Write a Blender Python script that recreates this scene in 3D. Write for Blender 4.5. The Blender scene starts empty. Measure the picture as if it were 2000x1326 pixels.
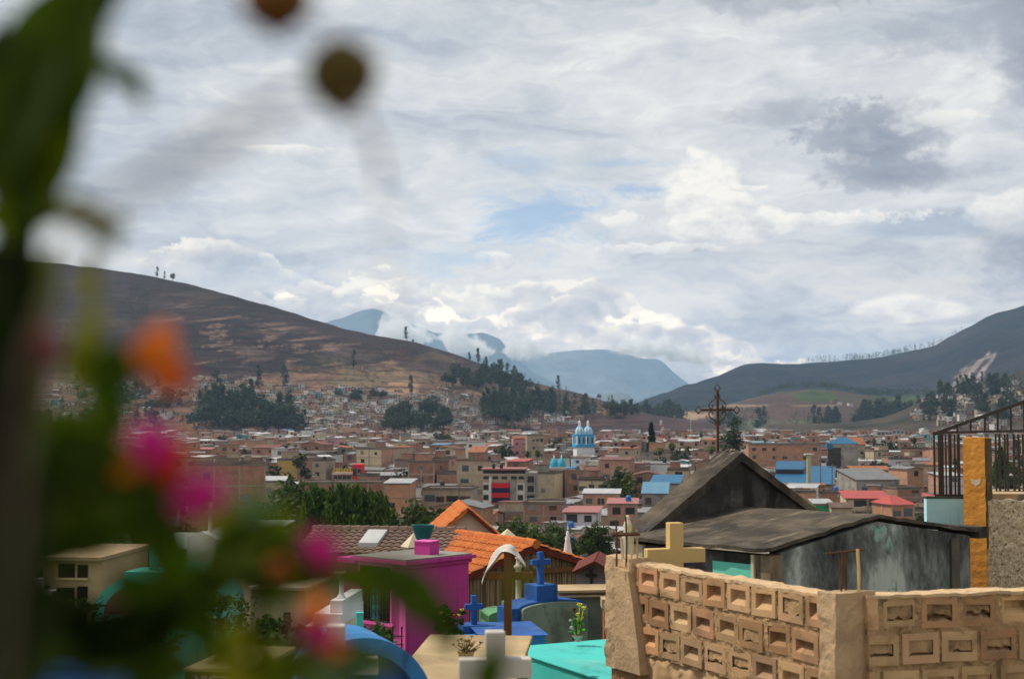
import bpy, math, random
from mathutils import Vector, Matrix, noise

R = math.radians
sc = bpy.context.scene
COL = sc.collection

# ------------------------------------------------------------------ camera
F, CX, CY, HOR, CAMZ = 2777.8, 1000.0, 663.0, 815.0, 22.0
PITCH = math.atan((HOR - CY) / F)
CP, SP = math.cos(PITCH), math.sin(PITCH)
cam = bpy.data.cameras.new("camera")
cam.lens, cam.sensor_width, cam.sensor_fit = 50.0, 36.0, 'HORIZONTAL'
cam.clip_start, cam.clip_end = 0.05, 80000.0
cam.dof.use_dof = True
cam.dof.focus_distance = 20.0
cam.dof.aperture_fstop = 4.0
cam_ob = bpy.data.objects.new("camera", cam)
COL.objects.link(cam_ob)
cam_ob.location = (0, 0, CAMZ)
cam_ob.rotation_euler = (R(90) + PITCH, 0, 0)
sc.camera = cam_ob

# ------------------------------------------------------------------ exposure, sampling
sc.view_settings.view_transform = 'Standard'
sc.view_settings.look = 'None'
sc.view_settings.gamma = 1.0
sc.view_settings.use_curve_mapping = False
sc.view_settings.exposure = 0.0
sc.render.engine = 'CYCLES'
cy = sc.cycles
cy.use_denoising = True
try:
    cy.denoiser = 'OPENIMAGEDENOISE'
    cy.denoising_input_passes = 'RGB_ALBEDO_NORMAL'
    cy.denoising_prefilter = 'ACCURATE'
except Exception:
    pass
cy.max_bounces = 12
cy.diffuse_bounces = 3
cy.glossy_bounces = 2
cy.transmission_bounces = 4
cy.transparent_max_bounces = 8
cy.volume_bounces = 12
cy.caustics_reflective = False
cy.caustics_refractive = False
cy.sample_clamp_indirect = 6.0

# ------------------------------------------------------------------ sun
SUN_EL, SUN_AZ = 56.0, -76.0          # azimuth from the view direction (+Y), negative = to the left
sdir = Vector((math.sin(R(SUN_AZ)) * math.cos(R(SUN_EL)), math.cos(R(SUN_AZ)) * math.cos(R(SUN_EL)), math.sin(R(SUN_EL))))
sun = bpy.data.lights.new("sun", 'SUN')
sun.energy = 4.3
sun.angle = R(0.6)
sun.color = (1.0, 0.89, 0.73)
sun_ob = bpy.data.objects.new("sun", sun)
COL.objects.link(sun_ob)
sun_ob.rotation_euler = (-sdir).to_track_quat('-Z', 'Y').to_euler()
sun_ob.location = (-60, -20, 120)


# ------------------------------------------------------------------ node helper
class NT:
    def __init__(self, tree):
        self.t = tree
        self.n = tree.nodes
        self.l = tree.links

    def put(self, sock, v):
        if v is None:
            return
        if hasattr(v, 'node'):
            self.l.new(v, sock)
        else:
            if isinstance(v, (tuple, list)) and sock.type == 'RGBA' and len(v) == 3:
                v = (*v, 1.0)
            sock.default_value = v

    def m(self, op, a, b=None, c=None, clamp=False):
        n = self.n.new('ShaderNodeMath')
        n.operation = op
        n.use_clamp = clamp
        for i, v in enumerate((a, b, c)):
            self.put(n.inputs[i], v)
        return n.outputs[0]

    def add(self, a, b): return self.m('ADD', a, b)
    def sub(self, a, b): return self.m('SUBTRACT', a, b)
    def mul(self, a, b): return self.m('MULTIPLY', a, b)

    def ss(self, v, lo, hi, a=0.0, b=1.0):
        n = self.n.new('ShaderNodeMapRange')
        n.interpolation_type = 'SMOOTHSTEP'
        self.put(n.inputs[0], v)
        for i, x in enumerate((lo, hi, a, b)):
            self.put(n.inputs[i + 1], x)
        return n.outputs[0]

    def lin(self, v, lo, hi, a=0.0, b=1.0):
        n = self.n.new('ShaderNodeMapRange')
        self.put(n.inputs[0], v)
        for i, x in enumerate((lo, hi, a, b)):
            self.put(n.inputs[i + 1], x)
        return n.outputs[0]

    def xyz(self, x, y, z):
        n = self.n.new('ShaderNodeCombineXYZ')
        for i, v in enumerate((x, y, z)):
            self.put(n.inputs[i], v)
        return n.outputs[0]

    def noise(self, vec, scale=1.0, detail=4.0, rough=0.5, dist=0.0, lac=2.0):
        n = self.n.new('ShaderNodeTexNoise')
        self.put(n.inputs['Vector'], vec)
        for k, v in (('Scale', scale), ('Detail', detail), ('Roughness', rough), ('Distortion', dist), ('Lacunarity', lac)):
            self.put(n.inputs[k], v)
        return n.outputs['Fac']

    def mix(self, f, a, b, mode='MIX'):
        n = self.n.new('ShaderNodeMix')
        n.data_type = 'RGBA'
        n.blend_type = mode
        n.clamp_factor = True
        self.put(n.inputs[0], f)
        self.put(n.inputs[6], a)
        self.put(n.inputs[7], b)
        return n.outputs[2]

    def ramp(self, f, stops):
        n = self.n.new('ShaderNodeValToRGB')
        e = n.color_ramp.elements
        while len(e) < len(stops):
            e.new(0.5)
        for el, (p, c) in zip(e, stops):
            el.position = p
            el.color = (*c, 1.0)
        self.put(n.inputs[0], f)
        return n.outputs[0]

    def map(self, vec, scale=(1, 1, 1), loc=(0, 0, 0), rot=(0, 0, 0)):
        n = self.n.new('ShaderNodeMapping')
        self.put(n.inputs[0], vec)
        n.inputs[1].default_value = loc
        n.inputs[2].default_value = rot
        n.inputs[3].default_value = scale
        return n.outputs[0]


# ------------------------------------------------------------------ sky
HAZE, HAZE_TOP, HAZE_LEN, AIR = 5.6e-5, 1320.0, 27500.0, (0.35, 0.47, 0.55)
world = bpy.data.worlds.new("World")
sc.world = world
world.use_nodes = True
world.node_tree.nodes.clear()
W = NT(world.node_tree)


def build_sky():
    t = W.n.new('ShaderNodeTexCoord').outputs['Generated']
    s = W.n.new('ShaderNodeSeparateXYZ')
    W.l.new(t, s.inputs[0])
    dx, dy, dz = s.outputs
    az = W.m('ARCTAN2', dx, dy)
    el = W.m('ARCSINE', dz)
    P3 = lambda sx, sy, seed: W.xyz(W.mul(az, sx), W.mul(el, sy), seed)
    wa = W.sub(W.noise(P3(9, 22, 3.1), 1.0, 3, 0.6), 0.5)
    wb = W.sub(W.noise(P3(9, 22, 7.7), 1.0, 3, 0.6), 0.5)
    az2 = W.add(az, W.mul(wa, 0.17))
    el2 = W.add(el, W.mul(wb, 0.065))
    Q3 = lambda sx, sy, seed: W.xyz(W.mul(az2, sx), W.mul(el2, sy), seed)
    streak = W.noise(Q3(8, 27, 1.3), 1.0, 5, 0.6)
    fine = W.noise(Q3(22, 80, 5.0), 1.0, 4, 0.62)
    broad = W.noise(Q3(3.2, 11, 9.4), 1.0, 3, 0.5)
    bill = W.noise(P3(38, 60, 2.2), 1.0, 5, 0.62)
    bill2 = W.noise(P3(80, 105, 12.0), 1.0, 4, 0.65)
    wisp = W.noise(W.xyz(W.add(W.mul(az, 16), W.mul(wb, 3.0)), W.add(W.mul(el, 34), W.mul(wa, 3.0)), 3.9), 1.0, 6, 0.66, 0.0)

    def puffs(sx, sy, seed, det=1.0):
        """cauliflower heads: warped smooth cells, 1 at a head, 0 between"""
        n = W.n.new('ShaderNodeTexVoronoi')
        n.voronoi_dimensions = '3D'
        n.feature = 'F1'
        n.inputs['Scale'].default_value = 1.0
        n.inputs['Detail'].default_value = det
        n.inputs['Roughness'].default_value = 0.55
        n.inputs['Lacunarity'].default_value = 2.1
        n.normalize = True
        v = W.xyz(W.add(W.mul(az, sx), W.mul(W.sub(bill, 0.5), 1.1)), W.add(W.mul(el, sy), W.mul(W.sub(bill2, 0.5), 0.9)), seed)
        W.l.new(v, n.inputs['Vector'])
        return W.sub(1.0, n.outputs['Distance'])
    pf = puffs(48, 66, 1.7)
    pfb = puffs(24, 34, 4.2)
    # layered stratus: streaks, finer wisps and broad light and dark areas
    b = W.add(W.add(W.mul(streak, 0.66), W.mul(wisp, 0.26)), W.mul(broad, 0.52))
    b = W.add(b, W.mul(W.sub(fine, 0.5), 0.12))
    b = W.lin(b, 0.49, 0.92)
    col = W.ramp(b, [(0.0, (0.38, 0.425, 0.50)), (0.25, (0.50, 0.54, 0.61)), (0.5, (0.64, 0.67, 0.72)), (0.75, (0.775, 0.79, 0.81)), (1.0, (0.93, 0.93, 0.92))])
    # towards the right horizon the veil turns pale blue
    hz = W.mul(W.ss(el, 0.085, 0.015), W.ss(az, 0.02, 0.24))
    hz = W.mul(hz, W.lin(streak, 0.35, 0.65, 1.0, 0.6))
    col = W.mix(W.mul(hz, 0.85), col, (0.47, 0.56, 0.65))
    # pale warm streaks low in the sky
    gl = W.mul(W.ss(el, 0.135, 0.09), W.ss(el, 0.03, 0.06))
    col = W.mix(W.mul(gl, W.lin(streak, 0.42, 0.62, 0.0, 0.75)), col, (0.80, 0.785, 0.765))

    def blob(a0, e0, ra, re, amp, edge=0.35, nz=None):
        u = W.m('DIVIDE', W.sub(az, a0), ra)
        v = W.m('DIVIDE', W.sub(el, e0), re)
        r = W.m('SQRT', W.add(W.mul(u, u), W.mul(v, v)))
        f = W.add(W.sub(1.0, r), W.mul(W.sub(nz if nz is not None else bill, 0.5), amp))
        return W.ss(f, 0.0, edge), v, f

    blue = None
    for a0, e0, ra, re, k in ((0.018, 0.146, 0.062, 0.036, 0.8), (0.012, 0.174, 0.055, 0.012, 0.45), (-0.055, 0.110, 0.070, 0.013, 0.5), (0.087, 0.158, 0.026, 0.009, 0.7), (0.075, 0.177, 0.05, 0.005, 0.4),
                              (-0.16, 0.10, 0.05, 0.02, 0.2), (0.29, 0.128, 0.05, 0.010, 0.25), (0.275, 0.035, 0.12, 0.016, 0.2)):
        f, _v, _f = blob(a0, e0, ra, re, 3.4, 0.9, wisp)
        f = W.mul(f, k)
        blue = f if blue is None else W.m('MAXIMUM', blue, f)
    # dark rain clouds
    for a0, e0, ra, re, amp, k, nz in ((0.254, 0.184, 0.062, 0.034, 1.9, 1.0, bill), (0.268, 0.164, 0.070, 0.014, 1.6, 0.95, bill), (0.240, 0.204, 0.035, 0.016, 2.2, 0.75, bill2), (0.190, 0.208, 0.040, 0.010, 3.6, 0.6, wisp), (0.215, 0.190, 0.03, 0.012, 3.4, 0.5, bill2),
                                       (0.375, 0.285, 0.095, 0.085, 1.4, 1.0, bill), (0.358, 0.232, 0.034, 0.036, 1.6, 0.85, bill), (0.20, 0.290, 0.12, 0.016, 4.0, 0.6, wisp), (0.275, 0.255, 0.03, 0.016, 4.0, 0.5, bill),
                                       (0.29, 0.130, 0.05, 0.010, 2.6, 0.5, wisp), (0.34, 0.112, 0.035, 0.028, 2.8, 0.45, bill), (-0.17, 0.108, 0.06, 0.012, 3.4, 0.45, wisp), (-0.24, 0.115, 0.05, 0.01, 3.0, 0.4, wisp)):
        f, v, _f = blob(a0, e0, ra, re, amp, 0.75, nz)
        shade = W.mix(W.lin(bill, 0.35, 0.68), (0.30, 0.33, 0.41), (0.48, 0.505, 0.57))
        col = W.mix(W.mul(f, k), col, shade)
    # small bright cumuli and streaks
    for a0, e0, ra, re, k, nz in ((0.136, 0.151, 0.028, 0.027, 1.0, pf), (0.150, 0.142, 0.024, 0.018, 0.9, pf), (0.152, 0.133, 0.042, 0.011, 0.85, pf), (-0.013, 0.110, 0.0125, 0.0065, 1.0, pf), (0.090, 0.155, 0.017, 0.0035, 1.0, bill2), (0.078, 0.138, 0.022, 0.006, 0.7, bill2),
                                  (0.21, 0.136, 0.085, 0.006, 0.9, bill2), (0.165, 0.158, 0.022, 0.003, 0.8, bill2), (0.10, 0.118, 0.05, 0.005, 0.7, bill2), (0.345, 0.137, 0.03, 0.012, 0.7, pf), (0.30, 0.20, 0.03, 0.006, 0.6, bill),
                                  (-0.09, 0.104, 0.010, 0.003, 0.9, bill2), (-0.15, 0.185, 0.035, 0.004, 0.8, fine), (0.27, 0.072, 0.045, 0.010, 0.75, streak)):
        amp = 1.5 if nz is pf else 2.4
        f, v, _f = blob(a0, e0, ra, re, amp, 0.4, nz)
        shade = W.mix(W.m('ADD', W.add(W.mul(v, 0.45), 0.18), W.lin(bill, 0.32, 0.68), clamp=True), (0.64, 0.655, 0.70), (1.0, 0.965, 0.92))
        col = W.mix(W.mul(f, k), col, shade)
    # the heaped bank above the far mountains, two ranks deep
    soft = W.noise(W.xyz(W.add(W.mul(az, 21), W.mul(bill, 1.1)), W.add(W.mul(el, 40), W.mul(bill2, 0.8)), 6.6), 1.0, 3, 0.5)

    def bank(tops, p, pk, k, warm, gap):
        nonlocal col
        cu = W.n.new('ShaderNodeFloatCurve')
        c = cu.mapping.curves[0]
        for i, (x, y) in enumerate(tops):
            u, v = (x - 250.0) / 1250.0, (815.0 - y) / F * 6.0
            if i < 2:
                c.points[i].location = (u, v)
            else:
                c.points.new(u, v)
        cu.mapping.update()
        W.l.new(W.lin(az, -750.0 / F, 500.0 / F), cu.inputs['Value'])
        tp = W.m('DIVIDE', cu.outputs[0], 6.0)
        tp = W.add(tp, W.add(W.mul(W.sub(p, 0.62), pk), W.mul(W.sub(bill, 0.5), 0.016)))
        d = W.sub(tp, el)
        f = W.ss(d, -0.0004, 0.003)
        lit = W.add(W.lin(soft, 0.36, 0.62, -0.04, 0.80), W.mul(W.sub(bill, 0.5), 1.3))
        lit = W.m('ADD', lit, W.add(W.mul(W.ss(d, 0.016, 0.0), 0.42), W.lin(p, 0.35, 0.9, -0.1, 0.2)), clamp=True)
        shade = W.ramp(lit, [(0.0, (0.47, 0.52, 0.60)), (0.3, (0.575, 0.60, 0.655)), (0.6, (0.70, 0.70, 0.72)), (0.85, (0.86, 0.83, 0.795)), (1.0, warm)])
        f = W.mul(f, W.lin(W.add(soft, W.mul(W.ss(d, 0.02, 0.0), 0.25)), 0.40 + gap, 0.55 + gap, 0.35, 1.0))
        col = W.mix(W.mul(f, k), col, shade)
    bank([(250, 560), (310, 500), (380, 478), (450, 486), (520, 500), (570, 540), (640, 560), (700, 545), (760, 548), (860, 565), (960, 570), (1060, 555), (1150, 545), (1220, 575), (1300, 620), (1400, 660), (1500, 720)], pfb, 0.035, 0.85, (1.0, 0.95, 0.89), 0.02)
    bank([(250, 620), (400, 590), (480, 575), (560, 590), (620, 600), (690, 596), (740, 575), (800, 585), (870, 600), (920, 625), (1000, 610), (1090, 590), (1150, 580), (1200, 625), (1250, 625), (1320, 630), (1390, 665), (1450, 690), (1500, 730)], pf, 0.034, 1.0, (1.15, 1.06, 0.93), -0.03)
    cover = W.sub(1.0, blue)
    # the clouds stand beyond the haze of the valley: what reaches the eye is col * T + air * (1 - T)
    T = W.m('EXPONENT', W.mul(-HAZE, W.m('MINIMUM', HAZE_LEN, W.m('DIVIDE', HAZE_TOP - CAMZ, W.m('MAXIMUM', el, 0.01)))))
    inv = W.m('DIVIDE', 0.93, T)
    air = W.m('DIVIDE', W.sub(1.0, T), T)
    sp = W.n.new('ShaderNodeSeparateColor')
    W.l.new(col, sp.inputs[0])
    chans = [W.m('MAXIMUM', W.sub(W.mul(W.mul(sp.outputs[i], (1.0, 1.005, 0.97)[i]), inv), W.mul(air, AIR[i])), 0.05) for i in range(3)]
    col = W.xyz(*chans)

    sky = W.n.new('ShaderNodeTexSky')
    sky.sky_type = 'NISHITA'
    sky.sun_disc = False
    sky.sun_elevation = R(SUN_EL)
    sky.sun_rotation = R(SUN_AZ)
    sky.altitude = 2600.0
    sky.air_density = 1.0
    sky.dust_density = 0.6
    bg1 = W.n.new('ShaderNodeBackground')
    W.l.new(sky.outputs[0], bg1.inputs[0])
    bg1.inputs[1].default_value = 0.13
    bg2 = W.n.new('ShaderNodeBackground')
    W.l.new(col, bg2.inputs[0])
    bg2.inputs[1].default_value = 1.0
    mx = W.n.new('ShaderNodeMixShader')
    W.l.new(cover, mx.inputs[0])
    W.l.new(bg1.outputs[0], mx.inputs[1])
    W.l.new(bg2.outputs[0], mx.inputs[2])
    out = W.n.new('ShaderNodeOutputWorld')
    W.l.new(mx.outputs[0], out.inputs[0])


build_sky()
world.cycles.sampling_method = 'MANUAL'
world.cycles.sample_map_resolution = 1024


# ------------------------------------------------------------------ view geometry
def ray(px, py):
    a, b = (px - CX) / F, (CY - py) / F
    v = Vector((a, CP - b * SP, SP + b * CP))
    return v / v.y


def at(px, py, Y):
    """World point at depth Y metres that the photograph shows at (px, py)."""
    r = ray(px, py)
    return Vector((r.x * Y, Y, CAMZ + r.z * Y))


def zrel(py, Y):
    return ray(1000, py).z * Y + CAMZ


def pix(p):
    x, y, z = p[0], p[1], p[2] - CAMZ
    fw = y * CP + z * SP
    up = -y * SP + z * CP
    return CX + F * x / fw, CY - F * up / fw


# ------------------------------------------------------------------ mesh builder
class MB:
    def __init__(self):
        self.v, self.f, self.m, self.c = [], [], [], []
        self.cur = 0
        self.color = None

    def face(self, idx, m=None):
        self.f.append(idx)
        self.m.append(self.cur if m is None else m)
        self.c.append(self.color)

    def verts(self, pts):
        i = len(self.v)
        self.v.extend(tuple(p) for p in pts)
        return i

    def quad(self, a, b, c, d, m=None):
        i = self.verts((a, b, c, d))
        self.face((i, i + 1, i + 2, i + 3), m)

    def hexa(self, p, m=None):
        """eight corners: bottom 0-3 counter-clockwise seen from above, top 4-7"""
        i = self.verts(p)
        for f in ((0, 3, 2, 1), (4, 5, 6, 7), (0, 1, 5, 4), (1, 2, 6, 5), (2, 3, 7, 6), (3, 0, 4, 7)):
            self.face(tuple(i + k for k in f), m)

    def box(self, x0, x1, y0, y1, z0, z1, m=None):
        self.hexa([(x0, y0, z0), (x1, y0, z0), (x1, y1, z0), (x0, y1, z0), (x0, y0, z1), (x1, y0, z1), (x1, y1, z1), (x0, y1, z1)], m)

    def bar(self, a, b, w, h=None, m=None, up=(0, 0, 1)):
        a, b = Vector(a), Vector(b)
        h = w if h is None else h
        d = (b - a).normalized()
        u = Vector(up)
        if abs(d.dot(u)) > 0.95:
            u = Vector((0, 1, 0))
        s = d.cross(u).normalized() * (w / 2)
        t = s.cross(d).normalized() * (h / 2)
        i = self.verts([a - s - t, a + s - t, a + s + t, a - s + t, b - s - t, b + s - t, b + s + t, b - s + t])
        for f in ((0, 3, 2, 1), (4, 5, 6, 7), (0, 1, 5, 4), (1, 2, 6, 5), (2, 3, 7, 6), (3, 0, 4, 7)):
            self.face(tuple(i + k for k in f), m)

    def prism(self, poly, ext, m=None, mside=None):
        """poly: planar ring of 3D points, extruded by ext"""
        n = len(poly)
        e = Vector(ext)
        i = self.verts([Vector(p) for p in poly] + [Vector(p) + e for p in poly])
        self.face(tuple(range(i, i + n)), m)
        self.face(tuple(range(i + 2 * n - 1, i + n - 1, -1)), m)
        for k in range(n):
            j = (k + 1) % n
            self.face((i + k, i + n + k, i + n + j, i + j), m if mside is None else mside)

    def tube(self, path, r, n=6, m=None, cap=True):
        path = [Vector(p) for p in path]
        k = len(path)
        rs = r if isinstance(r, (list, tuple)) else [r] * k
        ref = Vector((0, 0, 1))
        rings = []
        for j, p in enumerate(path):
            d = (path[min(j + 1, k - 1)] - path[max(j - 1, 0)]).normalized()
            if abs(d.dot(ref)) > 0.97:
                ref = Vector((1, 0, 0)) if abs(d.x) < 0.9 else Vector((0, 1, 0))
            s = d.cross(ref).normalized()
            t = s.cross(d).normalized()
            ref = t
            rings.append(self.verts([p + (s * math.cos(2 * math.pi * q / n) + t * math.sin(2 * math.pi * q / n)) * rs[j] for q in range(n)]))
        for a, b in zip(rings, rings[1:]):
            for q in range(n):
                w = (q + 1) % n
                self.face((a + q, a + w, b + w, b + q), m)
        if cap:
            self.face(tuple(rings[0] + q for q in range(n - 1, -1, -1)), m)
            self.face(tuple(rings[-1] + q for q in range(n)), m)

    def lathe(self, prof, n=12, c=(0, 0, 0), m=None):
        """prof: (radius, z) from bottom to top"""
        c = Vector(c)
        rings = []
        for r, z in prof:
            if r < 1e-6:
                rings.append((self.verts([c + Vector((0, 0, z))]), 1))
            else:
                rings.append((self.verts([c + Vector((r * math.cos(2 * math.pi * q / n), r * math.sin(2 * math.pi * q / n), z)) for q in range(n)]), n))
        for (a, na), (b, nb) in zip(rings, rings[1:]):
            for q in range(n):
                w = (q + 1) % n
                if na == 1 and nb == 1:
                    continue
                if na == 1:
                    self.face((a, b + w, b + q), m)
                elif nb == 1:
                    self.face((a + q, a + w, b), m)
                else:
                    self.face((a + q, a + w, b + w, b + q), m)

    def ball(self, c, r, n=8, k=6, m=None, jit=0.0, rng=random):
        r = (r, r, r) if isinstance(r, (int, float)) else r
        c = Vector(c)
        rings = []
        for j in range(k + 1):
            th = math.pi * j / k
            if j in (0, k):
                rings.append((self.verts([c + Vector((0, 0, -r[2] * math.cos(th)))]), 1))
            else:
                rings.append((self.verts([c + Vector((r[0] * math.sin(th) * math.cos(2 * math.pi * q / n) * (1 + jit * rng.uniform(-1, 1)),
                                                      r[1] * math.sin(th) * math.sin(2 * math.pi * q / n) * (1 + jit * rng.uniform(-1, 1)),
                                                      -r[2] * math.cos(th) * (1 + jit * rng.uniform(-1, 1)))) for q in range(n)]), n))
        for (a, na), (b, nb) in zip(rings, rings[1:]):
            for q in range(n):
                w = (q + 1) % n
                if na == 1:
                    self.face((a, b + w, b + q), m)
                elif nb == 1:
                    self.face((a + q, a + w, b), m)
                else:
                    self.face((a + q, a + w, b + w, b + q), m)

    def xf(self, M, start=0):
        for i in range(start, len(self.v)):
            self.v[i] = tuple(M @ Vector(self.v[i]))

    def mesh(self, name, mats, smooth=False):
        me = bpy.data.meshes.new(name)
        me.from_pydata(self.v, [], self.f)
        mats = mats if isinstance(mats, (list, tuple)) else [mats]
        for x in mats:
            me.materials.append(x)
        if len(mats) > 1:
            me.polygons.foreach_set('material_index', self.m)
        if smooth:
            me.polygons.foreach_set('use_smooth', [True] * len(self.f))
        if any(c is not None for c in self.c):
            at_ = me.color_attributes.new('tint', 'FLOAT_COLOR', 'CORNER')
            buf = []
            for p, c in zip(self.f, self.c):
                c = c or (1, 1, 1)
                buf.extend((c[0], c[1], c[2], 1.0) * len(p))
            at_.data.foreach_set('color', buf)
        me.validate()
        me.update()
        return me

    def build(self, name, mats, parent=None, smooth=False, label=None):
        o = bpy.data.objects.new(name, self.mesh(name, mats, smooth))
        COL.objects.link(o)
        if parent is not None:
            o.parent = parent
        if label:
            o['label'] = label
        return o


def tag(o, label, cat, group=None):
    o['label'] = label
    o['category'] = cat
    if group:
        o['group'] = group
    return o


def thing(name, label, cat, loc=(0, 0, 0), rz=0.0, group=None):
    o = bpy.data.objects.new(name, None)
    o.empty_display_size = 0.3
    COL.objects.link(o)
    o.location = loc
    o.rotation_euler = (0, 0, rz)
    return tag(o, label, cat, group)


def struct(o, kind='structure', label=None):
    o['kind'] = kind
    if label:
        o['label'] = label
    return o


# ------------------------------------------------------------------ materials
def mk(name, c1, c2=None, scale=4.0, detail=6.0, rough=0.85, bump=0.25, bscale=None, bdist=0.01, dirt=None, dscale=1.5, dlo=0.5, dhi=0.65,
       streak=None, sscale=(6, 6, 0.7), slo=0.5, shi=0.7, vary=0.0, metal=0.0, spec=0.3, tint=False, stretch=(1, 1, 1), sheen=None, subsurf=None):
    """a real-world surface: two tones by noise, optional patches (dirt) and vertical runs (streak), bump"""
    mt = bpy.data.materials.new(name)
    mt.use_nodes = True
    t = NT(mt.node_tree)
    t.n.clear()
    tc = t.n.new('ShaderNodeTexCoord').outputs['Object']
    oi = t.n.new('ShaderNodeObjectInfo')
    if vary:
        off = t.mul(oi.outputs['Random'], 57.0)
        v = t.n.new('ShaderNodeVectorMath')
        v.operation = 'ADD'
        t.l.new(tc, v.inputs[0])
        t.l.new(t.xyz(off, off, off), v.inputs[1])
        tc = v.outputs[0]
    n1 = t.noise(t.map(tc, stretch), scale, detail, 0.6)
    c2 = c2 or tuple(x * 0.75 for x in c1)
    col = t.mix(t.ss(n1, 0.35, 0.65), c1, c2)
    if tint:
        a = t.n.new('ShaderNodeAttribute')
        a.attribute_name = 'tint'
        col = t.mix(1.0, col, a.outputs['Color'], 'MULTIPLY')
    if dirt:
        n2 = t.noise(tc, dscale, 8, 0.65, 0.4)
        col = t.mix(t.ss(n2, dlo, dhi), col, dirt)
    if streak:
        n3 = t.noise(t.map(tc, sscale), 1.0, 6, 0.6)
        col = t.mix(t.ss(n3, slo, shi), col, streak)
    if vary:
        col = t.mix(1.0, col, t.xyz(*(t.lin(oi.outputs['Random'], 0, 1, 1 - vary, 1 + vary),) * 3), 'MULTIPLY')
    b = t.n.new('ShaderNodeBsdfPrincipled')
    t.l.new(col, b.inputs['Base Color'])
    b.inputs['Roughness'].default_value = rough
    b.inputs['Metallic'].default_value = metal
    b.inputs['Specular IOR Level'].default_value = spec
    if subsurf:
        b.inputs['Transmission Weight'].default_value = 0.0
    if bump:
        bn = t.n.new('ShaderNodeBump')
        bn.inputs['Strength'].default_value = bump
        bn.inputs['Distance'].default_value = bdist
        h = t.noise(tc, bscale or scale * 6, 8, 0.65)
        t.l.new(h, bn.inputs['Height'])
        t.l.new(bn.outputs[0], b.inputs['Normal'])
    o = t.n.new('ShaderNodeOutputMaterial')
    t.l.new(b.outputs[0], o.inputs[0])
    return mt


def interp(pts, x):
    if x <= pts[0][0]:
        return pts[0][1]
    for (x0, y0), (x1, y1) in zip(pts, pts[1:]):
        if x <= x1:
            t = (x - x0) / (x1 - x0)
            return y0 + (y1 - y0) * t
    return pts[-1][1]


def fbm(x, y, z=0.0, o=4):
    return noise.fractal(Vector((x, y, z)), 1.0, 2.0, o)
# ================================================================== LAND
PLAIN = [(0, -1.75), (4, -1.85), (8, -2.1), (12, -2.7), (18, -3.7), (26, -5.0), (40, -8.5), (70, -14.5), (110, -19.5), (150, -21.5), (190, -22.0), (99999, -22.0)]


def gz(x, y):
    return CAMZ + interp(PLAIN, y)


class Slope:
    """a hill side: the crest follows a silhouette at depth DR, the foot lies at depth DB on the plain"""

    def __init__(self, sil, DR, DB, pw=1.0, bump=0.0, bs=0.004, jag=0.0):
        self.sil, self.DR, self.DB, self.pw, self.bump, self.bs, self.jag = sil, DR, DB, pw, bump, bs, jag

    def crest(self, px):
        py = interp(self.sil, px) + (fbm(px * 0.02, 0.3, 5.0) * self.jag if self.jag else 0)
        return zrel(py, self.DR)

    def z(self, px, t):
        D = self.DB + (self.DR - self.DB) * t
        zc = self.crest(px)
        if t > 1:
            return zc - (D - self.DR) * 0.35
        x = ray(px, 800).x * D
        h = zc * (max(t, 0.0) ** self.pw)
        if self.bump:
            h += fbm(x * self.bs, D * self.bs, 2.0, 5) * self.bump * min(1.0, 4 * t * (1 - t)) * min(1.0, max(zc, 0) / 40.0)
        return h

    def pt(self, px, t):
        D = self.DB + (self.DR - self.DB) * t
        return Vector((ray(px, 800).x * D, D, self.z(px, t)))

    def solve(self, px, py):
        lo = None
        for k in range(0, 101):
            t = k / 100
            p = self.pt(px, t)
            if pix(p)[1] <= py:
                return p
        return None

    def build(self, name, px0, px1, step, rows, mat, cover=None, back=True):
        cols = int((px1 - px0) / step) + 1
        ts = [k / rows for k in range(rows + 1)] + ([1.03, 1.12, 1.3, 1.6] if back else [])
        vs, fs, cs = [], [], []
        for j, t in enumerate(ts):
            for i in range(cols):
                px = px0 + i * step
                p = self.pt(px, t)
                p.z = max(p.z, -0.6)
                vs.append(tuple(p))
                if cover:
                    x, y = pix(p)
                    cs.append(cover(x, y, t, p))
        n = len(ts)
        for j in range(n - 1):
            for i in range(cols - 1):
                a = j * cols + i
                q = (a, a + 1, a + cols + 1, a + cols)
                if all(vs[k][2] <= -0.59 for k in q):
                    continue
                fs.append(q)
        me = bpy.data.meshes.new(name)
        me.from_pydata(vs, [], fs)
        me.materials.append(mat)
        if cover:
            a = me.color_attributes.new('tint', 'FLOAT_COLOR', 'POINT')
            a.data.foreach_set('color', [x for c in cs for x in (*c, 1.0)])
        me.polygons.foreach_set('use_smooth', [True] * len(fs))
        me.update()
        o = bpy.data.objects.new(name, me)
        COL.objects.link(o)
        return struct(o)


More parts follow.
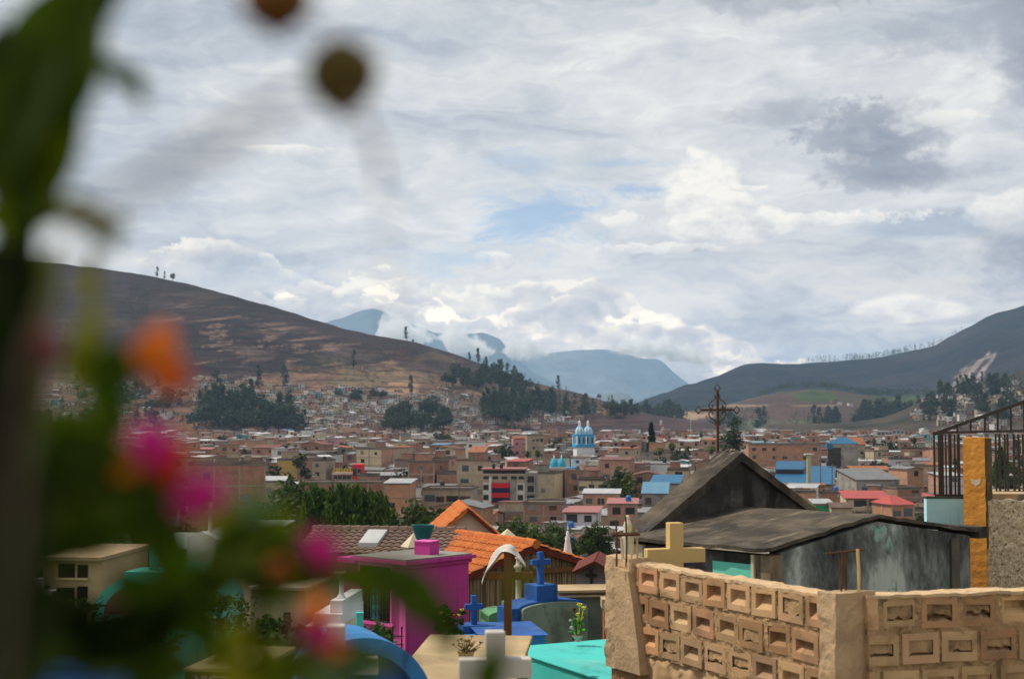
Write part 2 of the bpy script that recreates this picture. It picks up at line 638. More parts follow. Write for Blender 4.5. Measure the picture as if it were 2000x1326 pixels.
def land_mat(name, fine=0.02, contrast=0.5, lines=0.0, mul=1.0, scale2=0.006, bump=2.0):
    mt = bpy.data.materials.new(name)
    mt.use_nodes = True
    t = NT(mt.node_tree)
    t.n.clear()
    tc = t.n.new('ShaderNodeTexCoord').outputs['Object']
    a = t.n.new('ShaderNodeAttribute')
    a.attribute_name = 'tint'
    n1 = t.noise(t.map(tc, (1, 0.6, 2.5)), fine, 9, 0.80, 0.3)
    n2 = t.noise(tc, scale2, 5, 0.6)
    n0 = t.noise(t.map(tc, (1, 0.6, 2.0)), fine * 5.0, 6, 0.7)
    f = t.lin(t.add(t.add(t.mul(n1, 0.5), t.mul(n2, 0.2)), t.mul(n0, 0.3)), 0.32, 0.68, 1 - contrast, 1 + contrast)
    col = t.mix(1.0, a.outputs['Color'], t.xyz(f, f, f), 'MULTIPLY')
    # scrub: dark olive specks
    n3 = t.noise(t.map(tc, (1, 0.6, 1.6)), fine * 3.0, 6, 0.7)
    col = t.mix(t.mul(t.ss(n3, 0.55, 0.62), 0.75), col, (0.022 * mul, 0.026 * mul, 0.016 * mul))
    if lines:
        s = t.n.new('ShaderNodeSeparateXYZ')
        t.l.new(tc, s.inputs[0])
        zz = t.add(t.add(s.outputs[2], t.mul(n2, 26.0)), t.mul(s.outputs[0], 0.02))
        w = t.m('FRACT', t.m('DIVIDE', zz, 9.0))
        ln = t.mul(t.ss(t.m('ABSOLUTE', t.sub(w, 0.5)), 0.16, 0.04), t.ss(t.noise(tc, 0.008, 4, 0.6), 0.38, 0.5))
        col = t.mix(t.mul(ln, lines), col, t.mix(1.0, col, (0.42, 0.40, 0.42), 'MULTIPLY'))
        w2 = t.m('FRACT', t.add(t.m('DIVIDE', zz, 9.0), 0.16))
        ln2 = t.mul(t.ss(t.m('ABSOLUTE', t.sub(w2, 0.5)), 0.08, 0.02), t.ss(t.noise(tc, 0.009, 4, 0.6), 0.5, 0.62))
        col = t.mix(t.mul(ln2, lines * 0.8), col, t.mix(1.0, col, (1.7, 1.6, 1.5), 'MULTIPLY'))
    b = t.n.new('ShaderNodeBsdfPrincipled')
    t.l.new(col, b.inputs['Base Color'])
    b.inputs['Roughness'].default_value = 0.95
    b.inputs['Specular IOR Level'].default_value = 0.1
    bn = t.n.new('ShaderNodeBump')
    bn.inputs['Strength'].default_value = 0.6
    bn.inputs['Distance'].default_value = bump
    t.l.new(n1, bn.inputs['Height'])
    t.l.new(bn.outputs[0], b.inputs['Normal'])
    o = t.n.new('ShaderNodeOutputMaterial')
    t.l.new(b.outputs[0], o.inputs[0])
    return mt


def lerp3(a, b, t):
    t = min(1.0, max(0.0, t))
    return tuple(a[i] + (b[i] - a[i]) * t for i in range(3))


def spot(c, col, px, py, x0, y0, rx, ry, wob=0.5, f=0.02, soft=0.25, k=1.0):
    d = math.sqrt(((px - x0) / rx) ** 2 + ((py - y0) / ry) ** 2) + fbm(px * f, py * f * 1.6, x0 * 0.1, 4) * wob
    return lerp3(c, col, k * min(1.0, max(0.0, (1 - d) / soft)))


# ground sheet: cemetery slope and town plain in one
def build_ground():
    ys = [-40, -20, -8, -3] + [k * 1.0 for k in range(0, 31)] + [33 + 4 * k for k in range(0, 30)] + [155, 170, 190, 220, 260, 320, 400, 500, 650, 800, 1000, 1300, 1700, 2200, 2800, 3500, 4500, 6000, 9000, 14000, 20000, 27000]
    xs0 = [k * 1.0 for k in range(0, 16)] + [18, 22, 28, 36, 48, 64, 90, 130, 190, 280, 420, 640, 950, 1400, 2000, 2800, 4600, 8000, 16000]
    xs = [-x for x in reversed(xs0[1:])] + xs0
    vs, fs, cs = [], [], []
    for y in ys:
        for x in xs:
            h = gz(x, y)
            if 2 < y < 140:
                h += fbm(x * 0.35, y * 0.35, 1.0, 3) * 0.12
            vs.append((x, y, h))
            if y < 150:
                c = lerp3((0.17, 0.135, 0.085), (0.07, 0.085, 0.03), 0.5 + fbm(x * 0.4, y * 0.4, 8.0) * 0.9)
            else:
                c = lerp3((0.20, 0.17, 0.13), (0.14, 0.13, 0.08), 0.5 + fbm(x * 0.01, y * 0.01, 8.0))
            cs.append(c)
    n = len(xs)
    for j in range(len(ys) - 1):
        for i in range(n - 1):
            a = j * n + i
            fs.append((a, a + 1, a + n + 1, a + n))
    me = bpy.data.meshes.new('ground')
    me.from_pydata(vs, [], fs)
    me.materials.append(land_mat('dry earth', 1.2, 0.4, 0, 1.0, 0.3, 0.05))
    a = me.color_attributes.new('tint', 'FLOAT_COLOR', 'POINT')
    a.data.foreach_set('color', [x for c in cs for x in (*c, 1.0)])
    me.polygons.foreach_set('use_smooth', [True] * len(fs))
    o = bpy.data.objects.new('ground', me)
    COL.objects.link(o)
    struct(o)


build_ground()

# ---- the long ploughed hill on the left
HILL = Slope([(-900, 430), (-500, 455), (-200, 480), (0, 508), (60, 512), (130, 517), (220, 528), (300, 541), (360, 553), (420, 570), (480, 585), (540, 601), (600, 620), (660, 638), (720, 653), (780, 663),
              (820, 671), (860, 683), (900, 696), (940, 711), (980, 726), (1020, 741), (1080, 757), (1120, 766), (1160, 777), (1200, 789), (1250, 804), (1300, 814), (1340, 818), (1400, 824), (2200, 830)], 2200.0, 1330.0, 1.06, 16.0, 0.0042, 2.0)


def hill_cover(px, py, t, p):
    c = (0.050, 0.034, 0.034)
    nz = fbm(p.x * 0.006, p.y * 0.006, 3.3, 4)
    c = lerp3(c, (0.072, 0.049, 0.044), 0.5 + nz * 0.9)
    # strip fields along the contour on the upper left
    if px < 640:
        band = fbm(px * 0.004, py * 0.055 + px * 0.004, 7.0, 3)
        c = lerp3(c, (0.12, 0.092, 0.06), (band - 0.22) * 3.0)
    # dry terraces between the ploughed strips
    cr = interp(HILL.sil, px)
    tw = max(0.0, min(1.0, (px - 260) / 160)) * max(0.0, min(1.0, (930 - px) / 60)) * max(0.0, min(1.0, (py - cr - 18) / 20)) * max(0.0, min(1.0, (735 - py) / 22))
    if tw > 0:
        s1 = fbm(px * 0.010, (py + 0.10 * px) * 0.16, 21.0, 4)
        s2 = fbm(px * 0.02, py * 0.03, 33.0, 4)
        c = lerp3(c, (0.36, 0.285, 0.18), tw * max(0.0, min(1.0, (s1 + 0.5 * s2 - 0.16 - 0.16 * max(0.0, (640 - px) / 300)) * 5)))
        c = lerp3(c, (0.03, 0.028, 0.022), tw * max(0.0, min(1.0, (-s1 - 0.30) * 5)))
    c = spot(c, (0.065, 0.066, 0.022), px, py, 40, 560, 100, 55, 0.5, 0.02, 0.4, 0.9)
    c = spot(c, (0.10, 0.083, 0.04), px, py, 180, 622, 75, 32, 0.35, 0.02, 0.25, 0.9)
    c = spot(c, (0.10, 0.078, 0.05), px, py, 120, 700, 120, 70, 0.8, 0.02, 0.5, 0.8)
    c = spot(c, (0.33, 0.24, 0.13), px, py, 148, 720, 12, 34, 0.5, 0.05, 0.3)
    # dry lower slopes
    low = min(1.0, max(0.0, (py - (700 + fbm(px * 0.012, 0, 1.0) * 30 + (30 if px < 560 else 0))) / 26))
    lowx = min(1.0, max(0.0, (960 + 40 * fbm(0, py * 0.03, 4.0) - px) / 120))
    if lowx > 0:
        c = lerp3(c, (0.145, 0.105, 0.06), lowx * low * (0.75 + 0.5 * fbm(px * 0.02, py * 0.05, 2.0)))
    for x0, y0, rx, ry, col in ((690, 690, 70, 14, (0.20, 0.165, 0.11)), (500, 690, 40, 16, (0.30, 0.25, 0.18)), (640, 700, 60, 10, (0.19, 0.155, 0.10)), (840, 700, 60, 13, (0.20, 0.165, 0.085)),
                                (760, 735, 80, 24, (0.21, 0.175, 0.10)), (790, 756, 42, 18, (0.38, 0.29, 0.17)), (690, 745, 70, 25, (0.19, 0.17, 0.085)), (640, 762, 40, 12, (0.32, 0.20, 0.13)),
                                (900, 720, 70, 14, (0.095, 0.07, 0.065)), (830, 715, 60, 18, (0.08, 0.058, 0.055)), (1120, 790, 60, 20, (0.17, 0.115, 0.075)), (1180, 800, 16, 14, (0.36, 0.25, 0.13)),
                                (980, 770, 90, 18, (0.19, 0.155, 0.10)), (1060, 760, 60, 12, (0.15, 0.115, 0.08)), (860, 800, 110, 40, (0.20, 0.17, 0.11)), (560, 800, 160, 40, (0.20, 0.165, 0.105)),
                                (640, 790, 30, 16, (0.14, 0.15, 0.06))):
        c = spot(c, tuple(q * 0.74 for q in col), px, py, x0, y0, rx, ry, 0.6, 0.03, 0.35, 0.9)
    k = 0.40 if low < 0.2 else 0.40 + 0.46 * min(1.0, (low - 0.2) * 2)  # land colour darkened to carry the cloud shadow over the hill
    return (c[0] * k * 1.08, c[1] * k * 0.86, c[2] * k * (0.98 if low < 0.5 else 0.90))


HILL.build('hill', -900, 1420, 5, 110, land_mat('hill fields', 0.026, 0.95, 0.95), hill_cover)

# ---- the wooded spur at the far right
SPUR = Slope([(1400, 830), (1660, 826), (1720, 815), (1760, 802), (1800, 785), (1850, 768), (1900, 752), (1950, 736), (2000, 722), (2100, 700), (2400, 650), (2900, 620)], 1900.0, 1250.0, 1.0, 10.0, 0.005, 2.0)
SPUR.build('spur', 1500, 2900, 8, 60, land_mat('spur scrub', 0.025, 0.65), lambda px, py, t, p: lerp3((0.024, 0.025, 0.016), (0.068, 0.048, 0.034), 0.45 + fbm(p.x * 0.012, p.y * 0.012, 1.5)))

# ---- the bare mound before the mountain
MOUND = Slope([(1180, 826), (1260, 818), (1330, 806), (1380, 796), (1420, 789), (1480, 775), (1530, 765), (1580, 760), (1630, 763), (1680, 771), (1740, 774), (1800, 773), (1860, 775), (1940, 778), (2100, 790), (2400, 815)], 2900.0, 2050.0, 0.9, 14.0, 0.003, 2.0)


def mound_cover(px, py, t, p):
    c = lerp3((0.110, 0.062, 0.052), (0.085, 0.053, 0.042), 0.5 + fbm(p.x * 0.004, p.y * 0.004, 6.0))
    c = lerp3(c, (0.10, 0.085, 0.03), (t - 0.86 + fbm(px * 0.02, 0, 3) * 0.08) * 7)
    c = spot(c, (0.055, 0.085, 0.02), px, py, 1590, 772, 55, 13, 0.5, 0.03, 0.4)
    c = spot(c, (0.06, 0.085, 0.022), px, py, 1740, 780, 130, 8, 0.5, 0.03, 0.5)
    c = spot(c, (0.36, 0.25, 0.15), px, py, 1355, 812, 45, 7, 0.5, 0.04, 0.3)
    c = spot(c, (0.30, 0.21, 0.14), px, py, 1440, 792, 60, 3.5, 0.4, 0.04, 0.4)
    c = spot(c, (0.28, 0.20, 0.13), px, py, 1590, 792, 60, 2.5, 0.5, 0.04, 0.5)
    c = spot(c, (0.11, 0.11, 0.055), px, py, 1500, 830, 140, 12, 0.6, 0.03, 0.5)
    return tuple(q * 0.75 for q in c)


MOUND.build('mound', 1180, 2400, 6, 70, land_mat('mound soil', 0.016, 0.45, 0.3, 1.0, 0.004), mound_cover)

# ---- the big mountain on the right
MOUNT = Slope([(1080, 838), (1180, 826), (1240, 801), (1270, 786), (1300, 772), (1330, 758), (1360, 747), (1400, 734), (1430, 720), (1455, 711), (1490, 709), (1530, 712), (1580, 709), (1640, 706), (1700, 700),
               (1750, 691), (1800, 682), (1830, 673), (1850, 661), (1875, 648), (1900, 636), (1930, 620), (1950, 612), (2000, 597), (2100, 570), (2300, 555), (2700, 565), (3300, 580)], 5000.0, 3300.0, 1.05, 60.0, 0.0016, 2.5)


def mount_cover(px, py, t, p):
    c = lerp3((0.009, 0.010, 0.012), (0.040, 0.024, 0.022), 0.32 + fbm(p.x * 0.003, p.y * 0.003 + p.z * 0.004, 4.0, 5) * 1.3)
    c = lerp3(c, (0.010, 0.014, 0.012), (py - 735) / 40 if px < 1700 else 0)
    # the landslide scar, two runs
    for k, (xa, ya, xb, yb, w) in enumerate(((1932, 690, 1866, 758, 11), (1950, 682, 1900, 752, 7), (1905, 700, 1868, 740, 6))):
        dx, dy = xb - xa, yb - ya
        L2 = dx * dx + dy * dy
        s = ((px - xa) * dx + (py - ya) * dy) / L2
        if -0.05 < s < 1.05:
            d = abs((px - xa) * dy - (py - ya) * dx) / math.sqrt(L2) + fbm(px * 0.08, py * 0.08, 2.0 + k) * 6
            c = lerp3(c, (0.40, 0.27, 0.20), (w * (0.4 + 0.7 * s) - d) / 4)
    return (c[0] * 0.55, c[1] * 0.62, c[2] * 0.75)  # whole slope darkened: cloud shadow put into its colour


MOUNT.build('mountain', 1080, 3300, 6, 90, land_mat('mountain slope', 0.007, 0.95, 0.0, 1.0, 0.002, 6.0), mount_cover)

# ---- far blue ranges beyond the valley
rock = land_mat('far rock', 0.0012, 0.45, 0.0, 1.0, 0.0005, 40.0)
RANGE = Slope([(300, 760), (600, 735), (800, 712), (900, 702), (1000, 697), (1060, 692), (1100, 687), (1150, 683), (1185, 682), (1215, 688), (1245, 697), (1262, 701), (1272, 699), (1285, 701), (1297, 708), (1306, 718), (1318, 728), (1330, 739), (1348, 751),
               (1380, 768), (1450, 790), (1600, 812), (2000, 830)], 19000.0, 14500.0, 1.0, 330.0, 0.0005, 2.0)
RANGE.build('far_mountain', 300, 2000, 8, 60, rock, lambda px, py, t, p: lerp3((0.07, 0.09, 0.10), (0.15, 0.155, 0.15), 0.4 + fbm(p.x * 0.0008, p.y * 0.0008, 1.0, 5) * 1.4))
PEAK = Slope([(200, 800), (480, 720), (560, 672), (610, 642), (640, 628), (670, 618), (700, 608), (726, 602), (745, 607), (770, 620), (810, 636), (850, 650), (900, 652), (940, 650), (975, 662), (1000, 690), (1040, 725), (1100, 760), (1300, 820)], 16000.0, 12600.0, 1.0, 160.0, 0.0008, 3.0)
PEAK.build('far_mountain', 200, 1300, 8, 40, rock, lambda px, py, t, p: (0.07, 0.09, 0.10))
KNOLL = Slope([(1000, 838), (1100, 806), (1150, 780), (1180, 769), (1205, 765), (1225, 769), (1245, 785), (1280, 810), (1400, 838)], 12000.0, 9900.0, 1.0, 60.0, 0.001, 1.0)
KNOLL.build('far_mountain', 1000, 1400, 5, 30, rock, lambda px, py, t, p: (0.10, 0.11, 0.09))


# ---- the air between
def build_haze():
    mb = MB()
    mb.box(-17000, 17000, -60, HAZE_LEN, -1.2, HAZE_TOP)
    mt = bpy.data.materials.new('haze')
    mt.use_nodes = True
    n = mt.node_tree.nodes
    n.clear()
    v = n.new('ShaderNodeVolumePrincipled')
    v.inputs['Color'].default_value = (0.44, 0.69, 1.0, 1.0)
    v.inputs['Density'].default_value = HAZE
    v.inputs['Anisotropy'].default_value = 0.2
    o = n.new('ShaderNodeOutputMaterial')
    mt.node_tree.links.new(v.outputs[0], o.inputs['Volume'])
    mt.cycles.homogeneous_volume = True
    struct(mb.build('haze', mt), 'stuff')


build_haze()
# ================================================================== TREES (meshes shared by all trees of a kind)
def leaf_mat(name, c1, c2, c3, sc_=0.25, spec=0.15, through=0.3):
    """foliage: clumps of different greens, each tree a little different"""
    mt = bpy.data.materials.new(name)
    mt.use_nodes = True
    t = NT(mt.node_tree)
    t.n.clear()
    tc = t.n.new('ShaderNodeTexCoord').outputs['Object']
    oi = t.n.new('ShaderNodeObjectInfo')
    a = t.n.new('ShaderNodeAttribute')
    a.attribute_name = 'tint'
    n1 = t.noise(tc, sc_, 3, 0.6)
    col = t.mix(t.ss(n1, 0.35, 0.65), c1, c2)
    n2 = t.noise(tc, sc_ * 3, 3, 0.6)
    col = t.mix(t.ss(n2, 0.55, 0.72), col, c3)
    col = t.mix(1.0, col, a.outputs['Color'], 'MULTIPLY')
    v = t.lin(oi.outputs['Random'], 0, 1, 0.72, 1.35)
    col = t.mix(1.0, col, t.xyz(v, t.lin(oi.outputs['Random'], 0, 1, 0.78, 1.25), v), 'MULTIPLY')
    d = t.n.new('ShaderNodeBsdfPrincipled')
    t.l.new(col, d.inputs['Base Color'])
    d.inputs['Roughness'].default_value = 0.6
    d.inputs['Specular IOR Level'].default_value = spec
    tr = t.n.new('ShaderNodeBsdfTranslucent')
    t.l.new(t.mix(1.0, col, (1.3, 1.5, 0.6), 'MULTIPLY'), tr.inputs[0])
    mx = t.n.new('ShaderNodeMixShader')
    mx.inputs[0].default_value = through
    t.l.new(d.outputs[0], mx.inputs[1])
    t.l.new(tr.outputs[0], mx.inputs[2])
    o = t.n.new('ShaderNodeOutputMaterial')
    t.l.new(mx.outputs[0], o.inputs[0])
    return mt


L_EUC = leaf_mat('eucalyptus leaves', (0.020, 0.034, 0.022), (0.040, 0.055, 0.034), (0.070, 0.085, 0.045))
L_GRN = leaf_mat('broad leaves', (0.028, 0.045, 0.014), (0.050, 0.078, 0.020), (0.095, 0.125, 0.035))
L_CYP = leaf_mat('cypress leaves', (0.030, 0.060, 0.014), (0.055, 0.095, 0.020), (0.11, 0.155, 0.035), 0.9)
L_CON = leaf_mat('conifer needles', (0.012, 0.022, 0.016), (0.022, 0.036, 0.024), (0.035, 0.05, 0.03))
L_PLM = leaf_mat('palm leaves', (0.06, 0.075, 0.02), (0.09, 0.10, 0.03), (0.15, 0.13, 0.05))
BARK = mk('bark', (0.10, 0.075, 0.055), (0.20, 0.17, 0.14), 3.0, vary=0.2, stretch=(1, 1, 0.3), bump=0.4)


def clump(mb, c, r, n, s, rng, flat=1.0, shade=None, up=None):
    """n leaf sprays of size s round c"""
    for _ in range(n):
        while True:
            p = Vector((rng.uniform(-1, 1), rng.uniform(-1, 1), rng.uniform(-1, 1)))
            if 0.15 < p.length < 1:
                break
        p = Vector((p.x * r, p.y * r, p.z * r * flat)) + Vector(c)
        a = Vector((rng.gauss(0, 1), rng.gauss(0, 1), rng.gauss(0, 0.7))).normalized()
        if up:
            a = Vector((rng.gauss(0, up), rng.gauss(0, up), 1)).normalized()
        b = a.cross(Vector((rng.gauss(0, 1), rng.gauss(0, 1), rng.gauss(0, 1)))).normalized()
        q = s * rng.uniform(0.6, 1.3)
        mb.color = (shade or 1.0) * rng.uniform(0.7, 1.35)
        mb.color = (mb.color, mb.color, mb.color)
        mb.quad(p - a * q, p + b * q * 0.45 - a * q * 0.1, p + a * q, p - b * q * 0.45 + a * q * 0.1)


def tree_euc(seed, h=16.0, w=5.4, clumps=46, per=24):
    """tall, open eucalyptus: bare lower trunk, loose clumps of leaves"""
    rng = random.Random(seed)
    tb, cb = MB(), MB()
    path = [(0, 0, -0.6)]
    x = y = 0
    for k in range(1, 7):
        x += rng.uniform(-0.3, 0.3)
        y += rng.uniform(-0.3, 0.3)
        path.append((x, y, h * 0.9 * k / 6))
    tb.tube(path, [0.34, 0.28, 0.24, 0.19, 0.14, 0.09, 0.04], 6)
    for k in range(clumps):
        t = rng.uniform(0.10, 1.0) ** 0.9
        z = h * t
        wr = w * (0.30 + 0.70 * math.sin(math.pi * min(1, max(0.0, (t - 0.06) / 0.94)) ** 0.85)) * rng.uniform(0.15, 1.05)
        an = rng.uniform(0, 6.28)
        c = (x * t + math.cos(an) * wr * 0.55, y * t + math.sin(an) * wr * 0.55, z)
        if k % 3 == 0:
            tb.tube([(x * t * 0.8, y * t * 0.8, z - h * 0.09), c], [0.10, 0.03], 4)
        r = rng.uniform(0.5, 1.3) * w * 0.24
        clump(cb, c, r, per, r * 0.42, rng, 0.85, rng.uniform(0.7, 1.3))
    return tb, cb, L_EUC


def tree_round(seed, h=8.0, w=7.0, clumps=34, per=30, mat=None):
    rng = random.Random(seed)
    tb, cb = MB(), MB()
    tb.tube([(0, 0, -0.5), (0.1, 0, h * 0.25), (0.2, 0.1, h * 0.6)], [0.35, 0.26, 0.12], 6)
    for k in range(clumps):
        an, ra = rng.uniform(0, 6.28), math.sqrt(rng.random())
        z = h * (0.35 + 0.6 * rng.random() * (1 - 0.55 * ra * ra))
        c = (math.cos(an) * ra * w * 0.42, math.sin(an) * ra * w * 0.42, z)
        if k % 4 == 0:
            tb.tube([(0.15, 0.05, h * 0.35), c], [0.12, 0.03], 4)
        r = rng.uniform(0.6, 1.2) * w * 0.15
        clump(cb, c, r, per, r * (0.40 if per < 50 else 0.26), rng, 0.8, rng.uniform(0.7, 1.3))
    return tb, cb, mat or L_GRN


def tree_column(seed, h=11.0, w=3.0, clumps=150, per=50):
    """poplar or cypress: a pointed column of upright sprays"""
    rng = random.Random(seed)
    tb, cb = MB(), MB()
    tb.tube([(0, 0, -0.5), (0, 0, h * 0.9)], [0.25, 0.05], 6)
    for k in range(clumps):
        t = rng.uniform(0.06, 0.98)
        wr = w * 0.5 * min(1, t * 6) * (1 - t ** 2.6) * math.sqrt(rng.random()) * rng.uniform(0.8, 1.15)
        an = rng.uniform(0, 6.28)
        c = (math.cos(an) * wr, math.sin(an) * wr, h * t)
        r = w * 0.13 * rng.uniform(0.7, 1.2)
        clump(cb, c, r, per, r * 0.42, rng, 2.6, rng.uniform(0.55, 1.5), 0.35)
    return tb, cb, L_CYP


def tree_conifer(seed, h=26.0, w=8.0):
    rng = random.Random(seed)
    tb, cb = MB(), MB()
    tb.tube([(0, 0, -0.5), (0, 0, h)], [0.5, 0.05], 6)
    for k in range(34):
        t = 0.16 + 0.84 * k / 34
        for q in range(7):
            an = rng.uniform(0, 6.28)
            ln = w * 0.5 * (1.02 - t) ** 0.75 * rng.uniform(0.6, 1.1) * (0.75 if t < 0.3 else 1)
            tip = (math.cos(an) * ln, math.sin(an) * ln, h * t - ln * 0.12)
            tb.tube([(0, 0, h * t), tip], [0.07, 0.02], 3)
            for s in range(3):
                f = 0.35 + 0.3 * s
                clump(cb, (tip[0] * f, tip[1] * f, h * t - ln * 0.1 * f), 0.75, 11, 0.5, rng, 0.6, rng.uniform(0.7, 1.2))
    return tb, cb, L_CON


def tree_palm(seed, h=13.0):
    rng = random.Random(seed)
    tb, cb = MB(), MB()
    tb.tube([(0, 0, -0.5), (0.1, 0, h * 0.5), (0.2, 0, h)], [0.45, 0.33, 0.30], 8)
    clump(cb, (0.2, 0, h - 1.6), 1.15, 90, 0.7, rng, 1.5, 0.9)
    for k in range(34):
        an, up = rng.uniform(0, 6.28), rng.uniform(-0.5, 1.2)
        ln = rng.uniform(2.0, 2.8)
        pts = [Vector((0.2, 0, h))]
        for s in (0.35, 0.7, 1.0):
            pts.append(Vector((0.2 + math.cos(an) * ln * s, math.sin(an) * ln * s, h + up * ln * s * 0.8 - ln * s * s * 0.7)))
        for a, b in zip(pts, pts[1:]):
            wv = Vector((-math.sin(an), math.cos(an), 0)) * 0.33
            g = rng.uniform(0.7, 1.3)
            cb.color = (g, g, g)
            cb.quad(a - wv, a + wv, b + wv * 0.7, b - wv * 0.7)
    return tb, cb, L_PLM


TREE = {}


def kind_of_tree(key, fn, n, *a, **k):
    TREE[key] = []
    for i in range(n):
        tb, cb, lm = fn(hash_seed(key) + i, *a, **k)
        TREE[key].append((tb.mesh('trunk', BARK), cb.mesh('crown', lm)))


def hash_seed(s):
    v = 7
    for ch in s:
        v = (v * 31 + ord(ch)) % 100003
    return v


kind_of_tree('euc', tree_euc, 5)
kind_of_tree('round', tree_round, 4)
kind_of_tree('dark', tree_round, 3, mat=L_EUC)
kind_of_tree('bushy', tree_round, 3, clumps=90, per=60)
kind_of_tree('column', tree_column, 4)
kind_of_tree('conifer', tree_conifer, 1)
kind_of_tree('palm', tree_palm, 2)
HT = {'euc': 16.0, 'round': 8.0, 'dark': 8.0, 'bushy': 8.0, 'column': 11.0, 'conifer': 26.0, 'palm': 13.0}
NAME = {'euc': 'eucalyptus_tree', 'round': 'round_crown_tree', 'dark': 'round_crown_tree', 'bushy': 'round_crown_tree', 'column': 'poplar_tree', 'conifer': 'conifer_tree', 'palm': 'palm_tree'}
TR = random.Random(11)
TREES = []        # (root, base description, category, group, px, py) - labelled later


def plant(kind, p, h, desc, group, wide=1.0, name=None, variant=None, label=None):
    tm, cm = TREE[kind][variant if variant is not None else TR.randrange(len(TREE[kind]))]
    s = h / HT[kind]
    root = bpy.data.objects.new(name or NAME[kind], None)
    COL.objects.link(root)
    root.location = p
    root.rotation_euler = (0, 0, TR.uniform(0, 6.28))
    root.scale = (s * wide, s * wide, s)
    root.empty_display_size = 1.0
    for nm, me in (('trunk', tm), ('crown', cm)):
        o = bpy.data.objects.new(nm, me)
        COL.objects.link(o)
        o.parent = root
    x, y = pix((p[0], p[1], p[2] + h * 0.5))
    if label:
        tag(root, label, 'tree', group)
    else:
        root['category'] = 'tree'
        root['group'] = group
        TREES.append((root, desc, x, y, h * F / p[1]))
    return root


class Mass:
    """far-off wood or houses that read as one mass: many copies of a mesh joined into one object"""

    def __init__(self):
        self.v, self.f, self.m, self.c = [], [], [], []

    def add(self, me, M, mi=0, tint=(1, 1, 1), keep=1.0, rng=random):
        b = len(self.v)
        self.v.extend(tuple(M @ v.co) for v in me.vertices)
        ca = me.color_attributes.get('tint')
        for p in me.polygons:
            if keep < 1 and rng.random() > keep:
                continue
            self.f.append(tuple(b + i for i in p.vertices))
            self.m.append(mi)
            c = ca.data[p.loop_start].color if ca else (1, 1, 1)
            self.c.append(tuple(c[i] * tint[i] for i in range(3)))

    def build(self, name, mats):
        mb = MB()
        mb.v, mb.f, mb.m, mb.c = self.v, self.f, self.m, self.c
        return struct(mb.build(name, mats), 'stuff')
# ================================================================== TOWN
BRICK = mk('town brick', (0.40, 0.215, 0.155), (0.30, 0.165, 0.12), 0.9, bump=0.0, dirt=(0.17, 0.12, 0.095), dscale=0.35, dlo=0.5, dhi=0.72, vary=0.22)
BRICK2 = mk('orange town brick', (0.46, 0.235, 0.14), (0.36, 0.195, 0.125), 0.9, bump=0.0, dirt=(0.22, 0.15, 0.11), dscale=0.35, dlo=0.5, dhi=0.72, vary=0.2)
CONC = mk('raw concrete', (0.36, 0.29, 0.225), (0.29, 0.24, 0.19), 1.2, bump=0.0, vary=0.15)
TANP = mk('tan plaster', (0.40, 0.33, 0.24), (0.33, 0.27, 0.195), 0.8, bump=0.0, dirt=(0.2, 0.165, 0.125), dscale=0.4, dlo=0.55, dhi=0.75, vary=0.2)
WHITEP = mk('white plaster', (0.68, 0.67, 0.65), (0.58, 0.57, 0.55), 0.8, bump=0.0, dirt=(0.38, 0.36, 0.33), dscale=0.4, dlo=0.58, dhi=0.8, vary=0.1)
GREYP = mk('grey render', (0.29, 0.27, 0.25), (0.23, 0.215, 0.2), 0.8, bump=0.0, dirt=(0.15, 0.14, 0.13), dscale=0.4, vary=0.2)
CREAMP = mk('cream plaster', (0.56, 0.47, 0.32), (0.48, 0.40, 0.28), 0.8, bump=0.0, dirt=(0.3, 0.25, 0.18), dscale=0.4, dlo=0.58, dhi=0.8, vary=0.12)
TEALP = mk('teal paint', (0.10, 0.36, 0.36), (0.12, 0.30, 0.32), 0.8, bump=0.0, vary=0.2)
PINKP = mk('pink paint', (0.50, 0.23, 0.25), (0.44, 0.21, 0.22), 0.8, bump=0.0, vary=0.15)
YELP = mk('yellow paint', (0.55, 0.38, 0.11), (0.48, 0.33, 0.11), 0.8, bump=0.0, vary=0.15)
GREENP = mk('green paint', (0.04, 0.30, 0.13), (0.04, 0.25, 0.11), 0.8, bump=0.0)
REDP = mk('red paint', (0.62, 0.02, 0.03), (0.52, 0.02, 0.03), 0.8, bump=0.0)
NAVY = mk('navy paint', (0.015, 0.015, 0.06), (0.02, 0.02, 0.05), 0.8, bump=0.0)
PLILAC = mk('pale lilac paint', (0.55, 0.52, 0.60), (0.48, 0.46, 0.54), 0.8, bump=0.0)
T_GREY = mk('grey tin', (0.24, 0.245, 0.255), (0.17, 0.17, 0.175), 0.7, bump=0.0, streak=(0.13, 0.09, 0.07), sscale=(2.5, 0.5, 1), slo=0.55, shi=0.8, vary=0.3, rough=0.55)
T_WHITE = mk('pale tin', (0.40, 0.405, 0.415), (0.31, 0.315, 0.325), 0.7, bump=0.0, streak=(0.2, 0.17, 0.15), sscale=(2.5, 0.5, 1), slo=0.6, shi=0.85, vary=0.12, rough=0.5)
T_RUST = mk('rust red tin', (0.17, 0.055, 0.045), (0.125, 0.05, 0.042), 0.7, bump=0.0, streak=(0.1, 0.055, 0.045), sscale=(2.5, 0.5, 1), vary=0.25, rough=0.65)
T_RED = mk('bright red tin', (0.40, 0.06, 0.05), (0.34, 0.06, 0.05), 0.7, bump=0.0, vary=0.1, rough=0.55)
T_PINK = mk('faded pink tin', (0.30, 0.115, 0.11), (0.25, 0.10, 0.095), 0.7, bump=0.0, vary=0.15, rough=0.6)
T_BLUE = mk('blue tin', (0.016, 0.115, 0.235), (0.014, 0.09, 0.19), 0.7, bump=0.0, vary=0.12, rough=0.5)
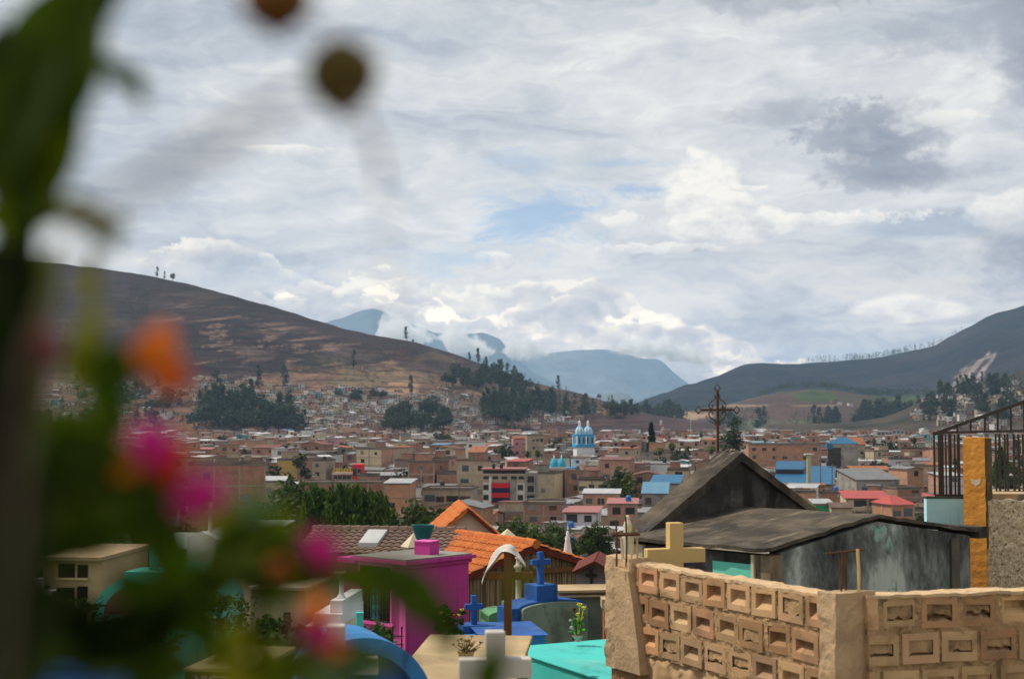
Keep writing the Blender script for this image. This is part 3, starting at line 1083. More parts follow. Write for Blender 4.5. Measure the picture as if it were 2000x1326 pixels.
T_SKY = mk('light blue tin', (0.085, 0.205, 0.31), (0.075, 0.17, 0.26), 0.7, bump=0.0, vary=0.1, rough=0.5)
T_TILE = mk('orange town tile', (0.29, 0.105, 0.045), (0.22, 0.085, 0.042), 1.6, bump=0.0, dirt=(0.11, 0.062, 0.042), dscale=0.6, vary=0.15)
T_BROWN = mk('old brown tile', (0.115, 0.07, 0.05), (0.085, 0.055, 0.04), 1.6, bump=0.0, dirt=(0.11, 0.09, 0.07), dscale=0.6, vary=0.2)
SLAB = mk('roof slab', (0.175, 0.145, 0.115), (0.135, 0.112, 0.092), 0.6, bump=0.0, dirt=(0.08, 0.07, 0.06), dscale=0.4, vary=0.25)
DARKW = mk('window dark', (0.022, 0.024, 0.028), (0.035, 0.035, 0.038), 0.5, bump=0.0, rough=0.2, spec=0.5)
WFRAME = mk('window frame', (0.30, 0.27, 0.24), bump=0.0, vary=0.5)
IRON0 = mk('rebar', (0.10, 0.055, 0.035), bump=0.0)
TANKB = mk('black tank', (0.02, 0.02, 0.022), bump=0.0, rough=0.5)
TANKU = mk('blue tank', (0.03, 0.14, 0.42), bump=0.0, rough=0.5)

WALLN = {'brick': (BRICK, 'bare brick'), 'obrick': (BRICK2, 'orange brick'), 'tan': (TANP, 'tan plastered'), 'white': (WHITEP, 'white painted'), 'grey': (GREYP, 'grey rendered'), 'cream': (CREAMP, 'cream painted'),
         'teal': (TEALP, 'teal painted'), 'pink': (PINKP, 'pink painted'), 'yellow': (YELP, 'yellow painted'), 'green': (GREENP, 'green painted'), 'lilac': (PLILAC, 'pale lilac')}
ROOFN = {'grey': (T_GREY, 'grey tin roof'), 'white': (T_WHITE, 'pale tin roof'), 'rust': (T_RUST, 'rusty red roof'), 'red': (T_RED, 'bright red roof'), 'pink': (T_PINK, 'faded pink roof'), 'blue': (T_BLUE, 'blue tin roof'),
         'sky': (T_SKY, 'light blue roof'), 'tile': (T_TILE, 'orange tile roof'), 'brown': (T_BROWN, 'old brown roof'), 'slab': (SLAB, 'flat concrete roof')}

_w = MB()
_w.box(-0.5, 0.5, -0.03, 0.05, 0, 1, 1)
_w.box(-0.43, 0.43, -0.045, -0.032, 0.06, 0.94, 0)
WIN_ME = _w.mesh('window', [DARKW, WFRAME])
_glass = [DARKW, mk('window glass', (0.06, 0.075, 0.09), (0.10, 0.12, 0.14), 0.6, bump=0.0, rough=0.12, spec=0.6), mk('window curtain', (0.26, 0.24, 0.22), (0.16, 0.15, 0.14), 2.0, bump=0.0), mk('brown shutter', (0.10, 0.06, 0.035), (0.07, 0.045, 0.03), 2.0, bump=0.0)]
_frames = [WFRAME, mk('white window frame', (0.55, 0.54, 0.52), bump=0.0, vary=0.2), mk('brick reveal', (0.24, 0.135, 0.09), bump=0.0, vary=0.3)]
WIN_VAR = []
for g_ in (0, 0, 0, 1, 1, 2, 3):
    for f_ in range(3):
        m_ = WIN_ME.copy()
        m_.materials.clear()
        m_.materials.append(_glass[g_])
        m_.materials.append(_frames[f_])
        WIN_VAR.append(m_)
WVR = random.Random(91)
_w = MB()
_w.lathe([(0.0, 0), (0.55, 0), (0.58, 0.5), (0.55, 1.0), (0.25, 1.25), (0.0, 1.27)], 10)
TANK_ME = {'black': _w.mesh('water_tank', TANKB), 'blue': None}
TANK_ME['blue'] = TANK_ME['black'].copy()
TANK_ME['blue'].materials.clear()
TANK_ME['blue'].materials.append(TANKU)

HR = random.Random(5)
HOUSES = []       # (root, storeys, wall word, roof word, extra, px, py, width px)


def put(name, me, parent, loc=(0, 0, 0), scale=(1, 1, 1), rz=0.0):
    o = bpy.data.objects.new(name, me)
    COL.objects.link(o)
    o.parent = parent
    o.location = loc
    o.scale = scale
    o.rotation_euler = (0, 0, rz)
    return o


def roof_mb(kind, w, d, h, rise=None, over=0.4):
    mb = MB()
    th = 0.12
    if kind == 'slab':
        mb.box(-w / 2 - 0.15, w / 2 + 0.15, -0.15, d + 0.15, h + 0.004, h + 0.20)
        p = 0.15
        for b in ((-w / 2 - 0.15, w / 2 + 0.15, -0.15, -0.15 + p), (-w / 2 - 0.15, w / 2 + 0.15, d + 0.15 - p, d + 0.15), (-w / 2 - 0.15, -w / 2 - 0.15 + p, -0.15 + p + 0.004, d + 0.15 - p - 0.004), (w / 2 + 0.15 - p, w / 2 + 0.15, -0.15 + p + 0.004, d + 0.15 - p - 0.004)):
            mb.box(b[0], b[1], b[2], b[3], h + 0.204, h + 0.55)
    elif kind == 'shed':          # low edge to the front
        rz = rise or d * 0.06
        x0, x1 = -w / 2 - over, w / 2 + over
        mb.prism([(x0, -over, h + 0.1), (x0, d + over, h + 0.1 + rz), (x0, d + over, h + 0.1 + rz + th), (x0, -over, h + 0.1 + th)], (x1 - x0, 0, 0))
    elif kind == 'shedback':
        rz = rise or d * 0.06
        x0, x1 = -w / 2 - over, w / 2 + over
        mb.prism([(x0, -over, h + 0.1 + rz), (x0, d + over, h + 0.1), (x0, d + over, h + 0.1 + th), (x0, -over, h + 0.1 + rz + th)], (x1 - x0, 0, 0))
    elif kind == 'gable':         # ridge along x: the slope faces the front
        rz = rise or d * 0.10
        x0, x1 = -w / 2 - over, w / 2 + over
        mb.prism([(x0, -over, h), (x0, d / 2, h + rz), (x0, d + over, h), (x0, d + over, h + th), (x0, d / 2, h + rz + th), (x0, -over, h + th)], (x1 - x0, 0, 0))
    elif kind == 'gablex':        # ridge along y: the gable faces the front
        rz = rise or w * 0.12
        y0, y1 = -over, d + over
        mb.prism([(-w / 2 - over, y0, h), (0, y0, h + rz), (w / 2 + over, y0, h), (w / 2 + over, y0, h + th), (0, y0, h + rz + th), (-w / 2 - over, y0, h + th)], (0, y1 - y0, 0))
    elif kind == 'hip':
        rz = rise or w * 0.2
        a = [(-w / 2 - over, -over, h), (w / 2 + over, -over, h), (w / 2 + over, d + over, h), (-w / 2 - over, d + over, h)]
        i = mb.verts(a + [(-w * 0.15, d / 2, h + rz), (w * 0.15, d / 2, h + rz)])
        for f in ((0, 1, 5, 4), (1, 2, 5), (2, 3, 4, 5), (3, 0, 4), (3, 2, 1, 0)):
            mb.face(tuple(i + k for k in f))
    return mb


def house(x, y, w, d, st, rz, wall='brick', roof='slab', rkind=None, ncol=None, frame=True, front=None, sidewin=0, top_open=False, tank=None, rebar=False, zb=None, hh=2.75, rise=None, name='house', label=None, cat='house', group='houses of the town in the valley', winw=1.3, wins=None, overhang=0.4):
    zb = gz(x, y) if zb is None else zb
    h = st * hh
    root = bpy.data.objects.new(name, None)
    COL.objects.link(root)
    root.location = (x, y, zb)
    root.rotation_euler = (0, 0, rz)
    root.empty_display_size = 2
    wm, wn = WALLN[wall]
    fm = WALLN[front][0] if front else wm
    mb = MB()
    hw = h
    i = mb.verts([(-w / 2, 0, -1), (w / 2, 0, -1), (w / 2, d, -1), (-w / 2, d, -1), (-w / 2, 0, hw), (w / 2, 0, hw), (w / 2, d, hw), (-w / 2, d, hw)])
    for k, f in enumerate(((0, 1, 5, 4), (1, 2, 6, 5), (2, 3, 7, 6), (3, 0, 4, 7), (4, 5, 6, 7))):
        mb.face(tuple(i + q for q in f), 1 if k == 0 else 0)
    rm, rn = ROOFN[roof]
    rkind = rkind or ('slab' if roof == 'slab' else HR.choice(['shed', 'shed', 'gable', 'gablex', 'shedback']))
    rr = rise or {'shed': d * 0.06, 'shedback': d * 0.06, 'gable': d * 0.10, 'gablex': w * 0.12}.get(rkind, 0)
    # close the space between wall top and a sloping roof
    if rkind == 'gablex':
        for yy in (0.0, d):
            j = mb.verts([(-w / 2, yy, hw), (w / 2, yy, hw), (0, yy, hw + rr)])
            mb.face((j, j + 1, j + 2), 1 if yy == 0 else 0)
    elif rkind in ('shed', 'gable', 'shedback'):
        for xx in (-w / 2, w / 2):
            prof = {'shed': [(0, 0.1), (d, 0), (d, rr + 0.1)], 'gable': [(0, 0), (d, 0), (d / 2, rr)], 'shedback': [(0, 0), (d, 0), (0, rr + 0.1)]}[rkind]
            j = mb.verts([(xx, a, hw + b) for a, b in prof])
            mb.face((j, j + 1, j + 2), 0)
        if rkind == 'shedback':
            mb.quad((-w / 2, 0, hw), (w / 2, 0, hw), (w / 2, 0, hw + rr + 0.1), (-w / 2, 0, hw + rr + 0.1), 1)
    mb.build('wall', [wm, fm], root)
    roof_mb(rkind, w, d, h, rise, overhang).build('roof', rm, root)
    if frame:
        fb = MB()
        nc = max(2, int(w / 3.2) + 1)
        for k in range(nc):
            cx = -w / 2 + (w * k / (nc - 1))
            fb.box(cx - 0.15, cx + 0.15, -0.05, 0.02, -1, h - 0.01)
        for side in (-1, 1):
            sx = side * w / 2
            ns = max(2, int(d / 3.5) + 1)
            for k in range(ns):
                yy = d * k / (ns - 1)
                fb.box(min(sx, sx + side * 0.05), max(sx, sx + side * 0.05), yy - 0.15 + (0.16 if k == 0 else 0), yy + 0.15, -1, h - 0.01)
            for s in range(1, st):
                fb.box(min(sx, sx + side * 0.06), max(sx, sx + side * 0.06), 0.02, d, s * hh - 0.13, s * hh + 0.13)
        for s in range(1, st + 1):
            fb.box(-w / 2, w / 2, -0.06, 0.02, s * hh - 0.16, s * hh + 0.1 - (0.12 if s == st else 0))
        fb.build('concrete_frame', CONC if not front else (WHITEP if front == 'white' else CONC), root)
    # windows, one object each
    ncol = ncol if ncol is not None else max(1, int(w / 3.4))
    if wins is None:
        wins = []
        for s in range(st):
            for k in range(ncol):
                if HR.random() < 0.2:
                    continue
                wins.append((-w / 2 + w * (k + 0.5) / ncol, s * hh + 0.9, winw * HR.uniform(0.85, 1.3), 1.25))
    for cx, cz, ww, wh in wins[:24]:
        put('window', WVR.choice(WIN_VAR), root, (cx + WVR.uniform(-0.25, 0.25), -0.005, cz + WVR.uniform(-0.12, 0.12)), (ww * WVR.uniform(0.8, 1.25), 1, wh * WVR.uniform(0.75, 1.2)))
    for side in ((-1, 1) if sidewin else ()):
        for s in range(st):
            for k in range(sidewin):
                if HR.random() < 0.3:
                    continue
                put('window', WVR.choice(WIN_VAR), root, (side * (w / 2 + 0.005), d * (k + 0.5) / sidewin, s * hh + 0.9), (1.1, 1, 1.1), R(90) * side)
    if tank:
        put('water_tank', TANK_ME[tank], root, (w * 0.2, d * 0.4, h + (0.22 if rkind == 'slab' else rr * 0.6)))
    if rebar:
        nc = max(2, int(w / 3.2) + 1)
        for k in range(nc):
            cx = -w / 2 + (w * k / (nc - 1))
            cx = max(-w / 2 + 0.1, min(w / 2 - 0.1, cx))
            b = MB()
            b.box(cx - 0.12, cx + 0.12, 0.0, 0.24, h + 0.2, h + 1.1, 0)
            for q in (-0.08, 0.08):
                b.box(cx + q - 0.02, cx + q + 0.02, 0.10, 0.14, h + 1.1, h + 1.8, 1)
            b.build('column_stub', [CONC, IRON0], root)
    if rkind == 'slab' and not label and HR.random() < 0.45:
        hb = MB()
        hx, hw_, hd_ = HR.uniform(-w * 0.3, w * 0.3), HR.uniform(1.0, w * 0.28), HR.uniform(2, 4)
        hx = max(-w / 2 + hw_ + 0.3, min(w / 2 - hw_ - 0.3, hx))
        hb.box(hx - hw_, hx + hw_, 1.0, 1.0 + hd_, h + 0.206, h + 2.2)
        hb.build('roof_hut', HR.choice([wm, BRICK, TANP, GREYP]), root)
        hb = MB()
        hb.box(hx - hw_ - 0.3, hx + hw_ + 0.3, 0.7, 1.4 + hd_, h + 2.204, h + 2.32)
        hb.build('roof_sheet', HR.choice([T_GREY, T_WHITE, T_RUST, SLAB]), root)
    ps = [pix((x + math.cos(rz) * s * w / 2, y + math.sin(rz) * s * w / 2, zb + h)) for s in (-1, 1)]
    if label:
        tag(root, label, cat, group)
    else:
        root['category'] = cat
        root['group'] = group
        fw = WALLN[front][1] + ' front' if front and front != wall else None
        ex = []
        if tank:
            ex.append('with %s tank' % tank)
        elif rebar:
            ex.append('with bare column stubs')
        elif fw:
            ex.append('with ' + fw)
        HOUSES.append([root, st, wn, rn, ex[0] if ex else '', (ps[0][0] + ps[1][0]) / 2, ps[0][1], abs(ps[1][0] - ps[0][0]), y])
    return root


def by_px(x0, x1, ytop, D, d=9.0, rz=0.0, st=None, hh=None, **k):
    """a house whose front at depth D spans x0..x1 and reaches up to ytop in the photograph"""
    a, b = at(x0, ytop, D), at(x1, ytop, D)
    w = (b.x - a.x) / max(0.5, math.cos(rz))
    x = (a.x + b.x) / 2
    zb = gz(x, D)
    h = a.z - zb
    if st is None:
        st = max(1, round(h / 2.75))
    TAKEN.append((x, D + d / 2, max(w, d) * 0.5 + 1.5, x0, x1))
    return house(x, D, w, d, st, rz, zb=zb, hh=h / st, **k)


TAKEN = []

# ---------------------------------------------------------------- landmark buildings
# four-storey white building behind the red and navy striped front
g = thing('office_building', 'white four-storey building with faded red flat roof behind a red and navy striped tower front', 'building', (at(992, 990, 330).x, 330, 0), R(-4))
mb = MB(); mb.box(-5.8, 4.0, 0, 9, -1, 9.0); mb.build('wall', WHITEP, g)
mb = MB(); mb.box(4.004, 6.6, -0.3, 8, -1, 9.3); mb.build('side_block', GREYP, g)
mb = MB(); mb.box(-6.2, 4.2, -1.0, 9.4, 9.9, 10.2); mb.box(-5.8, 4.0, 0.3, 9, 9.004, 9.9, 1); mb.build('roof', [T_PINK, DARKW], g)
mb = MB(); mb.box(-5.8, 4.004, -0.18, -0.004, 7.1, 8.9); mb.build('cornice', TANP, g)
mb = MB()
for k in range(6):
    mb.box(-3.6, 0.4, -0.9, -0.1, 0.2 + k * 1.12, 0.2 + k * 1.12 + 1.10, k % 2)
mb.build('striped_front', [NAVY, REDP], g)
mb = MB(); mb.box(-4.3, -3.8, -0.5, -0.05, -1, 8.2); mb.build('pilaster', WHITEP, g)
mb = MB(); mb.box(0.5, 1.9, -0.6, -0.05, -1, 7.6); mb.build('stair_shaft', GREYP, g)
for s in range(3):
    for cx in (-5.1, 2.9):
        put('window', WIN_ME, g, (cx, -0.01, 0.6 + s * 2.3), (1.3, 1, 1.3))
for cx in (-5.0, -2.9, -0.8, 1.4, 3.1):
    put('window', WIN_ME, g, (cx, -0.18, 7.7), (1.5, 1, 0.8))
for s in range(4):
    put('window', WIN_ME, g, (5.3, -0.31, 0.3 + s * 2.2), (1.8, 1, 1.7))
for cx in (-3.4, -1.6):
    put('roof_vent', TANK_ME['black'], g, (cx, 1.0, 10.2), (0.7, 0.7, 0.9))
TAKEN.append((-0.9, 335, 10, 940, 1045))

# twin bell towers in blue and white
WT = mk('church white', (0.74, 0.76, 0.78), (0.66, 0.68, 0.71), 0.5, bump=0.0)
LB = mk('church light blue', (0.13, 0.44, 0.74), (0.11, 0.38, 0.66), 0.5, bump=0.0)
MBL = mk('church blue', (0.04, 0.32, 0.58), (0.04, 0.28, 0.52), 0.5, bump=0.0)
DOMEC = mk('dome blue', (0.05, 0.36, 0.52), (0.05, 0.30, 0.46), 1.0, bump=0.0)
DOMEW = mk('dome white blue', (0.46, 0.60, 0.68), (0.34, 0.52, 0.62), 1.0, bump=0.0)
for px, D, lab in ((1132, 700, 'light blue church bell tower with white dome, the slightly lower one of the twins'), (1148.5, 704, 'light blue church bell tower with white dome, the taller one of the twins')):
    z0 = 0
    top = zrel(820, D)
    s = 1.0
    g = thing('bell_tower', lab, 'bell tower', (at(px, 850, D).x, D, 0), R(20), 'twin bell towers of the blue church')
    zb = zrel(888, D); zc = zrel(873, D); zd = zrel(868, D); ze = zrel(851, D); zf = zrel(848, D); zg = zrel(832, D)
    a = 2.45
    mb = MB(); mb.box(-a, a, -a, a, -1, zc); mb.build('base', WT, g)
    mb = MB(); mb.box(-a - 0.5, a + 0.5, -a - 0.5, a + 0.5, zc + 0.004, zd); mb.build('balcony', MBL, g)
    mb = MB(); mb.box(-a, a, -a, a, zd + 0.004, ze); mb.build('belfry', LB, g)
    mb = MB(); mb.box(-a - 0.35, a + 0.35, -a - 0.35, a + 0.35, ze + 0.004, zf); mb.build('cornice', MBL, g)
    for q in range(4):
        for sx in (-1, 1):
            mb = MB()
            mb.prism([(sx * 1.15 - 0.5, -a - 0.03, zd + 0.6), (sx * 1.15 + 0.5, -a - 0.03, zd + 0.6), (sx * 1.15 + 0.5, -a - 0.03, ze - 1.2), (sx * 1.15 + 0.3, -a - 0.03, ze - 0.75), (sx * 1.15, -a - 0.03, ze - 0.6), (sx * 1.15 - 0.3, -a - 0.03, ze - 0.75), (sx * 1.15 - 0.5, -a - 0.03, ze - 1.2)], (0, 0.06, 0))
            mb.xf(Matrix.Rotation(R(90) * q, 4, 'Z'))
            mb.build('arched_opening', DARKW, g)
    for sx in (-1, 1):
        for sy in (-1, 1):
            mb = MB(); mb.box(sx * a - 0.28, sx * a + 0.28, sy * a - 0.28, sy * a + 0.28, zd + 0.01, ze - 0.004); mb.build('corner_pilaster', WT, g)
    hgt = zg - zf
    mb = MB()
    mb.lathe([(a * 0.98, zf), (a * 1.02, zf + hgt * 0.22), (a * 0.97, zf + hgt * 0.45), (a * 0.78, zf + hgt * 0.70), (a * 0.48, zf + hgt * 0.9), (0.6, zg), (0, zg + 0.05)], 16)
    dome = mb.build('dome', DOMEW, g, True)
    for q in range(8):
        mb = MB()
        an = R(45 * q)
        mb.tube([(math.cos(an) * r, math.sin(an) * r, z) for r, z in ((a, zf), (a * 1.045, zf + hgt * 0.22), (a * 0.99, zf + hgt * 0.45), (a * 0.80, zf + hgt * 0.70), (a * 0.5, zf + hgt * 0.9), (0.62, zg + 0.04))], 0.11, 4)
        mb.build('rib', MBL, dome)
    mb = MB()
    mb.lathe([(0.62, zg), (0.62, zg + 1.2), (0.78, zg + 1.22), (0.78, zg + 1.4), (0.5, zg + 1.5), (0.62, zg + 1.9), (0.45, zg + 2.4), (0.1, zg + 2.7), (0.05, zg + 3.4), (0, zg + 3.4)], 10)
    mb.build('lantern', WT, g)
for k, (px, D) in enumerate(((1082, 560), (1096.5, 563))):
    g = thing('church_dome', ('small bright blue church dome, the one nearer the brick houses' if k else 'small bright blue church dome, the outer one of the pair'), 'dome', (at(px, 900, D).x, D, 0), 0, 'pair of small blue church domes')
    zs, zt = zrel(912, D), zrel(894, D)
    r = 1.75
    mb = MB(); mb.box(-r * 1.05, r * 1.05, -r * 1.05, r * 1.05, -1, zs); mb.build('drum', WT, g)
    mb = MB(); mb.lathe([(r, zs + 0.004), (r * 0.99, zs + 0.8), (r * 0.82, zs + 2.0), (r * 0.5, zs + 3.0), (0.3, zt), (0, zt)], 14); mb.build('dome', DOMEC, g, True)
    mb = MB(); mb.lathe([(0.3, zt), (0.32, zt + 0.7), (0.1, zt + 0.9), (0.05, zt + 1.7), (0, zt + 1.7)], 8); mb.build('lantern', WT, g)
g = thing('church', 'long white church body under the small blue domes', 'church', (at(1089, 900, 570).x, 570, 0), 0)
mb = MB(); mb.box(-7, 7, 3, 16, -1, zrel(915, 572)); mb.build('wall', WT, g)
mb = MB(); mb.box(-7.3, 7.3, 2.7, 16.3, zrel(915, 572) + 0.004, zrel(912.5, 572)); mb.build('cornice', LB, g)
g = thing('church', 'church nave below the twin blue bell towers', 'church', (at(1140, 900, 708).x, 708, 0), R(20))
mb = MB(); mb.box(-6, 6, 3, 30, -1, zrel(889, 712)); mb.build('wall', WT, g)
mb = roof_mb('gablex', 12, 27, zrel(889, 712), 1.5); mb.xf(Matrix.Translation((0, 3, 0))); mb.build('roof', T_RUST, g)
TAKEN += [(36, 702, 9, 1110, 1165), (18, 565, 9, 1070, 1110)]

# red shop front with yellow sign
g = thing('shop_building', 'low building with a red end wall and a yellow sign on its roof edge', 'shop', (at(680, 930, 430).x, 430, 0), R(3))
wq = (at(703, 900, 430).x - at(645, 900, 430).x) / 2
mb = MB(); mb.box(-wq, wq * 0.3, 0, 9, -1, zrel(923, 430)); mb.build('wall', BRICK, g)
mb = MB(); mb.box(wq * 0.3 + 0.004, wq, -0.5, 8.5, -1, zrel(907, 430)); mb.build('red_wall', REDP, g)
mb = MB(); mb.box(-wq - 0.3, wq * 0.3, -0.8, -0.5, zrel(926, 430), zrel(923.5, 430)); mb.build('roof_edge', WHITEP, g)
YS = mk('yellow sign', (0.72, 0.52, 0.04), bump=0.0)
lz0, lz1 = zrel(922, 430), zrel(914, 430)
mb = MB()
lw = (wq * 1.25) / 7
for k in range(7):       # raised sign letters, too small to read
    x0 = -wq * 0.98 + k * lw
    mb.box(x0, x0 + 0.22, -0.75, -0.6, lz0, lz1)
    if k != 3:
        mb.box(x0 + 0.224, x0 + lw * 0.72, -0.75, -0.6, lz1 - 0.28, lz1)
    if k % 3 != 1:
        mb.box(x0 + 0.224, x0 + lw * 0.72, -0.75, -0.6, lz0, lz0 + 0.26)
    if k % 2:
        mb.box(x0 + lw * 0.50, x0 + lw * 0.72, -0.74, -0.61, lz0 + 0.264, lz1 - 0.284)
    else:
        mb.box(x0 + 0.224, x0 + lw * 0.6, -0.75, -0.6, (lz0 + lz1) / 2 - 0.12, (lz0 + lz1) / 2 + 0.12)
mb.build('sign_lettering', YS, g)
for cx in (0.45, 0.75):
    put('window', WIN_ME, g, (wq * cx, -0.51, zrel(930, 430)), (1.2, 1, 2.4))
for k in range(4):
    put('window', WIN_ME, g, (-wq * 0.85 + k * wq * 0.3, -0.01, zrel(936, 430)), (1.3, 1, 1.2))
TAKEN.append((-50, 435, 9, 645, 705))

# market hall with broad blue roofs
g = thing('market_hall', 'low hall under broad blue tin roofs in two levels', 'hall', (at(1570, 930, 390).x, 390, 0), R(-14))
mb = MB(); mb.box(-7.5, 7.5, 0, 20, -1, zrel(948, 390)); mb.build('wall', TANP, g)
ze = zrel(946, 390)
mb = MB(); mb.prism([(-8.2, -0.8, ze), (-8.2, 20, ze + 4.2), (-8.2, 20, ze + 4.4), (-8.2, -0.8, ze + 0.2)], (16.4, 0, 0)); mb.build('roof', T_BLUE, g)
mb = MB(); mb.prism([(-8.4, 10, ze + 3.6), (-8.4, 19, ze + 5.6), (-8.4, 19, ze + 5.8), (-8.4, 10, ze + 3.8)], (8.0, 0, 0)); mb.build('upper_roof', T_BLUE, g)
mb = MB(); mb.box(-8.2, -0.6, 10.6, 18.6, ze + 1.8, ze + 3.55); mb.build('clerestory', DARKW, g)
for k in range(5):
    put('window', WIN_ME, g, (-6 + k * 3, -0.01, 0.9), (1.8, 1, 1.6))
TAKEN.append((80, 398, 13, 1508, 1625))

# slim tower block with a blue roof cap
g = thing('tower_block', 'narrow dark glazed tower block with a blue hipped cap', 'building', (at(1637, 900, 455).x, 455, 0), R(-22))
zt = zrel(874, 455)
mb = MB(); mb.box(-3.3, 1.0, 0, 7, -1, zt); mb.build('glazed_front', DARKW, g)
mb = MB(); mb.box(1.004, 5.2, -0.1, 7.2, -1, zt); mb.build('wall', GREYP, g)
mb = roof_mb('hip', 8.6, 7.4, zt + 1.3, 1.9, 0.3); mb.xf(Matrix.Translation((0.9, 0, 0))); mb.build('roof', T_BLUE, g)
mb = MB(); mb.box(-3.4, 5.3, -0.25, 7.3, zt + 0.004, zt + 1.3); mb.build('parapet', GREYP, g)
for q in range(5):
    put('balcony_slab', WIN_ME, g, (-1.1, -0.3, 1.5 + q * 2.3), (4.2, 6, 0.25))
mb = MB(); mb.box(-3.42, -1.6, -0.32, -0.252, zt - 0.4, zt + 1.25); mb.build('sign_panel', T_BLUE, g)
TAKEN.append((105, 459, 7, 1608, 1665))

# the great raw brick block
by_px(1463, 1602, 869, 520, 14, R(-3), 4, wall='obrick', roof='slab', frame=True, ncol=7, label='huge orange brick block of many bays with raw concrete columns', cat='building', name='brick_building')
by_px(1030, 1062, 851, 640, 9, R(5), 4, wall='tan', roof='slab', ncol=4, rebar=True, label='half-built concrete frame building with white columns left of the twin bell towers', cat='building', name='unfinished_building')
by_px(1003, 1030, 856, 655, 9, R(5), 3, wall='pink', roof='tile', rkind='gable', ncol=2, label='salmon end-walled building beside the half-built concrete frame', cat='building', name='house')
# nearer houses that stand out
by_px(592, 750, 945, 300, 10, R(6), 2, wall='brick', roof='slab', ncol=0, rebar=True, label='long blank brick building with concrete columns above the poplar row', cat='building', name='brick_building')
by_px(752, 800, 945, 290, 9, R(-4), 3, wall='obrick', roof='white', rkind='shed', ncol=2, label='brick house with dark upper opening and small windows, ending the long blank block')
by_px(372, 515, 908, 240, 10, R(10), 4, wall='brick', roof='slab', ncol=2, rebar=True, label='tall pinkish brick building with many thin concrete columns behind the magenta flowers', cat='building', name='brick_building')
by_px(420, 472, 906, 400, 8, 0, 3, wall='yellow', roof='slab', ncol=4, label='yellow house with a row of dark windows behind the tall pinkish brick building')
by_px(516, 556, 940, 270, 8, R(8), 3, wall='tan', roof='white', rkind='shed', ncol=2, label='tan house with white roof between the pinkish brick building and the bushy trees')
by_px(826, 920, 957, 300, 10, R(-6), 2, wall='tan', roof='slab', ncol=4, winw=2.0, label='tan house with open upper gallery left of the striped red building')
by_px(1023, 1100, 985, 262, 9, R(-5), 3, wall='brick', roof='slab', ncol=2, label='three-storey brick house with few windows below the striped red building')
by_px(1101, 1166, 1002, 255, 9, R(-8), 2, wall='lilac', roof='pink', rkind='shed', ncol=2, label='pale lilac house with faded red roof below the striped red building')
by_px(1188, 1243, 985, 272, 9, R(-6), 2, wall='brick', roof='pink', rkind='shed', ncol=2, tank='blue', label='brick house with faded pink roof and blue tank left of the dark gable')
by_px(1140, 1208, 965, 300, 9, R(-6), 2, wall='obrick', roof='white', rkind='shed', ncol=3, label='orange brick house with ragged white roof above the blue-tank house')
by_px(1130, 1182, 938, 345, 9, R(-3), 2, wall='cream', roof='slab', ncol=3, winw=1.6, label='cream house with three square windows right of the striped red building')
by_px(1240, 1290, 928, 345, 9, R(-5), 3, wall='obrick', roof='rust', rkind='gablex', ncol=3, label='orange brick house with rust gable left of the dark gabled tomb')
by_px(1256, 1302, 965, 300, 8, R(-8), 2, wall='grey', roof='sky', rkind='shed', rise=2.0, ncol=2, label='house with light blue tin roof just left of the dark gable')
by_px(1272, 1325, 945, 330, 9, R(-12), 2, wall='grey', roof='blue', rkind='shed', rise=1.6, ncol=0, label='house with strong blue tin roof beside the dark gable slope')
by_px(1655, 1735, 975, 270, 9, R(-5), 3, wall='cream', roof='red', rkind='shed', rise=1.0, ncol=6, winw=1.1, label='cream apartment house with bright red roof and rows of small windows', cat='building', name='apartment_building')
by_px(1741, 1786, 985, 262, 8, R(12), 2, wall='obrick', roof='red', rkind='hip', rise=1.4, ncol=2, label='small brick house with bright red hipped roof like a pavilion')
by_px(1592, 1625, 985, 255, 7, R(-5), 2, wall='green', roof='white', rkind='shed', ncol=1, label='small pale green house with white roof right of the dark gable')
by_px(1626, 1662, 992, 250, 7, R(-5), 2, wall='tan', roof='brown', rkind='gable', ncol=1, label='small brown-roofed tan house before the red-roofed apartment house')
by_px(1525, 1592, 962, 300, 9, R(-5), 2, wall='obrick', roof='slab', ncol=0, label='blank orange brick house below the blue market roof')
by_px(1672, 1758, 938, 340, 12, R(10), 2, wall='grey', roof='grey', rkind='shed', rise=2.2, ncol=3, label='long hall with sloping grey tin roof behind the red-roofed apartment house', cat='hall')
by_px(1665, 1740, 918, 420, 10, R(4), 2, wall='tan', roof='tile', rkind='gable', ncol=4, label='long tan-roofed building right of the narrow blue-capped tower block', cat='building')
by_px(1660, 1690, 868, 620, 10, R(4), 2, wall='tan', roof='tile', rkind='gable', rise=3, ncol=2, label='house with bright orange tile roof behind the blue-capped tower block')
by_px(783, 848, 1012, 205, 8, R(4), 2, wall='green', roof='rust', rkind='shed', ncol=2, label='bright green house between the poplar row and the pink gable')
by_px(915, 945, 884, 600, 9, R(-10), 2, wall='brick', roof='tile', rkind='shed', rise=2.4, ncol=2, label='brick house with glowing orange roof left of the half-built frame')
by_px(700, 740, 930, 370, 9, R(4), 4, wall='brick', roof='slab', ncol=1, label='tall blank brick house right of the red shop wall')
by_px(1752, 1800, 955, 330, 9, R(6), 3, wall='brick', roof='slab', ncol=2, label='brick house behind the small red hipped pavilion roof')
by_px(1838, 1885, 930, 360, 9, R(4), 3, wall='brick', roof='white', ncol=1, front='lilac', rkind='shed', label='brick house seen through the first railing bars beside the orange pillar')

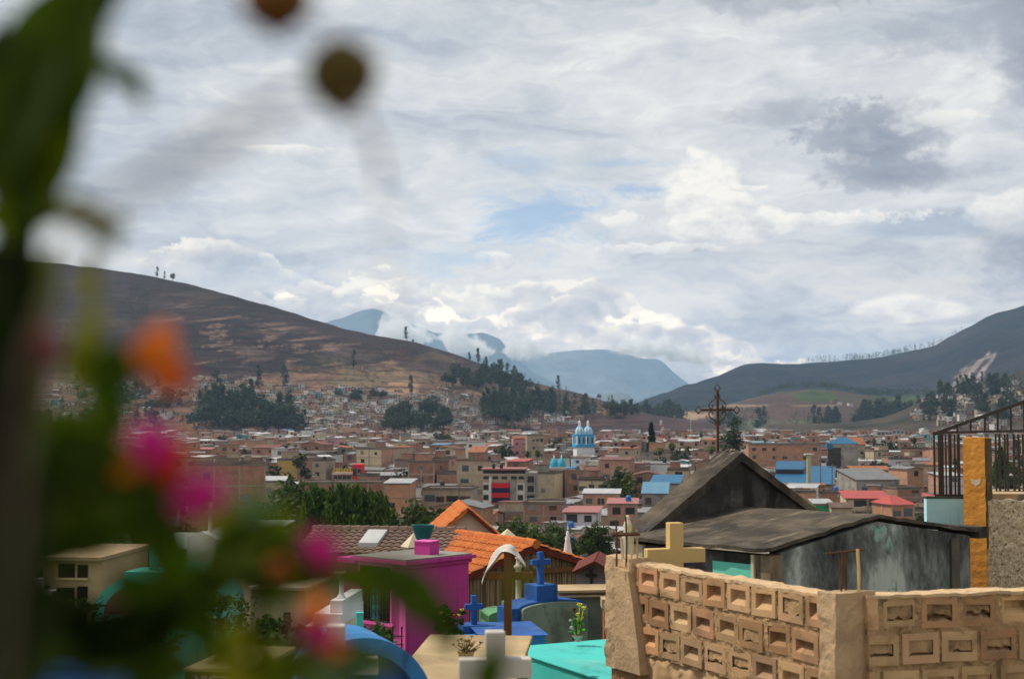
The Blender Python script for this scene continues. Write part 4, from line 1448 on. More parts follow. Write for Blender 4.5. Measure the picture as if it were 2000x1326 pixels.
# ---------------------------------------------------------------- rows of houses on the plain
COVER0 = [(-200, 1045), (330, 1045), (420, 1035), (560, 1035), (600, 1032), (700, 1045), (850, 1062), (910, 990), (985, 1050), (1045, 1064), (1165, 1102), (1200, 1108), (1225, 1030), (1415, 885), (1565, 1000), (1690, 1012), (1809, 1028), (1810, 970),
          (1879, 966), (1880, 852), (1940, 852), (1941, 975), (2300, 970)]
X0S, STEP = -160, 2
cover = [interp(COVER0, X0S + k * STEP) for k in range((2160 - X0S) // STEP)]


def seen_area(x, y, w, d, h, rz, commit=True):
    zb = gz(x, y)
    ca, sa = math.cos(rz), math.sin(rz)
    cs = [pix((x + ca * a - sa * b, y + sa * a + ca * b, zb + h)) for a in (-w / 2, w / 2) for b in (0, d)]
    x0, x1 = min(c[0] for c in cs), max(c[0] for c in cs)
    yt = sum(c[1] for c in cs) / 4
    i0, i1 = int((x0 - X0S) / STEP), int((x1 - X0S) / STEP)
    area = 0.0
    for i in range(max(0, i0), min(len(cover), i1 + 1)):
        if cover[i] > yt:
            area += (cover[i] - yt) * STEP
            if commit:
                cover[i] = yt
    return area, (x0 + x1) / 2, yt


for tk in TAKEN:
    pass
cand = []
TH = R(-16)
ct, st_ = math.cos(TH), math.sin(TH)
v = -300.0
row = 0
while v < 1700:
    depth = HR.uniform(7, 10)
    gap = 0.5 if row % 2 else HR.choice([2.0, 7.0])
    u = -700.0
    while u < 800:
        w = HR.choice([4, 5, 5, 6, 6, 7, 8, 10])
        x, y = u * ct - v * st_, u * st_ + v * ct
        if 150 < y < 1335 and abs(x) < 0.40 * y + 12 and HR.random() > 0.10:
            cand.append((y, x, w - 0.4, depth))
        u += w + (HR.choice([0, 0, 0, 0, 1.5, 8]))
    v += depth + gap
    row += 1
cand.sort()
allc = [(t[1], None, t) for t in TAKEN] + [(c[0], c, None) for c in cand]
allc.sort(key=lambda q: q[0])
picked = []
for yy, c, t in allc:
    if c is None:
        # a landmark hides what stands behind it
        continue
    y, x, w, d = c
    px = pix((x, y, 0))[0]
    bad = False
    for (tx, ty, tr, a, b) in TAKEN:
        if math.hypot(x - tx, y + d / 2 - ty) < tr + max(w, d) * 0.5:
            bad = True
            break
        # keep the sight line to a landmark clear
        if y < ty and a - 6 < px < b + 6 and y > ty * 0.55:
            zcap = zrel(930 if ty > 500 else 975, ty)
    if bad:
        continue
    stn = HR.choices([1, 2, 3, 4], [0.30, 0.42, 0.22, 0.06])[0]
    if y < 250:
        stn = 1
    elif y < 330:
        stn = min(stn, 2)
    h = stn * 2.75
    # do not hide landmarks
    for (tx, ty, tr, a, b) in TAKEN:
        hpx = (w * 0.5 + d * 0.3) * F / y
        if y < ty - 3 and a - 4 < px + hpx and px - hpx < b + 4 and ty - y < ty * 0.6:
            lim = zrel({700: 892, 702: 892, 565: 921, 435: 938, 335: 990}.get(ty, 0) or pix((tx, ty, 3.2))[1], y)
            while stn > 1 and h > lim:
                stn -= 1
                h = stn * 2.75
            if h > lim:
                h = 0
                break
    if h <= 0:
        continue
    rz = TH + R(HR.gauss(0, 3)) + (R(28) if HR.random() < 0.12 else 0)
    ar, cx, yt = seen_area(x, y, w, d, h + 0.5, rz)
    if ar < 6 or cx < -60 or cx > 2060:
        continue
    picked.append((ar, y, x, w, d, stn, rz, cx))
near = sorted([p for p in picked if p[1] < 620], key=lambda p: -p[0])[:225]
nearset = set(id(p) for p in near)
WCH = (['brick', 'obrick', 'tan', 'grey', 'white', 'cream', 'teal', 'pink', 'yellow', 'lilac'], [0.42, 0.18, 0.14, 0.08, 0.09, 0.055, 0.008, 0.02, 0.002, 0.02])
RCH = (['slab', 'grey', 'white', 'rust', 'brown', 'tile', 'pink', 'sky', 'red'], [0.40, 0.18, 0.13, 0.11, 0.08, 0.04, 0.03, 0.02, 0.01])
for p in sorted(near, key=lambda p: p[1]):
    ar, y, x, w, d, stn, rz, cx = p
    wl = HR.choices(*WCH)[0]
    rf = HR.choices(*RCH)[0]
    fr = HR.choices([None, 'white', 'cream', 'tan', 'teal', 'pink', 'yellow'], [0.7, 0.1, 0.07, 0.06, 0.03, 0.02, 0.02])[0] if wl in ('brick', 'obrick') else None
    house(x, y, w, d, stn, rz, wall=wl, roof=rf, front=fr, frame=(wl in ('brick', 'obrick', 'tan')), ncol=(0 if HR.random() < 0.12 else None), sidewin=(1 if HR.random() < 0.25 and ar > 600 else 0),
          tank=HR.choices([None, 'black', 'blue'], [0.8, 0.13, 0.07])[0], rebar=(rf == 'slab' and HR.random() < 0.5))

# ---------------------------------------------------------------- the rest of the town and the hillside quarters: one mass
FARH = mk('far houses', (1, 1, 1), (0.82, 0.82, 0.82), 0.12, bump=0.0, tint=True)
FW = [((0.39, 0.215, 0.155), 0.36), ((0.46, 0.25, 0.165), 0.18), ((0.38, 0.31, 0.23), 0.16), ((0.26, 0.24, 0.22), 0.08), ((0.66, 0.65, 0.63), 0.10), ((0.52, 0.44, 0.31), 0.07), ((0.12, 0.33, 0.36), 0.02), ((0.50, 0.25, 0.27), 0.02), ((0.18, 0.14, 0.11), 0.01)]
FR = [((0.46, 0.465, 0.475), 0.30), ((0.21, 0.21, 0.215), 0.22), ((0.15, 0.13, 0.105), 0.22), ((0.15, 0.055, 0.045), 0.14), ((0.25, 0.10, 0.05), 0.07), ((0.10, 0.065, 0.05), 0.08), ((0.07, 0.18, 0.28), 0.01)]
far = MB()


def far_house(x, y, zb, w, d, h, rz, wc, rc, rng):
    """walls, a sloping or flat roof, columns and dark openings in real size"""
    s0 = len(far.v)
    far.color = wc
    i = far.verts([(-w / 2, 0, -3), (w / 2, 0, -3), (w / 2, d, -3), (-w / 2, d, -3), (-w / 2, 0, h), (w / 2, 0, h), (w / 2, d, h), (-w / 2, d, h)])
    for f in ((0, 1, 5, 4), (1, 2, 6, 5), (3, 0, 4, 7)):
        far.face(tuple(i + q for q in f))
    far.color = rc
    k = rng.random()
    if k < 0.42:
        far.box(-w / 2 - 0.15, w / 2 + 0.15, -0.15, d + 0.15, h + 0.02, h + 0.45)
    elif k < 0.75:
        rz_ = d * rng.uniform(0.03, 0.09)
        far.prism([(-w / 2 - 0.4, -0.4, h + 0.05), (-w / 2 - 0.4, d + 0.4, h + rz_), (-w / 2 - 0.4, d + 0.4, h + rz_ + 0.15), (-w / 2 - 0.4, -0.4, h + 0.2)], (w + 0.8, 0, 0))
    else:
        rz_ = w * rng.uniform(0.08, 0.14)
        far.prism([(-w / 2 - 0.4, -0.4, h), (0, -0.4, h + rz_), (w / 2 + 0.4, -0.4, h), (w / 2 + 0.4, -0.4, h + 0.15), (0, -0.4, h + rz_ + 0.15), (-w / 2 - 0.4, -0.4, h + 0.15)], (0, d + 0.8, 0))
    n = max(1, int(w / 3))
    for s in range(max(1, int(h / 2.6))):
        for q in range(n):
            if rng.random() < 0.72:
                far.color = (0.03, 0.03, 0.035)
                cx = -w / 2 + w * (q + 0.5) / n
                far.box(cx - 0.7, cx + 0.7, -0.05, 0.02, s * 2.7 + 0.8, s * 2.7 + 2.1)
    if rng.random() < 0.5:
        far.color = (0.36, 0.29, 0.22)
        for q in range(n + 1):
            cx = -w / 2 + w * q / n
            far.box(cx - 0.16, cx + 0.16, -0.07, 0.0, -1, h + (0.8 if rng.random() < 0.3 else 0))
    M_ = Matrix.Translation((x, y, zb)) @ Matrix.Rotation(rz, 4, 'Z')
    far.xf(M_, s0)


def pick(tab, rng):
    c = rng.choices([a for a, b in tab], [b for a, b in tab])[0]
    k = rng.uniform(0.8, 1.2)
    return tuple(v_ * k for v_ in c)


FRNG = random.Random(21)
nfar = 0
for p in picked:
    if id(p) in nearset:
        continue
    ar, y, x, w, d, stn, rz, cx = p
    far_house(x, y, gz(x, y), w, d, stn * 2.75, rz, pick(FW, FRNG), pick(FR, FRNG), FRNG)
    nfar += 1
# hillside quarters: (px, py, rx, ry, how many, widths)
for S, px, py, rx, ry, n in ((HILL, 650, 808, 110, 40, 210), (HILL, 760, 812, 90, 36, 150), (HILL, 560, 790, 70, 36, 90), (HILL, 700, 775, 110, 16, 60), (HILL, 450, 765, 90, 18, 26), (HILL, 200, 800, 140, 55, 150), (HILL, 420, 790, 100, 50, 60), (HILL, 865, 782, 60, 16, 46), (HILL, 860, 820, 80, 26, 70), (HILL, 1095, 818, 36, 12, 26),
                             (HILL, 1000, 826, 120, 14, 50), (HILL, 1165, 800, 6, 2, 1), (HILL, 480, 742, 70, 6, 8), (HILL, 390, 744, 20, 4, 4), (HILL, 695, 726, 20, 4, 3), (SPUR, 1900, 800, 100, 45, 120), (SPUR, 1960, 780, 70, 40, 50), (SPUR, 1830, 815, 50, 14, 36),
                             (MOUND, 1690, 790, 110, 5, 9), (MOUND, 1400, 800, 60, 6, 4)):
    for _ in range(n):
        an, ra = FRNG.uniform(0, 6.28), math.sqrt(FRNG.random())
        q = S.solve(px + math.cos(an) * rx * ra, py + math.sin(an) * ry * ra)
        if q is None or q.z < 0.3:
            continue
        w = FRNG.uniform(5, 10) * (1.5 if S is MOUND else 1)
        light = [((0.50, 0.505, 0.51), 0.5), ((0.32, 0.32, 0.32), 0.28), ((0.18, 0.075, 0.055), 0.12), ((0.26, 0.22, 0.165), 0.1)]
        lw = [((0.46, 0.38, 0.27), 0.35), ((0.60, 0.58, 0.55), 0.25), ((0.36, 0.20, 0.135), 0.3), ((0.10, 0.34, 0.36), 0.04), ((0.30, 0.28, 0.26), 0.06)]
        far_house(q.x, q.y, q.z, w, FRNG.uniform(5, 8), FRNG.choice([2.5, 2.6, 2.8, 5.2]), R(FRNG.gauss(-6, 14)), pick(lw, FRNG), pick(light, FRNG), FRNG)
struct(far.build('distant_houses', FARH), 'stuff', 'mass of small brick and plaster houses in the far quarters of the town and up the hillsides')
print('houses near', len(near), 'far', nfar)

# ---------------------------------------------------------------- masts and posts
g = thing('radio_mast', 'red and white lattice radio mast above the far roofs', 'mast', (at(1292, 850, 800).x, 800, 0))
WR = mk('mast white', (0.6, 0.6, 0.6), bump=0.0)
for k in range(8):
    mb = MB()
    z0, z1 = 2.6 * k, 2.6 * (k + 1)
    a0, a1 = 0.9 * (1 - k / 9), 0.9 * (1 - (k + 1) / 9)
    for sx in (-1, 1):
        for sy in (-1, 1):
            mb.bar((sx * a0, sy * a0, z0), (sx * a1, sy * a1, z1), 0.16)
        mb.bar((sx * a0, -a0, z0), (-sx * a1, -a1, z1), 0.1)
        mb.bar((-a0, sx * a0, z0), (a1, sx * a1, z1), 0.1)
    mb.build('lattice_section', REDP if k % 2 == 0 else WR, g)
for dz, an in ((16, 0), (18, 2), (19.5, 4)):
    mb = MB(); mb.lathe([(0, 0), (0.8, 0.1), (0.8, 0.25), (0, 0.3)], 10); mb.xf(Matrix.Translation((math.cos(an) * 0.6, math.sin(an) * 0.6, dz)) @ Matrix.Rotation(R(80), 4, 'X')); mb.build('dish', WR, g)
PG = mk('pale green post', (0.42, 0.45, 0.30), (0.38, 0.40, 0.28), bump=0.0)
g = thing('concrete_pillar', 'tall pale green pillar with flat cap before the blue market roof', 'pillar', (at(1580, 920, 365).x, 365, 0))
mb = MB(); mb.box(-0.5, 0.5, -0.5, 0.5, -1, zrel(888, 365)); mb.build('shaft', PG, g)
mb = MB(); mb.box(-1.1, 1.1, -1.1, 1.1, zrel(888, 365) + 0.004, zrel(886, 365)); mb.build('cap', WHITEP, g)
POLE = mk('utility pole', (0.16, 0.13, 0.11), bump=0.0)
for px, yt, D, lab in ((1602, 893, 360, 'dark utility pole just right of the pale green pillar'), (897, 945, 285, 'thin dark utility pole before the tan gallery house'), (1349, 812, 900, 'pale street pole among the far roofs left of the iron cross'), (1625, 905, 340, 'dark utility pole below the blue-capped tower block')):
    g = thing('utility_pole', lab, 'pole', (at(px, yt, D).x, D, 0))
    zt = zrel(yt, D)
    mb = MB(); mb.tube([(0, 0, -1), (0, 0, zt)], [0.17, 0.11], 6); mb.build('shaft', POLE if D < 800 else WR, g)
    mb = MB(); mb.box(-0.9, 0.9, -0.06, 0.06, zt - 0.9, zt - 0.75); mb.build('crossarm', POLE if D < 800 else WR, g)

# ---------------------------------------------------------------- trees: groves on the slopes, rows and single trees in the town
WOOD = Mass()


def grove(S, px, py, rx, ry, n, kind, h0, h1, desc, group, keep_things=True, seed=1, poly=None):
    rng = random.Random(seed)
    k = 0
    tries = 0
    while k < n and tries < n * 6:
        tries += 1
        an, ra = rng.uniform(0, 6.28), math.sqrt(rng.random())
        x_, y_ = px + math.cos(an) * rx * ra, py + math.sin(an) * ry * ra
        q = S.solve(x_, y_) if S is not None else None
        if q is None:
            continue
        k += 1
        h = rng.uniform(h0, h1)
        if rng.random() < 0.35 and kind == 'euc':
            kd, hk = 'dark', h * 0.85  # still a eucalyptus of the grove, only built on the round-crowned mesh
        else:
            kd, hk = kind, h
        if keep_things:
            plant(kd, q, hk, None, group, rng.uniform(0.85, 1.25), label=desc)
        else:
            tm, cm = TREE[kind][rng.randrange(len(TREE[kind]))]
            s = h / HT[kind]
            g_ = rng.uniform(0.7, 1.3)
            WOOD.add(cm, Matrix.Translation(q) @ Matrix.Rotation(rng.uniform(0, 6), 4, 'Z') @ Matrix.Scale(s, 4), 0, (g_, g_, g_), 0.10, rng)


E1 = 'dark eucalyptus in the dense grove between the shacks at the foot of the ploughed hill'
grove(HILL, 470, 830, 105, 22, 44, 'euc', 20, 30, E1, 'grove at the foot of the ploughed hill', seed=3)
grove(HILL, 440, 800, 60, 26, 22, 'euc', 18, 27, E1, 'grove at the foot of the ploughed hill', seed=4)
grove(HILL, 550, 842, 55, 10, 14, 'euc', 18, 24, E1, 'grove at the foot of the ploughed hill', seed=44)
grove(HILL, 230, 800, 130, 50, 26, 'euc', 14, 22, 'dark tree among the shacks beneath the terraced fields, behind the blurred flowers', 'trees among the shacks beneath the terraced fields', seed=5)
grove(HILL, 140, 860, 130, 20, 20, 'euc', 14, 24, 'dark tree among the shacks beneath the terraced fields, behind the blurred flowers', 'trees among the shacks beneath the terraced fields', seed=6)
E2 = 'dark tree in the wood that climbs the end of the long hill to its ridge'
grove(HILL, 925, 750, 42, 18, 20, 'euc', 16, 24, E2, 'wood climbing the end of the long hill', seed=7)
grove(HILL, 1000, 758, 32, 16, 20, 'euc', 18, 28, E2, 'wood climbing the end of the long hill', seed=8)
grove(HILL, 965, 735, 22, 12, 8, 'euc', 20, 28, E2, 'wood climbing the end of the long hill', seed=9)
E3 = 'dark tree in the lower wood below the ridge, left of the twin bell towers'
grove(HILL, 1000, 812, 62, 26, 40, 'euc', 18, 28, E3, 'lower wood left of the twin bell towers', seed=10)
grove(HILL, 1058, 792, 26, 16, 14, 'euc', 16, 24, E3, 'lower wood left of the twin bell towers', seed=12)
E4 = 'dark tree between the hillside shacks in the middle of the slope'
grove(HILL, 820, 828, 70, 24, 26, 'dark', 13, 20, E4, 'trees between the hillside shacks', seed=13)
grove(HILL, 780, 838, 30, 12, 10, 'euc', 16, 22, E4, 'trees between the hillside shacks', seed=14)
grove(HILL, 690, 780, 60, 14, 6, 'dark', 9, 14, E4, 'trees between the hillside shacks', seed=15)
grove(HILL, 1120, 806, 60, 16, 16, 'euc', 14, 24, E3, 'lower wood left of the twin bell towers', seed=61)
grove(HILL, 890, 745, 36, 18, 10, 'euc', 14, 22, E2, 'wood climbing the end of the long hill', seed=62)
E5 = 'dark tree in the line of wood where the long hill runs down behind the church'
grove(HILL, 1210, 812, 40, 8, 16, 'euc', 14, 22, E5, 'line of wood behind the church', seed=16)
E6 = 'dark tree in the belt of wood at the foot of the bare mound'
grove(MOUND, 1290, 828, 42, 8, 26, 'euc', 26, 40, E5, 'line of wood behind the church', seed=17)
grove(MOUND, 1740, 826, 70, 12, 30, 'euc', 26, 42, E6, 'belt of wood at the foot of the bare mound', seed=18)
grove(MOUND, 1640, 834, 60, 6, 14, 'euc', 22, 36, E6, 'belt of wood at the foot of the bare mound', seed=19)
grove(MOUND, 1450, 836, 60, 5, 12, 'euc', 20, 34, E6, 'belt of wood at the foot of the bare mound', seed=20)
E7 = 'dark tree on the wooded spur above the iron railing'
grove(SPUR, 1900, 765, 80, 20, 34, 'euc', 14, 22, E7, 'trees on the wooded spur', seed=22)
grove(SPUR, 1960, 800, 60, 40, 26, 'euc', 14, 22, E7, 'trees on the wooded spur', seed=23)
grove(SPUR, 1830, 810, 46, 16, 18, 'euc', 14, 22, E7, 'trees on the wooded spur', seed=24)
# hedges and tree lines too far off to count
for a, b, n, sd in (((1480, 776), (1600, 762), 40, 31), ((1600, 764), (1860, 776), 110, 32), ((1860, 776), (1990, 770), 40, 33)):
    rng = random.Random(sd)
    for k in range(n):
        t = rng.random()
        x_ = a[0] + (b[0] - a[0]) * t
        q = MOUND.pt(x_, rng.uniform(0.90, 1.0))
        cm = TREE['dark'][rng.randrange(3)][1]
        s = rng.uniform(12, 24) / 8
        WOOD.add(cm, Matrix.Translation(q) @ Matrix.Scale(s, 4), 0, (1, 1, 1), 0.10, rng)
rng = random.Random(40)
for k in range(230):
    x_ = 1565 + rng.choice([30, 70, 100, 120, 150, 190, 195, 260]) + rng.gauss(0, 16)
    q = MOUNT.pt(x_, rng.uniform(0.975, 1.0))
    cm = TREE['euc'][rng.randrange(5)][1]
    s_ = rng.uniform(10, 40) / 16
    WOOD.add(cm, Matrix.Translation(q + Vector((0, 0, -5.5 * s_))) @ Matrix.Scale(s_, 4), 0, (1, 1, 1), 0.10, rng)
for px, py, rx, ry, n in ((265, 600, 22, 45, 60), (120, 640, 12, 60, 26), (330, 700, 120, 25, 60), (640, 715, 60, 10, 40), (560, 720, 70, 14, 50), (760, 690, 60, 14, 26), (900, 790, 90, 30, 60), (1130, 800, 40, 12, 30), (720, 745, 50, 20, 26)):
    for k in range(n):
        an, ra = rng.uniform(0, 6.28), math.sqrt(rng.random())
        q = HILL.solve(px + math.cos(an) * rx * ra, py + math.sin(an) * ry * ra)
        if q is not None:
            cm = TREE['dark'][rng.randrange(3)][1]
            WOOD.add(cm, Matrix.Translation(q) @ Matrix.Scale(rng.uniform(4, 9) / 8, 4), 0, (1, 1, 1), 0.12, rng)
for px, py, rx, ry, n in ((470, 828, 110, 24, 70), (230, 800, 130, 50, 50), (940, 752, 60, 22, 50), (1010, 770, 60, 22, 50), (1000, 814, 75, 24, 80), (1070, 800, 60, 24, 50), (1150, 812, 70, 12, 50), (820, 828, 75, 24, 26), (900, 730, 30, 14, 20), (1040, 775, 60, 10, 30), (1140, 806, 80, 18, 110), (1070, 780, 45, 18, 70), (900, 760, 60, 24, 50), (860, 735, 40, 14, 20), (1215, 806, 40, 8, 50)):
    for k in range(n):
        an, ra = rng.uniform(0, 6.28), math.sqrt(rng.random())
        q = HILL.solve(px + math.cos(an) * rx * ra, py + math.sin(an) * ry * ra)
        if q is not None and q.z > 0.5:
            cm = TREE['euc'][rng.randrange(5)][1]
            WOOD.add(cm, Matrix.Translation(q) @ Matrix.Rotation(rng.uniform(0, 6), 4, 'Z') @ Matrix.Scale(rng.uniform(7, 17) / 16, 4), 0, (1, 1, 1), 0.10, rng)
for S, px, py, rx, ry, n, a_, b_ in ((MOUND, 1290, 830, 55, 7, 60, 14, 30), (MOUND, 1750, 826, 90, 12, 110, 18, 34), (MOUND, 1620, 836, 80, 6, 60, 14, 28), (MOUND, 1450, 838, 70, 5, 40, 14, 26), (SPUR, 1900, 785, 110, 45, 130, 6, 15), (SPUR, 1980, 770, 60, 40, 60, 6, 15)):
    for k in range(n):
        an, ra = rng.uniform(0, 6.28), math.sqrt(rng.random())
        q = S.solve(px + math.cos(an) * rx * ra, py + math.sin(an) * ry * ra)
        if q is not None and q.z > 0.3:
            cm = TREE['euc'][rng.randrange(5)][1]
            WOOD.add(cm, Matrix.Translation(q) @ Matrix.Rotation(rng.uniform(0, 6), 4, 'Z') @ Matrix.Scale(rng.uniform(a_, b_) / 16, 4), 0, (1, 1, 1), 0.08, rng)
for line in (((0, 600), (130, 610)), ((120, 530), (128, 600), (122, 690)), ((262, 545), (268, 590), (240, 650)), ((130, 608), (250, 622)), ((300, 690), (420, 708), (560, 722), (700, 728)), ((250, 560), (420, 590), (560, 640)), ((430, 640), (560, 660), (640, 690)), ((560, 690), (660, 696), (740, 690), (800, 680)),
             ((600, 712), (700, 716), (800, 704)), ((330, 640), (470, 676), (600, 700)), ((820, 700), (900, 716)), ((640, 668), (760, 682)), ((90, 655), (200, 668)), ((70, 560), (125, 566)), ((540, 745), (700, 760)), ((150, 690), (330, 730))):
    for (xa, ya), (xb, yb) in zip(line, line[1:]):
        n = int(math.hypot(xb - xa, yb - ya) / 2.6)
        for k in range(n):
            if rng.random() < 0.35:
                continue
            t_ = (k + rng.random()) / n
            q = HILL.solve(xa + (xb - xa) * t_ + rng.gauss(0, 1.0), ya + (yb - ya) * t_ + rng.gauss(0, 1.0) + 2 * math.sin(t_ * 9))
            if q is not None:
                cm = TREE['dark'][rng.randrange(3)][1]
                WOOD.add(cm, Matrix.Translation(q) @ Matrix.Scale(rng.uniform(1.5, 5.0) / 8, 4), 0, (1, 1, 1), 0.06, rng)
WOOD.build('distant_wood', [L_EUC])['label'] = 'far tree lines, hedges and scrub on the hill, the mound and the mountain ridge'
# single trees on the long hill's skyline and slope
for px, py, h, kind, lab in ((303, 540, 17, 'euc', 'thin leafless-looking tree on the crest of the ploughed hill'), (318, 543, 13, 'euc', 'thinner short tree beside it on the crest of the ploughed hill'), (334, 548, 13, 'round', 'dense round bush on the crest of the ploughed hill'),
                             (793, 664, 21, 'euc', 'tall thin tree alone on the middle of the sloping ridge'), (806, 668, 6, 'round', 'small bush beside the lone thin tree on the ridge'),
                             (918, 704, 14, 'euc', 'small thin tree left of the airy ridge tree'), (935, 710, 24, 'euc', 'airy open-crowned tree on the ridge where the wood begins'), (1090, 760, 22, 'euc', 'thin tall tree on the lower ridge above the church'), (1196, 786, 14, 'euc', 'lone thin tree near the end of the ridge'),
                             (505, 758, 26, 'euc', 'tall dark tree on the dry slope above the grove, the left one'), (558, 758, 26, 'euc', 'tall dark tree on the dry slope above the grove, the right one'), (803, 770, 22, 'euc', 'dark tree beside the tan quarry patch'), (660, 776, 11, 'dark', 'small round tree above the hillside shacks, left of the quarry'),
                             (690, 718, 24, 'euc', 'dark tree in the terraced fields above the quarry'), (1170, 778, 9, 'dark', 'small bush on the lower ridge before its end')):
    q = HILL.solve(px, py + 2) or HILL.pt(px, 1.0)
    plant(kind, q, h, None, 'single trees on the long hill', 0.9, label=lab)
# town trees on the plain: (px, py of the crown's top, depth, kind, label)
for px, yt, D, kind, wide, lab in ((1272, 824, 600, 'conifer', 1.0, 'tall dark conifer standing alone above the roofs'), (1432, 822, 470, 'euc', 1.1, 'tall sparse dark tree just right of the iron cross'),
                                   (1029, 882, 545, 'palm', 1.0, 'stout palm before the half-built frame, the left of two'), (1050, 880, 545, 'palm', 1.0, 'stout palm before the half-built frame, the right of two'), (1250, 862, 640, 'palm', 0.9, 'palm left of the tall dark conifer'),
                                   (1288, 876, 560, 'palm', 1.2, 'leaning palm right of the tall dark conifer'), (1313, 866, 560, 'palm', 0.9, 'slender palm between the conifer and the dark gable'), (1343, 872, 560, 'palm', 0.9, 'palm nearest to the peak of the dark gable'), (1389, 872, 560, 'palm', 1.1, 'palm just left of the iron cross pole'),
                                   (1328, 868, 545, 'dark', 0.8, 'dark bushy tree between two palms left of the dark gable'), (1300, 886, 500, 'dark', 1.2, 'low dark tree before the leaning palm'), (1474, 848, 800, 'round', 0.7, 'small dark tree above the brick block'), (985, 860, 640, 'dark', 0.9, 'dark round tree left of the salmon end wall'),
                                   (690, 878, 560, 'dark', 1.1, 'dark round tree behind the red shop wall'), (530, 900, 330, 'dark', 1.0, 'dark tree beside the tall pinkish brick building'), (478, 880, 560, 'dark', 1.2, 'dark round tree right behind the yellow house'), (432, 882, 540, 'dark', 1.2, 'dark round tree left behind the yellow house'),
                                   (575, 933, 170, 'bushy', 1.0, 'dark bushy tree that overtops the poplar row at its end'), (1520, 878, 700, 'round', 0.9, 'small green tree behind the great brick block'), (860, 838, 900, 'dark', 0.9, 'dark tree at the foot of the hillside shacks'), (1955, 880, 330, 'column', 1.4, 'dark conical tree behind the iron railing'),
                                   (1985, 920, 300, 'dark', 1.0, 'dark bushy tree behind the railing at its far end'), (1800, 1000, 235, 'bushy', 1.0, 'small green tree left of the light blue wall'), (945, 905, 480, 'dark', 0.9, 'dark tree above the striped red building'), (1165, 1020, 200, 'bushy', 0.9, 'green tree by the pale lilac house'),
                                   (820, 975, 170, 'bushy', 0.75, 'small bright tree right of the poplar row'), (862, 988, 150, 'bushy', 1.0, 'green bushy tree behind the pink gable, left of its peak'), (1010, 1012, 190, 'bushy', 1.2, 'green bush right of the pink gable'), (1045, 1030, 170, 'bushy', 1.2, 'low green bush above the orange tile roof'),
                                   (1080, 1022, 185, 'bushy', 1.0, 'dark green bush above the white spire'), (790, 1040, 120, 'bushy', 1.0, 'bush below the green house'), (340, 1000, 120, 'bushy', 1.1, 'dark tree behind the white gabled tomb'), (250, 985, 140, 'bushy', 1.3, 'dark tree behind the turquoise cross'),
                                   (120, 960, 150, 'bushy', 1.3, 'dark tree half hidden by the blurred leaves'), (40, 985, 110, 'bushy', 1.2, 'dark tree at the edge behind the dark stem')):
    q = at(px, yt, D)
    zb = gz(q.x, D)
    plant(kind, (q.x, D, zb), q.z - zb, None, 'single trees between the houses of the town', wide, label=lab)
for k, (px, yt) in enumerate(((600, 978), (618, 968), (634, 963), (650, 966), (664, 958), (680, 962), (694, 966), (706, 972), (722, 966), (738, 972), (752, 984), (764, 1000))):
    D = 128 + (k % 3) * 5
    q = at(px, yt, D)
    zb = gz(q.x, D)
    plant('column', (q.x, D, zb), q.z - zb, None, 'row of poplars above the magenta tomb house', 0.95 + 0.2 * (k % 2), label='bright green pointed poplar in the dense row behind the magenta tomb house')
# ================================================================== CEMETERY (the hillside round the camera)
def V(px, py, D):
    return at(px, py, D)


CONCR = mk('weathered concrete', (0.47, 0.335, 0.20), (0.36, 0.255, 0.155), 5.0, bump=0.6, bscale=28, bdist=0.02, dirt=(0.17, 0.13, 0.085), dscale=3.0, dlo=0.56, dhi=0.74)
BLOCKM = mk('sandy block', (0.50, 0.335, 0.185), (0.41, 0.275, 0.15), 5.0, bump=0.5, bscale=60, bdist=0.008, dirt=(0.27, 0.175, 0.09), dscale=4.0, dlo=0.50, dhi=0.68, tint=True)
BLOCKR = mk('reddish sandy block', (0.44, 0.25, 0.13), (0.37, 0.215, 0.115), 7.0, bump=0.5, bscale=60, bdist=0.008, dirt=(0.25, 0.155, 0.085), dscale=4.0, dlo=0.50, dhi=0.68, tint=True)
CRESTM = mk('pale mortar crest', (0.56, 0.40, 0.235), (0.46, 0.325, 0.19), 9.0, bump=0.6, bscale=50, bdist=0.01, dirt=(0.33, 0.225, 0.125), dscale=6.0, dlo=0.55, dhi=0.7)
MORTAR = mk('mortar', (0.44, 0.285, 0.15), (0.33, 0.215, 0.11), 12.0, bump=0.9, bscale=45, bdist=0.02, dirt=(0.17, 0.115, 0.06), dscale=8.0, dlo=0.5, dhi=0.66)
MOULD = mk('black mouldy concrete', (0.055, 0.052, 0.050), (0.022, 0.021, 0.020), 3.0, bump=0.5, bscale=22, bdist=0.02, dirt=(0.15, 0.145, 0.13), dscale=1.8, dlo=0.52, dhi=0.74, streak=(0.012, 0.012, 0.012), sscale=(3, 3, 1.2), slo=0.50, shi=0.66)
MOSSY = mk('mossy roof slab', (0.115, 0.092, 0.066), (0.045, 0.037, 0.028), 2.4, detail=10, bump=0.8, bscale=14, bdist=0.03, dirt=(0.028, 0.025, 0.021), dscale=1.3, dlo=0.47, dhi=0.62, streak=(0.21, 0.175, 0.12), sscale=(1.4, 8, 1.4), slo=0.55, shi=0.72)
TEALW = mk('stained teal wall', (0.13, 0.62, 0.49), (0.14, 0.53, 0.43), 1.5, bump=0.3, bscale=30, dirt=(0.035, 0.06, 0.05), dscale=1.6, dlo=0.60, dhi=0.72, streak=(0.07, 0.20, 0.17), sscale=(9, 9, 0.8), slo=0.58, shi=0.74)
OCHRE = mk('weathered ochre paint', (0.64, 0.285, 0.05), (0.54, 0.235, 0.042), 3.0, bump=0.6, bscale=35, bdist=0.012, dirt=(0.50, 0.24, 0.13), dscale=4.5, dlo=0.62, dhi=0.72, streak=(0.30, 0.15, 0.04), sscale=(7, 7, 1.2), slo=0.62, shi=0.8)
